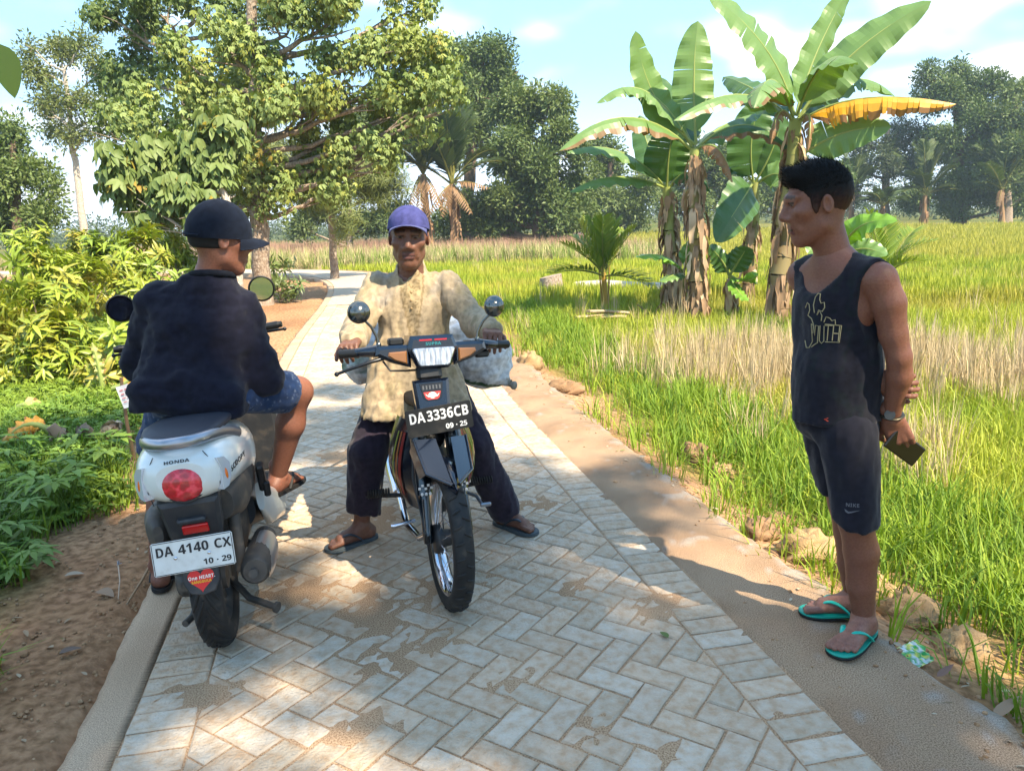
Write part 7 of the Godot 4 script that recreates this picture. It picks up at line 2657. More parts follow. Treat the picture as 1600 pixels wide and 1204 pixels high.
func build_old_man() -> void:
	var base := Vector3(-0.46, 0, -3.55)
	var o := thing("person", "man in blue cap and stained tan shirt astride the dark motorcycle, hands on its grips", "person", base, "people on the road")
	var skin := Color(0.165, 0.074, 0.046)
	var sm := skin_mat(411)
	var T := frame(Vector3(0.10, 0, 1))
	var neck := Vector3(-0.455, 1.262, -3.58)
	var hc := Vector3(-0.452, 1.412, -3.535)
	var hb := frame(Vector3(0.08, -0.05, 1), Vector3(0.02, 1, 0))
	var mb := MB.new()
	head_into(mb, hc, hb, neck, base, skin, Color(0.12, 0.05, 0.045), 1.0, 0.0034)
	# trunk and limbs under the clothes
	var s := SD.new()
	s.ell(Vector3(-0.46, 1.10, -3.60), Vector3(0.15, 0.16, 0.095), T, 0.05)
	s.ell(Vector3(-0.46, 0.90, -3.63), Vector3(0.13, 0.15, 0.09), T, 0.05)
	s.cap(neck, Vector3(-0.458, 1.20, -3.6), 0.052, 0.07, 0.04)
	var shL := Vector3(-0.618, 1.198, -3.59)
	var shR := Vector3(-0.296, 1.198, -3.61)
	s.cap(shL, shR, 0.048, 0.048, 0.05)
	var elL := Vector3(-0.70, 1.00, -3.43)
	var elR := Vector3(-0.150, 1.03, -3.47)
	var wrL := Vector3(-0.655, 1.008, -3.165)
	var wrR := Vector3(-0.085, 1.028, -3.27)
	s.chain([shL, elL, wrL], [0.048, 0.038, 0.027], 0.03)
	s.chain([shR, elR, wrR], [0.048, 0.038, 0.027], 0.03)
	var legs := [[Vector3(-0.55, 0.80, -3.63), Vector3(-0.675, 0.45, -3.42), Vector3(-0.728, 0.085, -3.455), Vector3(-0.16, 0, 0.13)], [Vector3(-0.37, 0.80, -3.66), Vector3(-0.185, 0.45, -3.50), Vector3(-0.045, 0.085, -3.60), Vector3(0.17, 0, 0.14)]]
	for l: Array in legs:
		s.chain([l[0], l[1], l[2]], [0.075, 0.052, 0.034], 0.03)
	s.into(mb, 0.012, base, func(_p: Vector3) -> Color: return skin)
	# hands folded over the grips: knuckles up front, fingers hanging
	hand_into(mb, wrL, Vector3(-0.02, -0.06, 1), Vector3(-0.08, 0.95, 0.25), 1.0, [0.75, 0.95, 0.5], 0.04, base, skin, 0.0036, 0.5)
	hand_into(mb, wrR, Vector3(0.10, -0.05, 1), Vector3(0.12, 0.95, 0.2), -1.0, [0.95, 0.35, 0.15], 0.05, base, skin, 0.0036, 0.5)
	for i in 2:
		foot_into(mb, legs[i][2], legs[i][3], -1.0 if i == 0 else 1.0, 0.02, base, skin)
	part("body", mb.mesh(), sm, o)
	# shirt
	s = SD.new()
	s.nz = noise(412, 1.0, 3)
	s.nsc = Vector3(17, 4.0, 17)
	s.namp = 0.018
	s.ell(Vector3(-0.46, 1.09, -3.60), Vector3(0.178, 0.185, 0.125), T, 0.05)
	s.ell(Vector3(-0.46, 0.88, -3.60), Vector3(0.172, 0.20, 0.140), T, 0.06)
	s.cap(Vector3(-0.535, 0.86, -3.56), Vector3(-0.60, 0.60, -3.45), 0.12, 0.105, 0.06)
	s.cap(Vector3(-0.385, 0.86, -3.58), Vector3(-0.29, 0.60, -3.50), 0.12, 0.105, 0.06)
	s.cap(Vector3(-0.46, 0.82, -3.56), Vector3(-0.455, 0.62, -3.46), 0.12, 0.09, 0.06)
	s.cap(neck + Vector3(0, -0.055, -0.01), shL + Vector3(0.015, -0.005, 0), 0.055, 0.056, 0.03)
	s.cap(neck + Vector3(0, -0.055, -0.01), shR + Vector3(-0.015, -0.005, 0), 0.055, 0.056, 0.03)
	s.chain([shL, elL, wrL - (wrL - elL) * 0.04], [0.065, 0.063, 0.050], 0.03)
	s.chain([shR, elR, wrR - (wrR - elR) * 0.04], [0.065, 0.063, 0.050], 0.03)
	# band collar
	s.cap(neck + Vector3(0, -0.035, -0.012), neck + Vector3(0, 0.012, -0.016), 0.082, 0.071, 0.02)
	s.cap(neck + Vector3(0, -0.02, 0.0), hc + hb * Vector3(0, -0.02, -0.01), 0.058, 0.062, 0.008, 1)
	# open placket
	s.cap(neck + Vector3(0.004, 0.05, 0.10), neck + Vector3(0.006, -0.115, 0.112), 0.052, 0.012, 0.010, 1)
	s.cut(Vector3(0, -1, 0), -0.615, 0.012)
	var nb := noise(413, 7.0, 4)
	var nf := noise(414, 55.0, 3)
	var inv := T.inverse()
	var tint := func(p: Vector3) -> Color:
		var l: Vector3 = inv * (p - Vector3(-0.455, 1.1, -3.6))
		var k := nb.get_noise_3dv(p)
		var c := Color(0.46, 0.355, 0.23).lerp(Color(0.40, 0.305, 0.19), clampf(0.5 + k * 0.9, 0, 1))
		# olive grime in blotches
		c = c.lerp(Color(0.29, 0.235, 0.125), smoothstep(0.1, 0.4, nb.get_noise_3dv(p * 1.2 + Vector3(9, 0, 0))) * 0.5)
		# bluish stains on the shoulders
		var st := smoothstep(0.10, 0.0, Vector2((absf(l.x) - 0.125) * 1.5, (l.y - 0.13) * 0.8).length() + k * 0.09)
		c = c.lerp(Color(0.25, 0.245, 0.245), st * 0.6)
		# embroidered yoke
		var w := 0.055 - 0.035 * smoothstep(0.12, -0.14, l.y)
		if l.z > 0.0 and l.y > -0.15 and l.y < 0.17 and absf(l.x) < w:
			var e := nf.get_noise_3dv(p)
			c = c.lerp(Color(0.36, 0.26, 0.13), 0.5)
			if absf(e) < 0.09:
				c = c.lerp(Color(0.17, 0.12, 0.06), 0.7)
			if absf(absf(l.x) - w) < 0.007:
				c = c.lerp(Color(0.20, 0.14, 0.07), 0.6)
		return c
	mb = MB.new()
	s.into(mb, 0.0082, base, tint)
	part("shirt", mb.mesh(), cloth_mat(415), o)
	mb = MB.new()
	for k in 3:
		var bp := s.onto(neck + Vector3(0.008, -0.085 - k * 0.035, 0.30), Vector3(0, 0, -1), 0.002) - base
		mb.ell(bp, Vector3(0.006, 0.006, 0.003), 10, 6)
	part("button", mb.mesh(), mat(Color(0.55, 0.45, 0.3), 0.4), o).set_meta("kind", "stuff")
	# trousers
	s = SD.new()
	s.nz = noise(416, 1.0, 3)
	s.nsc = Vector3(15, 5, 15)
	s.namp = 0.014
	s.ell(Vector3(-0.46, 0.81, -3.64), Vector3(0.165, 0.11, 0.12), T, 0.05)
	for l: Array in legs:
		var hem: Vector3 = l[2] + (l[1] - l[2]) * 0.06
		s.cap(l[0], l[1], 0.098, 0.085, 0.03)
		s.cap(l[1], hem, 0.085, 0.082, 0.03)
	s.cut_at(Vector3(-0.15, -1, 0.25), legs[0][2] + Vector3(0, 0.055, 0), 0.006)
	mb = MB.new()
	s.into(mb, 0.0105, base, func(_p: Vector3) -> Color: return Color(0.030, 0.023, 0.032))
	part("trousers", mb.mesh(), cloth_mat(417, 0.95), o)
	var capm := cloth_mat(418, 0.85, 40.0)
	capm.albedo_color = lin(0.065, 0.068, 0.21)
	capm.vertex_color_use_as_albedo = false
	var brimm := cloth_mat(419, 0.85, 40.0)
	brimm.albedo_color = lin(0.10, 0.108, 0.25)
	brimm.vertex_color_use_as_albedo = false
	cap_hat(o, base, hc, hb, capm, brimm, -0.20, 0.006, 0.045, 0.052)
	var gs := mat(Color(0.24, 0.28, 0.30), 0.7)
	for i in 2:
		sandal(o, base, legs[i][2], legs[i][3], -1.0 if i == 0 else 1.0, 0.02, gs, mat(Color(0.16, 0.20, 0.24), 0.5), gs)
	clock("old man")

func build_rider() -> void:
	var base := Vector3(-1.22, 0, -2.9)
	var o := thing("person", "man in dark navy sweater and cap seen from behind, seated on the white scooter", "person", base, "people on the road")
	var skin := Color(0.225, 0.092, 0.058)
	var sm := skin_mat(431)
	var T := frame(Vector3(-0.10, 0, -1), Vector3(0.10, 1, 0))
	var neck := Vector3(-1.122, 1.318, -2.93)
	var hc := Vector3(-1.078, 1.432, -2.935)
	var hb := frame(Vector3(0.80, -0.07, -0.60), Vector3(0.06, 1, 0.02))
	var mb := MB.new()
	head_into(mb, hc, hb, neck, base, skin, Color(0.2, 0.08, 0.06), 0.0, 0.0036)
	var s := SD.new()
	s.ell(Vector3(-1.19, 1.08, -2.92), Vector3(0.17, 0.17, 0.11), T, 0.05)
	s.ell(Vector3(-1.215, 0.92, -2.89), Vector3(0.16, 0.16, 0.12), T, 0.05)
	s.cap(neck, Vector3(-1.15, 1.22, -2.93), 0.060, 0.075, 0.04)
	var shL := Vector3(-1.335, 1.20, -2.93)
	var shR := Vector3(-1.045, 1.16, -2.97)
	var elL := Vector3(-1.445, 0.965, -2.98)
	var elR := Vector3(-0.985, 0.905, -2.97)
	var wrL := Vector3(-1.42, 0.93, -3.22)
	var wrR := Vector3(-1.06, 0.89, -3.18)
	s.cap(shL, shR, 0.055, 0.055, 0.05)
	s.chain([shL, elL, wrL], [0.055, 0.042, 0.03], 0.03)
	s.chain([shR, elR, wrR], [0.055, 0.042, 0.03], 0.03)
	var hipR := Vector3(-1.10, 0.885, -2.86)
	var knR := Vector3(-0.918, 0.792, -3.20)
	var anR := Vector3(-1.05, 0.395, -3.27)
	var hipL := Vector3(-1.32, 0.875, -2.86)
	var knL := Vector3(-1.51, 0.56, -3.14)
	var anL := Vector3(-1.50, 0.10, -3.02)
	s.chain([hipR + Vector3(0, -0.02, -0.03), knR], [0.082, 0.062], 0.03)
	s.cap(knR, knR + Vector3(0.012, 0.0, -0.005), 0.060, 0.056, 0.02)
	s.chain([knR, knR.lerp(anR, 0.35) + Vector3(0.01, 0, 0.022), anR], [0.056, 0.057, 0.036], 0.03)
	s.chain([hipL + Vector3(0.03, -0.03, -0.03), knL, anL], [0.07, 0.058, 0.036], 0.03)
	s.into(mb, 0.0095, base, func(_p: Vector3) -> Color: return skin)
	hand_into(mb, wrL, Vector3(0.15, -0.1, -1), Vector3(0, 1, 0.1), -1.0, [0.5, 0.5, 0.3], 0.05, base, skin, 0.005)
	hand_into(mb, wrR, Vector3(-0.2, -0.15, -1), Vector3(0, 1, -0.1), 1.0, [0.5, 0.5, 0.3], 0.05, base, skin, 0.005)
	foot_into(mb, anR, Vector3(0.25, 0, -0.97), -1.0, 0.335, base, skin)
	foot_into(mb, anL, Vector3(-0.35, 0, -0.94), 1.0, 0.02, base, skin)
	part("body", mb.mesh(), sm, o)
	# sweater
	s = SD.new()
	s.nz = noise(432, 1.0, 3)
	s.nsc = Vector3(7, 11, 7)
	s.namp = 0.020
	s.ell(Vector3(-1.188, 1.09, -2.92), Vector3(0.205, 0.19, 0.135), T, 0.05)
	s.ell(Vector3(-1.215, 0.93, -2.895), Vector3(0.198, 0.155, 0.155), T, 0.05)
	s.rbox(Vector3(-1.212, 0.86, -2.89), Vector3(0.205, 0.088, 0.178), 0.07, T, 0.05)
	s.cap(neck + Vector3(-0.01, -0.075, 0.0), shL, 0.078, 0.080, 0.05)
	s.cap(neck + Vector3(0.01, -0.075, 0.0), shR, 0.078, 0.080, 0.05)
	s.chain([shL, elL, elL.lerp(wrL, 0.92)], [0.080, 0.076, 0.058], 0.03)
	s.chain([shR, elR, elR.lerp(wrR, 0.92)], [0.078, 0.078, 0.058], 0.03)
	s.cut(Vector3(-0.10, -1, 0.06), -0.79 + 0.10 * 1.215 - 0.06 * 2.9, 0.012)
	mb = MB.new()
	s.into(mb, 0.0098, base, func(_p: Vector3) -> Color: return Color(0.012, 0.0145, 0.025))
	part("sweater", mb.mesh(), cloth_mat(433, 0.92, 34.0, 0.9, 0.18), o)
	# collar and hem ribs
	var rib := cloth_mat(434, 0.95, 60.0, 1.0, 0.15)
	rib.albedo_color = lin(0.014, 0.016, 0.024)
	rib.vertex_color_use_as_albedo = false
	mb = MB.new()
	var cr := []
	for k in 25:
		var a := TAU * k / 24
		cr.append(neck - base + Vector3(cos(a) * 0.075, -0.014 + 0.014 * sin(a), sin(a) * 0.072))
	mb.tube(cr, [0.0125], 8, false)
	part("collar", mb.mesh(), rib, o)
	# shorts
	s = SD.new()
	s.nz = noise(435, 1.0, 3)
	s.nsc = Vector3(11, 11, 11)
	s.namp = 0.010
	s.ell(Vector3(-1.215, 0.835, -2.90), Vector3(0.205, 0.085, 0.155), T, 0.04)
	s.cap(hipR.lerp(knR, 0.15) + Vector3(0.01, -0.02, -0.04), hipR.lerp(knR, 0.86), 0.086, 0.090, 0.03)
	s.cap(hipL + Vector3(0.02, -0.03, -0.04), hipL.lerp(knL, 0.86), 0.086, 0.085, 0.03)
	s.cut_at(knR - hipR, hipR.lerp(knR, 0.86) + Vector3(0, 0.0, 0), 0.005)
	mb = MB.new()
	var sp := noise(436, 90.0, 2)
	s.into(mb, 0.0095, base, func(p: Vector3) -> Color:
		var k := sp.get_noise_3dv(p)
		return Color(0.022, 0.045, 0.115).lerp(Color(0.16, 0.20, 0.30), smoothstep(0.38, 0.5, k) * 0.8))
	part("shorts", mb.mesh(), cloth_mat(437, 0.9, 50.0), o)
	var capm := cloth_mat(438, 0.85, 40.0)
	capm.albedo_color = lin(0.010, 0.014, 0.026)
	capm.vertex_color_use_as_albedo = false
	var cap := cap_hat(o, base, hc, hb, capm, capm, 0.0, 0.014, 0.062, 0.024)
	# closing strap with buckle at the back of the cap
	mb = MB.new()
	var co := hc - base + hb * Vector3(0, 0.024, -0.008)
	var ct := (hb * Basis(Vector3.RIGHT, 0.0)).scaled_local(Vector3.ONE * HEAD)
	var sp2 := []
	for k in 9:
		var a := lerpf(-0.75, 0.75, k / 8.0)
		sp2.append(co + ct * Vector3(sin(a) * 0.089, -0.004, -cos(a) * 0.1165))
	mb.tube(sp2, [0.0085], 8, true, 0.35)
	part("strap", mb.mesh(), capm, cap)
	mb = MB.new()
	var bb := ct * Basis(Vector3.UP, PI - 0.35)
	mb.box(co + ct * Vector3(0.040, -0.004, -0.1085), Vector3(0.030, 0.017, 0.006), 0.002, bb)
	part("buckle", mb.mesh(), mat(Color(0.72, 0.72, 0.72), 0.25, 0.8), cap)
	mb = MB.new()
	for k in 12:
		var a := lerpf(-0.52, 0.52, k / 12.0)
		var b := lerpf(-0.52, 0.52, (k + 1) / 12.0)
		var f := func(t: float) -> Vector3: return co + ct * Vector3(sin(t) * 0.090, 0.006 + 0.042 * cos(t * 3.0), -cos(t) * 0.112 + 0.010 * cos(t * 3.0))
		mb.tube([f.call(a), f.call(b)], [0.0022], 5)
	part("seam", mb.mesh(), capm, cap).set_meta("kind", "stuff")
	# cropped hair under the cap
	s = SD.new()
	s.ell(hc + hb * Vector3(0, 0.020, -0.018), Vector3(0.081, 0.098, 0.1025), hb, 0.02)
	s.cut_at(-hb.y, hc + hb * Vector3(0, -0.028, 0), 0.01)
	s.cut_at(hb.z, hc + hb * Vector3(0, 0, 0.012), 0.01)
	mb = MB.new()
	s.into(mb, 0.005, base)
	part("hair", mb.mesh(), mat(Color(0.075, 0.060, 0.055), 0.9), o)
	var dk := mat(Color(0.10, 0.09, 0.085), 0.7)
	sandal(o, base, anR, Vector3(0.25, 0, -0.97), -1.0, 0.335, dk, dk, dk)
	sandal(o, base, anL, Vector3(-0.35, 0, -0.94), 1.0, 0.02, dk, dk, dk)
	clock("rider")

func build_standing_man() -> void:
	var base := Vector3(1.2, 0, -2.55)
	var o := thing("person", "man in black tank top and shorts standing with hands clasped behind his back", "person", base, "people on the road")
	var skin := Color(0.18, 0.074, 0.044)
	var sm := skin_mat(441)
	var fwd := Vector3(-0.90, 0, 0.42)
	var T := frame(fwd)
	var neck := Vector3(1.062, 1.345, -2.55)
	var hc := Vector3(0.994, 1.508, -2.545)
	var hb := frame(Vector3(-0.985, -0.13, -0.10), Vector3(-0.06, 1, 0))
	var mb := MB.new()
	head_into(mb, hc, hb, neck, base, skin, Color(0.12, 0.045, 0.04), 0.6, 0.0034, 1.02)
	var s := SD.new()
	var shN := Vector3(1.150, 1.278, -2.405)
	var shF := Vector3(1.030, 1.275, -2.700)
	var elN := Vector3(1.222, 1.035, -2.385)
	var wrN := Vector3(1.248, 0.822, -2.455)
	var elF := Vector3(1.23, 1.02, -2.78)
	var wrF := Vector3(1.200, 0.945, -2.485)
	s.ell(Vector3(1.085, 1.185, -2.555), Vector3(0.146, 0.150, 0.096), T, 0.05)
	s.ell(Vector3(1.105, 1.00, -2.56), Vector3(0.125, 0.16, 0.085), T, 0.06)
	s.ell(Vector3(1.112, 0.86, -2.565), Vector3(0.122, 0.10, 0.085), T, 0.05)
	s.cap(neck, neck + Vector3(0.02, -0.06, 0), 0.056, 0.066, 0.04)
	s.cap(neck + Vector3(0.01, -0.03, 0.0), shN, 0.050, 0.052, 0.045)
	s.cap(neck + Vector3(0.01, -0.03, 0.0), shF, 0.050, 0.052, 0.045)
	# arms with deltoid and forearm swell
	s.chain([shN, shN.lerp(elN, 0.3) + Vector3(0.008, 0, 0.006), shN.lerp(elN, 0.7), elN], [0.052, 0.050, 0.042, 0.037], 0.012)
	s.chain([elN, elN.lerp(wrN, 0.3) + Vector3(0.006, 0, 0.006), wrN], [0.037, 0.039, 0.027], 0.012)
	s.chain([shF, elF, wrF], [0.054, 0.042, 0.029], 0.03)
	var hipN := Vector3(1.125, 0.84, -2.485)
	var knN := Vector3(1.160, 0.455, -2.46)
	var anN := Vector3(1.222, 0.088, -2.478)
	var hipF := Vector3(1.12, 0.84, -2.64)
	var knF := Vector3(1.200, 0.455, -2.645)
	var anF := Vector3(1.262, 0.088, -2.64)
	for l: Array in [[hipN, knN, anN], [hipF, knF, anF]]:
		s.chain([l[0] + Vector3(0, -0.08, 0), l[1]], [0.068, 0.056], 0.014)
		s.chain([l[1], l[1].lerp(l[2], 0.30) + Vector3(0.012, 0, -0.004), l[1].lerp(l[2], 0.65), l[2]], [0.055, 0.057, 0.047, 0.036], 0.014)
	var nz := noise(444, 30.0, 3)
	s.into(mb, 0.0085, base, func(p: Vector3) -> Color: return skin * (1.0 + nz.get_noise_3dv(p) * 0.05))
	# near hand holds the phone behind the back, far hand clasps the near forearm
	hand_into(mb, wrN, Vector3(0.42, -0.9, 0.05), Vector3(-0.25, -0.15, 0.95), 1.0, [0.55, 0.75, 0.45], 0.02, base, skin, 0.0036, 0.7)
	hand_into(mb, wrF, Vector3(0.45, -0.06, 0.89), Vector3(-0.89, 0.05, 0.45), 1.0, [0.75, 0.75, 0.55], 0.02, base, skin, 0.0036, 0.5)
	foot_into(mb, anN, Vector3(-0.75, 0, 0.66), 1.0, 0.028, base, Color(0.25, 0.115, 0.08))
	foot_into(mb, anF, Vector3(-0.97, 0, -0.12), -1.0, 0.028, base, Color(0.25, 0.115, 0.08))
	part("body", mb.mesh(), sm, o)
	# tank top
	s = SD.new()
	s.nz = noise(445, 1.0, 3)
	s.nsc = Vector3(8, 3.5, 8)
	s.namp = 0.012
	s.ell(Vector3(1.085, 1.18, -2.555), Vector3(0.160, 0.165, 0.110), T, 0.05)
	s.ell(Vector3(1.100, 1.0, -2.56), Vector3(0.148, 0.20, 0.112), T, 0.06)
	s.cap(Vector3(1.075, 0.95, -2.55), Vector3(1.088, 0.79, -2.55), 0.112, 0.122, 0.06)
	s.cap(Vector3(1.13, 0.95, -2.57), Vector3(1.15, 0.79, -2.57), 0.118, 0.136, 0.06)
	s.cap(neck + Vector3(0.02, -0.045, 0.02), shN, 0.060, 0.058, 0.04)
	s.cap(neck + Vector3(0.02, -0.045, -0.02), shF, 0.060, 0.058, 0.04)
	# neck opening and arm holes
	s.ell(neck + fwd.normalized() * 0.045 + Vector3(0, -0.015, 0), Vector3(0.082, 0.105, 0.095), T, 0.014, 1)
	s.ell(shN + T.x * 0.045 + Vector3(0.0, -0.075, 0) + fwd.normalized() * 0.01, Vector3(0.085, 0.165, 0.088), T, 0.014, 1)
	s.ell(shF - T.x * 0.045 + Vector3(0.0, -0.075, 0), Vector3(0.085, 0.165, 0.088), T, 0.006, 1)
	s.cut(Vector3(0.06, -1, 0), -0.795 + 0.06 * 1.1, 0.006)
	mb = MB.new()
	var nt := noise(446, 5.0, 4)
	s.into(mb, 0.0072, base, func(p: Vector3) -> Color: return Color(0.011, 0.012, 0.019).lerp(Color(0.018, 0.019, 0.026), clampf(0.5 + nt.get_noise_3dv(p), 0, 1)))
	var shirt := s
	var tank := part("tank_top", mb.mesh(), cloth_mat(447, 0.92, 40.0), o)
	# printed chest design: outlined letters and loose curled outlines
	var ink := mat(Color(0.60, 0.56, 0.42), 0.8)
	var C := Vector3(1.085, 1.10, -2.555)
	mb = MB.new()
	var along := func(x: float, y: float) -> Vector3:
		# x: across the chest towards the person's left; wraps round the body
		var a := x / 0.15
		var dirv: Vector3 = T * Vector3(sin(a), 0, cos(a))
		return shirt.onto(C + dirv * 0.30 + Vector3(0, y, 0), -dirv, 0.0008) - base
	var strokes := [
		[[0.000, 0.030], [0.006, -0.028], [-0.008, -0.050]], [[0.000, 0.030], [0.016, 0.026], [0.020, -0.006], [0.026, 0.028], [0.040, 0.026], [0.036, -0.030], [0.026, -0.034], [0.006, -0.046]],
		[[0.046, 0.028], [0.044, -0.022], [0.054, -0.030], [0.064, -0.022], [0.063, 0.028]], [[0.066, 0.030], [0.096, 0.031]], [[0.080, 0.030], [0.078, -0.020]], [[0.100, 0.032], [0.098, -0.018]], [[0.122, 0.030], [0.120, -0.018]], [[0.100, 0.006], [0.120, 0.006]],
		[[0.066, 0.034], [0.128, 0.032], [0.124, -0.022], [0.070, -0.024]],
		[[0.016, 0.068], [0.006, 0.092], [0.010, 0.118], [0.022, 0.130], [0.036, 0.130], [0.036, 0.112], [0.044, 0.100], [0.058, 0.104], [0.062, 0.088], [0.052, 0.074], [0.036, 0.078], [0.030, 0.062]],
		[[0.030, 0.062], [0.040, 0.076], [0.052, 0.060], [0.050, 0.044]], [[0.062, 0.040], [0.070, 0.058], [0.084, 0.054], [0.092, 0.046], [0.104, 0.050], [0.106, 0.036]],
		[[-0.040, 0.080], [-0.030, 0.098], [-0.018, 0.092], [-0.012, 0.074], [-0.022, 0.056]], [[-0.022, 0.056], [0.0, 0.048], [0.014, 0.030], [0.010, 0.0]], [[-0.050, -0.03], [-0.030, -0.052], [-0.014, -0.05]]]
	for st: Array in strokes:
		var pts := []
		for e: Array in st:
			pts.append(along.call(e[0] + 0.005, e[1]))
		mb.tube(pts, [0.0016], 5)
	var pr := part("print", mb.mesh(), ink, tank)
	pr.set_meta("label", "pale outlined lettering and curled drawing on the chest")
	pr.set_meta("kind", "stuff")
	mb = MB.new()
	mb.tube([shirt.onto(Vector3(1.03, 0.822, -2.2), Vector3(0, 0, -1), 0.001) - base + Vector3(0.006, 0.005, 0), shirt.onto(Vector3(1.024, 0.822, -2.2), Vector3(0, 0, -1), 0.001) - base, shirt.onto(Vector3(1.03, 0.822, -2.2), Vector3(0, 0, -1), 0.001) - base + Vector3(0.006, -0.006, 0)], [0.002], 5)
	part("hem_mark", mb.mesh(), mat(Color(0.75, 0.25, 0.15), 0.6), tank)
	# shorts
	s = SD.new()
	s.nz = noise(448, 1.0, 3)
	s.nsc = Vector3(11, 4, 11)
	s.namp = 0.012
	s.ell(Vector3(1.112, 0.79, -2.565), Vector3(0.150, 0.09, 0.118), T, 0.05)
	s.cap(hipN + Vector3(0, -0.08, 0), knN + Vector3(-0.004, 0, 0.006), 0.092, 0.080, 0.025)
	s.cap(hipF + Vector3(0, -0.08, 0), knF + Vector3(-0.018, 0.05, -0.006), 0.092, 0.078, 0.025)
	s.cut_at(Vector3(-0.10, -1, -0.20), Vector3(1.13, 0.462, -2.46), 0.005)
	mb = MB.new()
	s.into(mb, 0.009, base, func(_p: Vector3) -> Color: return Color(0.012, 0.013, 0.020))
	var shorts := part("shorts", mb.mesh(), cloth_mat(449, 0.85, 40.0), o)
	var mk := s.onto(Vector3(1.105, 0.535, -2.2), Vector3(0, 0, -1), 0.0012) - base
	var grey := mat(Color(0.33, 0.34, 0.37), 0.7)
	letters("NIKE", 0.012, 0.0006, grey, shorts, Transform3D(Basis(Vector3.UP, -0.45) * Basis(Vector3.BACK, 0.05), mk + Vector3(0.004, 0.01, 0.005)), true, 1.1)
	mb = MB.new()
	mb.xf = Transform3D(Basis(Vector3.UP, -0.45), mk + Vector3(0.003, -0.012, 0.004))
	mb.prism(poly([[-0.022, 0.006], [-0.018, -0.004], [-0.010, -0.008], [0.0, -0.005], [0.026, 0.008], [0.0, 0.0], [-0.010, -0.002], [-0.015, 0.002]]), -0.0003, 0.0006)
	part("logo", mb.mesh(), grey, shorts)
	# hair: short sides, longer swept top
	s = SD.new()
	s.nz = noise(450, 70.0, 2)
	s.namp = 0.002
	var H := func(x: float, y: float, z: float) -> Vector3: return hc + hb * Vector3(x, y, z)
	s.ell(H.call(0, 0.042, -0.018), Vector3(0.0815, 0.099, 0.1005), hb, 0.02)
	s.ell(H.call(0, 0.096, 0.018), Vector3(0.064, 0.046, 0.076), hb, 0.025)
	s.cap(H.call(0.02, 0.104, 0.066), H.call(0.015, 0.122, 0.084), 0.024, 0.012, 0.02)
	s.cap(H.call(-0.02, 0.104, 0.066), H.call(-0.02, 0.124, 0.080), 0.024, 0.012, 0.02)
	# clear the face, ears and nape
	s.ell(H.call(0, -0.026, 0.088), Vector3(0.11, 0.092, 0.070), hb, 0.02, 1)
	s.ell(H.call(0.088, -0.016, -0.006), Vector3(0.028, 0.040, 0.032), hb, 0.012, 1)
	s.ell(H.call(-0.088, -0.016, -0.006), Vector3(0.028, 0.040, 0.032), hb, 0.012, 1)
	s.cut_at(hb * Vector3(0, -1, 0.35), H.call(0, -0.058, -0.06), 0.015)
	for sd: float in [-1.0, 1.0]:
		s.ell(H.call(sd * 0.0725, 0.012, 0.020), Vector3(0.0075, 0.036, 0.013), hb, 0.012)
	mb = MB.new()
	var hinv := hb.inverse()
	var hn := noise(452, 160.0, 2)
	s.into(mb, 0.0045, base, func(p: Vector3) -> Color:
		var l: Vector3 = hinv * (p - hc)
		return Color(0.009, 0.008, 0.009).lerp(Color(0.065, 0.032, 0.022), smoothstep(0.055, -0.03, l.y + hn.get_noise_3dv(p) * 0.03) * 0.75))
	mb.col = Color(0.010, 0.009, 0.010)
	rng.seed = 451
	for k in 3200:
		var d := rdir()
		d.y = absf(d.y)
		var p := s.onto(H.call(d.x * 0.2, 0.05 + d.y * 0.2, d.z * 0.22), (H.call(0, 0.05, -0.01) - H.call(d.x * 0.2, 0.05 + d.y * 0.2, d.z * 0.22)).normalized(), -0.003)
		if p.distance_to(hc) > 0.17:
			continue
		var out: Vector3 = (hb * Vector3(d.x * 0.6, d.y * 0.7 + 0.25, d.z * 0.5 + 0.55)).normalized()
		var l := rng.randf_range(0.008, 0.028)
		var side := out.cross(rdir()).normalized() * 0.0008
		var q := p - base
		var a := mb.vert(q - side)
		mb.vert(q + side)
		mb.vert(q + (out + rdir() * 0.35).normalized() * l)
		mb.tri(a, a + 1, a + 2)
	var hm := vmat(0.6)
	hm.metallic_specular = 0.2
	part("hair", mb.mesh(), hm, o)
	# watch
	mb = MB.new()
	var wd := (wrN - elN).normalized()
	var wc := wrN - wd * 0.012 - base
	var wx := wd.cross(Vector3.UP).normalized()
	var wy := wd.cross(wx).normalized()
	var wp := []
	for k in 25:
		var a := TAU * k / 24
		wp.append(wc + (wx * cos(a) + wy * sin(a)) * 0.0315)
	mb.tube(wp, [0.0085], 8, false, 0.5)
	var watch := part("wristwatch", mb.mesh(), mat(Color(0.30, 0.28, 0.23), 0.35, 0.8), o)
	mb = MB.new()
	var wn := Vector3(-0.55, 0.15, 0.82).normalized()
	disc(mb, wc + wn * 0.034, wn, 0.0165, 0.010, 20)
	part("dial", mb.mesh(), mat(Color(0.20, 0.20, 0.19), 0.15, 0.3), watch)
	var teal := mat(Color(0.05, 0.58, 0.50), 0.45)
	var tealstrap := mat(Color(0.05, 0.66, 0.58), 0.35)
	var dark := mat(Color(0.05, 0.06, 0.06), 0.7)
	sandal(o, base, anN, Vector3(-0.75, 0, 0.66), 1.0, 0.028, teal, tealstrap, dark)
	sandal(o, base, anF, Vector3(-0.97, 0, -0.12), -1.0, 0.028, teal, tealstrap, dark)
	# phone in his hand
	var ph := thing("phone", "black phone held behind the standing man's back", "phone", Vector3(1.305, 0.715, -2.462))
	ph.basis = Basis(Vector3.BACK, -0.62) * Basis(Vector3.UP, 0.25) * Basis(Vector3.BACK, PI / 2)
	mb = MB.new()
	mb.box(Vector3.ZERO, Vector3(0.074, 0.155, 0.011), 0.004)
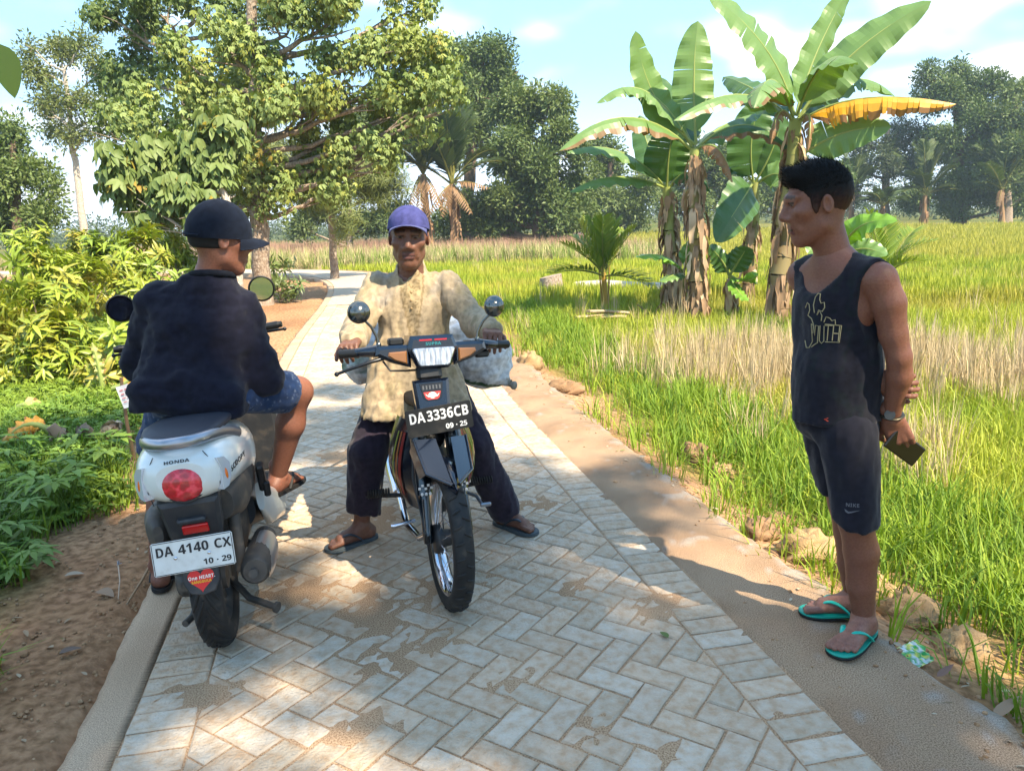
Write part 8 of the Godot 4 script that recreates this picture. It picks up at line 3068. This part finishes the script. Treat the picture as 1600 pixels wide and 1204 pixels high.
	part("case", mb.mesh(), mat(Color(0.03, 0.032, 0.036), 0.6), ph)
	mb = MB.new()
	mb.box(Vector3(0, 0, 0.0056), Vector3(0.066, 0.146, 0.001))
	part("screen", mb.mesh(), mat(Color(0.02, 0.022, 0.025), 0.3), ph)
	clock("standing man")
# ------------------------------------------------------------------ the tree overhead, off the picture, that shades the road
func build_shade_tree() -> void:
	rng.seed = 501
	var T := TO_SUN / TO_SUN.y
	var spots := [Vector3(0.25, -1.6, 1.15), Vector3(-0.55, -3.1, 1.35), Vector3(-1.05, -4.9, 1.15), Vector3(-2.3, -2.3, 1.25), Vector3(-2.6, -4.1, 1.15), Vector3(-3.5, -3.0, 1.0), Vector3(0.5, 0.0, 1.5), Vector3(-1.2, -0.5, 1.4), Vector3(0.72, -2.7, 0.72), Vector3(0.12, -4.4, 0.70), Vector3(-1.6, -6.1, 0.85), Vector3(-2.9, -5.4, 0.75), Vector3(1.1, -1.7, 0.6), Vector3(-3.6, -1.4, 1.1)]
	var blobs := []
	for i in spots.size():
		var s: Vector3 = spots[i]
		var h := 10.2 + 2.2 * ((i * 5) % 7) / 6.0
		blobs.append([Vector3(s.x + T.x * h, h, s.y + T.z * h), Vector3(s.z, 0.62, s.z)])
	var foot := Vector3(7.2, 0, 6.0)
	tree("shade_tree", "tall roadside tree whose crown shades the road", "trees beside the road", [foot, Vector3(7.1, 3.0, 5.9), Vector3(6.9, 6.0, 5.6), Vector3(6.5, 9.0, 5.0), Vector3(6.0, 11.0, 4.4)], [0.28, 0.24, 0.2, 0.15, 0.08], blobs, 0.06, bark(67, lin(0.14, 0.10, 0.07), lin(0.30, 0.24, 0.18)), sprig_plain(76, 15, 0.17, 0.40, 0.42, 0.25), leafy, 11.5, 0.3, 0.9, 1.35, [[1.0, Color(0.07, 0.13, 0.03), Color(0.13, 0.19, 0.04)]], 502)
	# a sapling beside the camera brings one leaf into view
	var st := tree("roadside_sapling", "thin sapling beside the road with one hanging leaf in view", "trees beside the road", [Vector3(-2.4, 0, -0.5), Vector3(-2.35, 1.2, -0.5), Vector3(-2.2, 2.4, -0.6)], [0.03, 0.025, 0.015], [[Vector3(-2.3, 2.6, -0.5), Vector3(0.5, 0.4, 0.5)], [Vector3(-2.6, 2.2, -0.2), Vector3(0.4, 0.3, 0.4)]], 0.012, bark(68, lin(0.2, 0.14, 0.1), lin(0.3, 0.24, 0.18)), sprig_plain(77, 12, 0.11, 0.48, 0.35, 0.25), leafy, 18.0, 0.3, 0.8, 1.2, [[1.0, Color(0.10, 0.17, 0.03), Color(0.17, 0.24, 0.04)]], 503)
	var mb := MB.new()
	var b := st.position
	mb.col = Color(0.2, 0.15, 0.1)
	mb.tube([Vector3(-2.2, 2.4, -0.6) - b, Vector3(-1.7, 2.35, -1.1) - b, Vector3(-1.2, 2.05, -1.5) - b, Vector3(-0.985, 1.835, -1.6) - b], [0.007, 0.005, 0.003, 0.0018], 6)
	part("twig", mb.mesh(), leafy, st)
	mb = MB.new()
	mb.col = Color(0.16, 0.22, 0.03)
	leaf_into(mb, Vector3(-0.982, 1.833, -1.6) - b, Vector3(0.17, -0.95, 0.02).normalized(), Vector3(0.55, 0.1, 0.8), 0.102, 0.052, 0.06, 10)
	part("leaf", mb.mesh(), glossy, st)
	clock("shade tree")

# ------------------------------------------------------------------ small things
func lump(r: Vector3, seed_: int, rough: float, col: Color, col2: Color, seg := 22, rows := 14) -> ArrayMesh:
	var n := noise(seed_, 1.0, 4)
	var nb := noise(seed_ + 7, 1.0, 2, FastNoiseLite.TYPE_CELLULAR)
	var mb := MB.new()
	var rings := []
	var cols := []
	for i in rows + 1:
		var th := PI * i / rows
		var q := PackedVector3Array()
		for j in seg:
			var a := -TAU * j / seg
			var d := Vector3(cos(a) * sin(th), -cos(th), sin(a) * sin(th))
			var k := 1.0 + rough * (n.get_noise_3dv(d * 2.2) * 1.2 + nb.get_noise_3dv(d * 2.0) * 0.6)
			var p := d * r * k
			p.y = maxf(p.y, -r.y * 0.35)
			q.append(p)
			cols.append(col.lerp(col2, clampf(0.5 + n.get_noise_3dv(d * 4.0) * 1.4, 0, 1)))
		rings.append(q)
	mb.loft(rings, false)
	for i in cols.size():
		mb.c[i] = cols[i]
	return mb.mesh()

func build_sack() -> void:
	var base := Vector3(-0.46, 0.74, -3.95)
	var o := thing("sack", "white woven sack with a green stripe slung over the motorcycle seat", "sack", base)
	var s := SD.new()
	s.nz = noise(511, 1.0, 3)
	s.nsc = Vector3(9, 12, 9)
	s.namp = 0.022
	s.ell(Vector3(-0.150, 0.812, -3.93), Vector3(0.150, 0.182, 0.155), Basis(Vector3.BACK, 0.25), 0.06)
	s.ell(Vector3(-0.755, 0.83, -3.95), Vector3(0.120, 0.165, 0.15), Basis(Vector3.BACK, -0.25), 0.06)
	s.cap(Vector3(-0.30, 0.90, -3.96), Vector3(-0.62, 0.90, -3.97), 0.11, 0.11, 0.10)
	s.cap(Vector3(-0.045, 0.70, -3.88), Vector3(-0.008, 0.672, -3.86), 0.035, 0.014, 0.05)
	s.cap(Vector3(-0.008, 0.672, -3.86), Vector3(0.014, 0.668, -3.85), 0.012, 0.024, 0.012)
	var st := noise(512, 9.0, 4)
	var mb := MB.new()
	s.into(mb, 0.011, base, func(p: Vector3) -> Color:
		var k := st.get_noise_3dv(p)
		var c := Color(0.78, 0.78, 0.78).lerp(Color(0.64, 0.63, 0.61), clampf(k * 1.6, 0, 1))
		var low := p.y + (p.x + 0.15) * 0.22
		if absf(low - 0.672) < 0.012 and p.x > -0.4:
			c = Color(0.07, 0.14, 0.06)
		if p.x < -0.6 and absf(p.y - 0.80) < 0.05:
			c = Color(0.10, 0.20, 0.10).lerp(c, clampf(0.5 + k, 0, 1))
		if p.x > -0.03 and p.y < 0.70:
			c = Color(0.36, 0.31, 0.25)
		return c)
	part("bag", mb.mesh(), cloth_mat(513, 0.7, 60.0, 0.8, 0.1), o)
	mb = MB.new()
	var rp := []
	for k in 13:
		var a := TAU * k / 12
		rp.append(Vector3(-0.010, 0.674, -3.861) - base + Basis(Vector3.BACK, -0.6) * Vector3(0, cos(a), sin(a)) * 0.0155)
	mb.tube(rp, [0.004], 6, false)
	part("tie", mb.mesh(), mat(Color(0.45, 0.38, 0.28), 0.8), o)

func plank(l: float, w: float, h: float, seed_: int) -> ArrayMesh:
	var mb := MB.new()
	var n := noise(seed_, 2.0, 2)
	var rings := []
	for i in 7:
		var f := i / 6.0
		var q := PackedVector3Array()
		for e: Vector2 in [Vector2(-1, 0), Vector2(-0.8, -1), Vector2(0.8, -1), Vector2(1, 0), Vector2(0.8, 1), Vector2(-0.8, 1)]:
			q.append(Vector3(e.x * w * 0.5 * (1 + 0.2 * n.get_noise_2d(f * 3, e.x)), e.y * h * 0.5 * (1 + 0.3 * n.get_noise_2d(f * 4, e.y + 5)) + 0.02 * sin(f * 2.5), (f - 0.5) * l))
		rings.append(q)
	mb.loft(rings)
	return mb.mesh()

func build_small_things() -> void:
	rng.seed = 520
	var soilm := vmat(0.95, 0.15)
	soilm.normal_enabled = true
	soilm.normal_texture = noise_tex(521, 0.08, [], 256, 4, 6.0)
	soilm.uv1_triplanar = true
	soilm.uv1_scale = Vector3.ONE * 4.0
	# clods beside the right-hand edging
	var cl_l := [
		[Vector2(1.37, -3.36), Vector3(0.17, 0.12, 0.12), "large cracked tan clod behind the standing man's knees"],
		[Vector2(1.22, -3.60), Vector3(0.12, 0.08, 0.09), "brown clod with dry roots at the edge of the strip"],
		[Vector2(1.60, -2.86), Vector3(0.13, 0.10, 0.11), "pale flat topped clod behind the standing man's ankles"],
		[Vector2(1.56, -3.06), Vector3(0.11, 0.07, 0.09), "small tan clod touching the pale flat topped one"],
		[Vector2(1.26, -5.06), Vector3(0.15, 0.11, 0.12), "orange tan clod half hidden in the tall grass"],
		[Vector2(1.36, -4.78), Vector3(0.09, 0.07, 0.08), "small clod in the grass beside the orange tan clod"],
		[Vector2(0.20, -8.25), Vector3(0.17, 0.16, 0.15), "orange soil heap at the verge behind the sack"],
		[Vector2(0.50, -7.00), Vector3(0.20, 0.09, 0.15), "low orange soil heap with straw at the verge"],
		[Vector2(1.66, -2.60), Vector3(0.15, 0.085, 0.11), "broken clod beside the green wrapper"],
		[Vector2(1.52, -3.20), Vector3(0.13, 0.09, 0.10), "clod between the standing man's legs and the tall grass"],
		[Vector2(1.44, -3.95), Vector3(0.10, 0.06, 0.08), "reddish brown clod lying in the strip's grassy margin"]]
	var k := 0
	for e: Array in cl_l:
		var p: Vector2 = e[0]
		var c := Color(0.44, 0.29, 0.15) if k % 3 != 1 else Color(0.33, 0.20, 0.11)
		var o := part("dirt_clod", lump(e[1], 530 + k, 0.42, c, c * 0.62), soilm, self)
		o.position = Vector3(p.x, ground(p.x, p.y) + e[1].y * 0.25, p.y)
		o.rotation.y = k * 1.3
		tag(o, e[2], "clod", "clods along the road edge")
		k += 1
	# crumbs of soil, small stones
	var crumb := lump(Vector3(0.012, 0.009, 0.012), 560, 0.5, Color(1, 1, 1), Color(0.7, 0.7, 0.7), 7, 5)
	var xs := []
	var cols := []
	for i in 5200:
		var z := -1.4 - pow(rng.randf(), 1.4) * 9.0
		var left := rng.randf() < 0.66
		var t := -LEFT - 0.02 - pow(rng.randf(), 1.3) * 1.6 if left else RIGHT - 0.45 + pow(rng.randf(), 0.6) * 0.85
		var x := -0.11 + 0.2075 * (z + 2.0) + t * 0.977
		var zz := z - t * 0.2125
		if zz > -1.2:
			continue
		var lt := lat(Vector2(x, zz)).x
		var y := ground_lt(x, zz, lt)
		if lt > SOLD and lt < RIGHT:
			y = 0.0
			if rng.randf() < 0.6:
				continue
		elif lt > -LEFT and lt < SOLD:
			continue
		var s := rng.randf_range(0.25, 0.9) * (1.0 if rng.randf() > 0.04 else 1.9)
		xs.append(Transform3D(basis_y(Vector3.UP + rdir() * 0.5, rng.randf() * TAU).scaled(Vector3.ONE * s), Vector3(x, y, zz)))
		cols.append(Color(0.34, 0.19, 0.095).lerp(Color(0.48, 0.31, 0.18), rng.randf()))
	var cr := many("soil_crumbs", crumb, soilm, xs, cols, self)
	tag(cr, "loose soil crumbs and grit on both dirt edges", "soil")
	cr.set_meta("kind", "stuff")
	# litter: leaf scraps and straw on the dirt
	xs = []
	cols = []
	var mb := MB.new()
	leaf_into(mb, Vector3(-0.03, 0.004, 0), Vector3(1, 0.05, 0).normalized(), Vector3.UP, 0.06, 0.026, 0.1, 4)
	var scrap := mb.mesh()
	for i in 420:
		var z := -1.5 - pow(rng.randf(), 1.3) * 8.0
		var t := -LEFT - 0.05 - rng.randf() * 1.2 if rng.randf() < 0.7 else RIGHT - 0.2 + rng.randf() * 0.6
		if rng.randf() < 0.12:
			t = rng.randf_range(-0.9, 0.9)
		var x := -0.11 + 0.2075 * (z + 2.0) + t * 0.977
		var zz := z - t * 0.2125
		var lt := lat(Vector2(x, zz)).x
		var y := 0.002 if lt > -LEFT and lt < RIGHT else ground_lt(x, zz, lt) + 0.004
		var s := rng.randf_range(0.3, 0.9) * (0.45 if absf(lt) < 1.0 else 1.0)
		xs.append(Transform3D(basis_y(Vector3.UP + rdir() * 0.3, rng.randf() * TAU).scaled(Vector3(s, s, s * rng.randf_range(0.2, 1.0))), Vector3(x, y, zz)))
		cols.append(Color(0.34, 0.24, 0.15).lerp(Color(0.50, 0.42, 0.30), rng.randf()) if rng.randf() < 0.85 else Color(0.14, 0.20, 0.05))
	var lt2 := many("leaf_litter", scrap, vmat(0.8, 0.2), xs, cols, self)
	tag(lt2, "dry leaf scraps scattered over the dirt and paving", "litter")
	lt2.set_meta("kind", "stuff")
	# single fallen leaves
	for e: Array in [[Vector2(-1.615, -2.53), Color(0.16, 0.11, 0.09), 0.075, 0.6, "grey brown fallen leaf on the dirt verge"], [Vector2(0.53, -2.53), Color(0.12, 0.16, 0.05), 0.05, 2.0, "small green leaf lying on the paving"], [Vector2(-1.95, -3.16), Color(0.36, 0.28, 0.20), 0.08, 0.3, "pale bark chip on the dirt verge"], [Vector2(-1.72, -2.98), Color(0.30, 0.20, 0.13), 0.11, -0.5, "tan dry leaf lying beside the thin stick"]]:
		mb = MB.new()
		mb.col = e[1]
		leaf_into(mb, Vector3(-e[2] * 0.5, 0.006, 0), Vector3(1, 0.12, 0).normalized(), Vector3.UP, e[2], e[2] * 0.5, 0.15, 6)
		var o := part("fallen_leaf", mb.mesh(), vmat(0.75, 0.3), self)
		var p: Vector2 = e[0]
		o.position = Vector3(p.x, (0.004 if p.x > 0.0 else ground(p.x, p.y) + 0.006), p.y)
		o.rotation.y = e[3]
		tag(o, e[4], "leaf", "fallen leaves")
	# sticks on the verge
	var stickm := vmat(0.85, 0.2)
	for e: Array in [[Vector3(-1.645, 0.012, -3.25), Vector3(-1.56, 0.014, -2.84), 0.006, Color(0.34, 0.23, 0.14), "long brown stick lying along the edging"], [Vector3(-1.74, 0.05, -3.14), Vector3(-1.625, 0.008, -2.90), 0.003, Color(0.50, 0.38, 0.28), "thin pale stick with a frayed grey end"]]:
		mb = MB.new()
		mb.col = e[3]
		var a: Vector3 = e[0]
		var b: Vector3 = e[1]
		mb.tube([Vector3.ZERO, (b - a) * 0.5 + Vector3(0.008, 0.006, 0), b - a], [e[2], e[2] * 0.9, e[2] * 0.7], 7)
		if e[2] < 0.004:
			mb.col = Color(0.30, 0.30, 0.32)
			for q in 7:
				mb.tube([Vector3.ZERO, rdir() * Vector3(0.02, 0.012, 0.02) + Vector3(0, 0.01, 0)], [0.003, 0.001], 4)
		var o := part("stick", mb.mesh(), stickm, self)
		o.position = a
		tag(o, e[4], "stick")
	# stake with a white paper
	var st := thing("sign_stake", "leaning wooden stake with a small white paper nailed on", "stake", Vector3(-2.53, ground(-2.53, -4.94) - 0.04, -4.94))
	mb = MB.new()
	mb.col = Color(0.24, 0.15, 0.09)
	mb.tube([Vector3.ZERO, Vector3(-0.008, 0.3, 0.03), Vector3(0.012, 0.62, 0.07)], [0.014, 0.012, 0.011], 8)
	part("stake", mb.mesh(), stickm, st)
	mb = MB.new()
	mb.xf = Transform3D(Basis(Vector3.UP, 0.5) * Basis(Vector3.BACK, 0.22), Vector3(0.035, 0.50, 0.082))
	mb.col = Color(0.72, 0.72, 0.75)
	var rows := []
	for i in 5:
		var q := PackedVector3Array()
		for j in 4:
			q.append(Vector3((j / 3.0 - 0.5) * 0.075, (0.5 - i / 4.0) * 0.15, 0.006 * sin(i * 1.4 + j)))
		rows.append(q)
	mb.loft(rows, false, false)
	var pp := part("paper", mb.mesh(), vmat(0.7, 0.3), st)
	var xf := mb.xf
	mb = MB.new()
	mb.xf = xf
	mb.col = Color(0.55, 0.22, 0.24)
	for i in 4:
		for j in 2:
			mb.box(Vector3((j - 0.5) * 0.03, 0.045 - i * 0.026, 0.0085), Vector3(0.02, 0.010 - i * 0.001, 0.0006))
	part("print", mb.mesh(), vmat(0.8, 0.2), pp).set_meta("kind", "stuff")
	# stump and log in the field
	var barkm := bark(571, lin(0.22, 0.15, 0.11), lin(0.42, 0.36, 0.30))
	var sp := Vector3(0.92, 0, -17.3)
	sp.y = ground(sp.x, sp.z) - 0.03
	var stump := thing("tree_stump", "sawn grey brown tree stump standing in the grass", "stump", sp)
	mb = MB.new()
	var rings := []
	for i in 6:
		var f := i / 5.0
		var q := PackedVector3Array()
		for j in 20:
			var a := TAU * j / 20
			var r := (0.30 - 0.06 * f + 0.09 * pow(1 - f, 3.0)) * (1.0 + 0.10 * bump.get_noise_2d(cos(a) * 2.0, sin(a) * 2.0))
			q.append(Vector3(cos(a) * r, f * (0.52 + 0.05 * cos(a)), -sin(a) * r))
		rings.append(q)
	mb.loft(rings)
	part("bole", mb.mesh(), barkm, stump)
	var lg := thing("fallen_log", "pale fallen log lying in the grass behind the young coconut palm", "log", Vector3(2.45, ground(2.45, -17.2) + 0.17, -17.2))
	mb = MB.new()
	mb.tube([Vector3(-0.95, 0, -0.5), Vector3(-0.3, 0.03, -0.2), Vector3(0.4, 0.0, 0.15), Vector3(1.0, 0.02, 0.5)], [0.13, 0.145, 0.135, 0.12], 14)
	part("bole", mb.mesh(), bark(573, lin(0.45, 0.38, 0.32), lin(0.68, 0.62, 0.56)), lg)
	# cut palm stalks in a pile
	var pm := bark(575, lin(0.34, 0.23, 0.13), lin(0.60, 0.46, 0.30))
	for i in 5:
		var o := part("cut_plank", plank(0.75 - 0.06 * i, 0.15, 0.035, 580 + i), pm, self)
		var x: float = 1.50 + [0.0, 0.08, -0.12, 0.22, 0.02][i]
		var z: float = -12.85 + [0.0, 0.12, 0.1, -0.1, 0.05][i]
		o.position = Vector3(x, ground(x, z) + 0.05 + 0.03 * i, z)
		o.rotation = Vector3(0.05 * (i - 2), PI / 2 + [0.1, -0.25, 0.3, -0.1, 0.45][i], 0)
		tag(o, ["bottom", "second lowest", "middle", "second highest", "topmost, shortest"][i] + " cut tan plank of the low pile before the coconut palm", "plank", "planks in the low pile")
	for i in 4:
		mb = MB.new()
		mb.col = Color(0.22, 0.14, 0.08)
		var d := Vector3(rng.randf_range(-0.5, 0.5), rng.randf_range(0.05, 0.35), rng.randf_range(-0.3, 0.3))
		mb.tube([-d * 0.5, d * 0.1 + rdir() * 0.03, d * 0.6], [0.016, 0.013, 0.007], 6)
		var o := part("dry_branch", mb.mesh(), stickm, self)
		var x := 2.35 + i * 0.2
		o.position = Vector3(x, ground(x, -13.2) + 0.1, -13.2 + rng.randf_range(-0.3, 0.3))
		tag(o, "dry brown branch at the foot of the banana clump", "branch", "dry branches")
	# crumpled green wrapper and scraps by the edge
	var wr := thing("snack_wrapper", "crumpled green snack wrapper with white and yellow print on the dirt edge", "wrapper", Vector3(1.39, ground(1.39, -2.43) + 0.035, -2.43))
	wr.basis = Basis(Vector3.UP, 0.5) * Basis(Vector3.RIGHT, 0.55)
	mb = MB.new()
	rows = []
	var cn := noise(590, 1.0, 2)
	var cc := []
	for i in 10:
		var q := PackedVector3Array()
		for j in 14:
			var u := (j / 13.0 - 0.5) * 0.115
			var w := (i / 9.0 - 0.5) * 0.085
			q.append(Vector3(u, cn.get_noise_2d(u * 55, w * 55) * 0.016, w))
			var c := Color(0.03, 0.36, 0.07)
			var e := cn.get_noise_2d(u * 40 + 9, w * 40)
			if e > 0.12 and absf(u) < 0.04:
				c = Color(0.72, 0.74, 0.76)
			elif e < -0.28:
				c = Color(0.75, 0.70, 0.10)
			cc.append(c)
		rows.append(q)
	mb.loft(rows, false, false)
	for i in cc.size():
		mb.c[i] = cc[i]
	part("foil", mb.mesh(), vmat(0.3, 0.6), wr)
	for e: Array in [[Vector2(1.43, -2.32), 0.08, Color(0.22, 0.13, 0.10), "dull red brown scrap beside the green wrapper"], [Vector2(1.52, -2.14), 0.12, Color(0.34, 0.23, 0.15), "curled tan bark scrap at the grass edge"]]:
		mb = MB.new()
		mb.col = e[2]
		leaf_into(mb, Vector3(-e[1] * 0.5, 0, 0), Vector3(1, 0.05, 0).normalized(), Vector3.UP, e[1], e[1] * 0.28, -0.2, 6)
		var o := part("bark_scrap", mb.mesh(), vmat(0.8, 0.2), self)
		var p: Vector2 = e[0]
		o.position = Vector3(p.x, ground(p.x, p.y) + 0.03, p.y)
		o.rotation = Vector3(0.3, 0.5, 0.1)
		tag(o, e[3], "scrap")
	# cut banana waste on the verge
	for e: Array in [[Vector3(-4.15, 0, -6.3), Vector3(0.28, -0.20, 0.1), Vector3(0.14, 0.06, 0.04), 0.18, "bright", "pale green cut banana leaf arching over the weeds"], [Vector3(-3.42, 0.05, -6.45), Vector3(0.20, 0.22, 0.0), Vector3(0.30, 0.05, 0.1), 0.20, "yellow", "yellow orange cut banana leaf behind the paper stake"], [Vector3(-3.75, 0.0, -6.9), Vector3(-0.04, 0.42, 0.0), Vector3(0.02, 0.16, 0.04), 0.10, "bright", "thin upright pale green shoot in the sunlit weeds"], [Vector3(-3.2, 0.05, -5.15), Vector3(-0.28, -0.06, 0.1), Vector3(-0.12, 0.10, 0.05), 0.14, "yellow", "dull yellow cut leaf lying by the brown stem pieces"]]:
		var p: Vector3 = e[0]
		p.y += ground(p.x, p.z) + 0.12
		mb = MB.new()
		var g := Color(0.42, 0.46, 0.14) if e[4] == "bright" else Color(0.60, 0.30, 0.05)
		banana_leaf(mb, Vector3.ZERO, e[2] + Vector3(0, 0.05, 0), e[1], e[3], Vector3(0, 0.6, 0.8), 0.5, 0.05, 0.3, g, g * 0.8)
		var o := part("cut_banana_leaf", mb.mesh(), vmat(0.5, 0.4, lin(0.3, 0.3, 0.1)), self)
		o.position = p
		tag(o, e[5], "banana leaf", "cut banana waste")
	for i in 3:
		mb = MB.new()
		mb.col = Color(0.30, 0.20, 0.14)
		mb.tube([Vector3(0, -0.06, 0), Vector3(0.02, 0.04, 0), Vector3(0.0, 0.13 - 0.03 * i, 0.02)], [0.05, 0.045, 0.035], 8)
		mb.col = Color(0.36, 0.28, 0.19)
		for q in 5:
			dead_leaf(mb, Vector3(0, 0.10, 0) + rdir() * 0.02, Vector3(cos(q * 1.3), 0, sin(q * 1.3)), 0.14, 0.05, mb.col)
		var o := part("banana_stump", mb.mesh(), stickm, self)
		var p := Vector3(-3.12 + i * 0.12, 0, -5.12 - i * 0.1)
		o.position = Vector3(p.x, ground(p.x, p.z) + 0.08, p.z)
		o.rotation = Vector3(0.4 * i, i, 0.3)
		tag(o, ["tallest cut brown banana stem piece among the weeds", "cut banana stem piece between two others among the weeds", "lowest tilted cut banana stem piece among the weeds"][i], "stump", "cut banana stems")
	# leafy cassava-like plants in the shaded weeds
	for e: Array in [[Vector3(-2.45, 0, -3.45), 0.42, "tall palmate leaved plant at the front of the weeds"], [Vector3(-2.75, 0, -3.95), 0.36, "palmate leaved plant behind the tallest one in the weeds"], [Vector3(-2.25, 0, -3.2), 0.24, "low leafy plant spreading onto the dirt"]]:
		var p: Vector3 = e[0]
		p.y = ground(p.x, p.z)
		var o := thing("leafy_weed", e[2], "plant", p, "leafy plants in the weeds")
		mb = MB.new()
		mb.col = Color(0.16, 0.19, 0.05)
		for q in 9:
			var a := q * 2.4
			var top := Vector3(cos(a) * 0.13, 0.6 * e[1] * rng.randf_range(0.5, 1.0), sin(a) * 0.13)
			mb.col = Color(0.16, 0.19, 0.05)
			mb.tube([Vector3(0, 0, 0), Vector3(0, top.y * 0.6, 0), top], [0.005, 0.004, 0.002], 4)
			mb.col = Color(0.12, 0.21, 0.045).lerp(Color(0.19, 0.28, 0.06), rng.randf())
			for j in 6:
				var d := Vector3(cos(a + (j - 2.5) * 0.75), rng.randf_range(-0.25, 0.15), sin(a + (j - 2.5) * 0.75)).normalized()
				leaf_into(mb, top, d, Vector3.UP, 0.095 * rng.randf_range(0.8, 1.1), 0.032, 0.25, 4)
		part("foliage", mb.mesh(), leafy, o)
	# far grey fence between field and wood
	var fe := thing("fence", "low grey sheet fence far behind the young coconut palm", "fence", Vector3(7.0, ground(7.0, -60.0), -60.0))
	for i in 5:
		mb = MB.new()
		mb.box(Vector3(i * 0.92 - 1.9, 0.45, 0), Vector3(0.9, 0.7, 0.04), 0.01)
		part("panel", mb.mesh(), mat(Color(0.46, 0.47, 0.52), 0.7), fe)
	clock("small things")

func _ready() -> void:
	build_camera_and_light()
	build_sky()
	make_centre()
	build_ground()
	clock("ground")
	build_road()
	clock("road")
	build_plants()
	build_grass()
	build_vehicle_materials()
	build_scooter()
	build_motorcycle()
	build_old_man()
	build_rider()
	build_standing_man()
	build_sack()
	build_shade_tree()
	build_small_things()
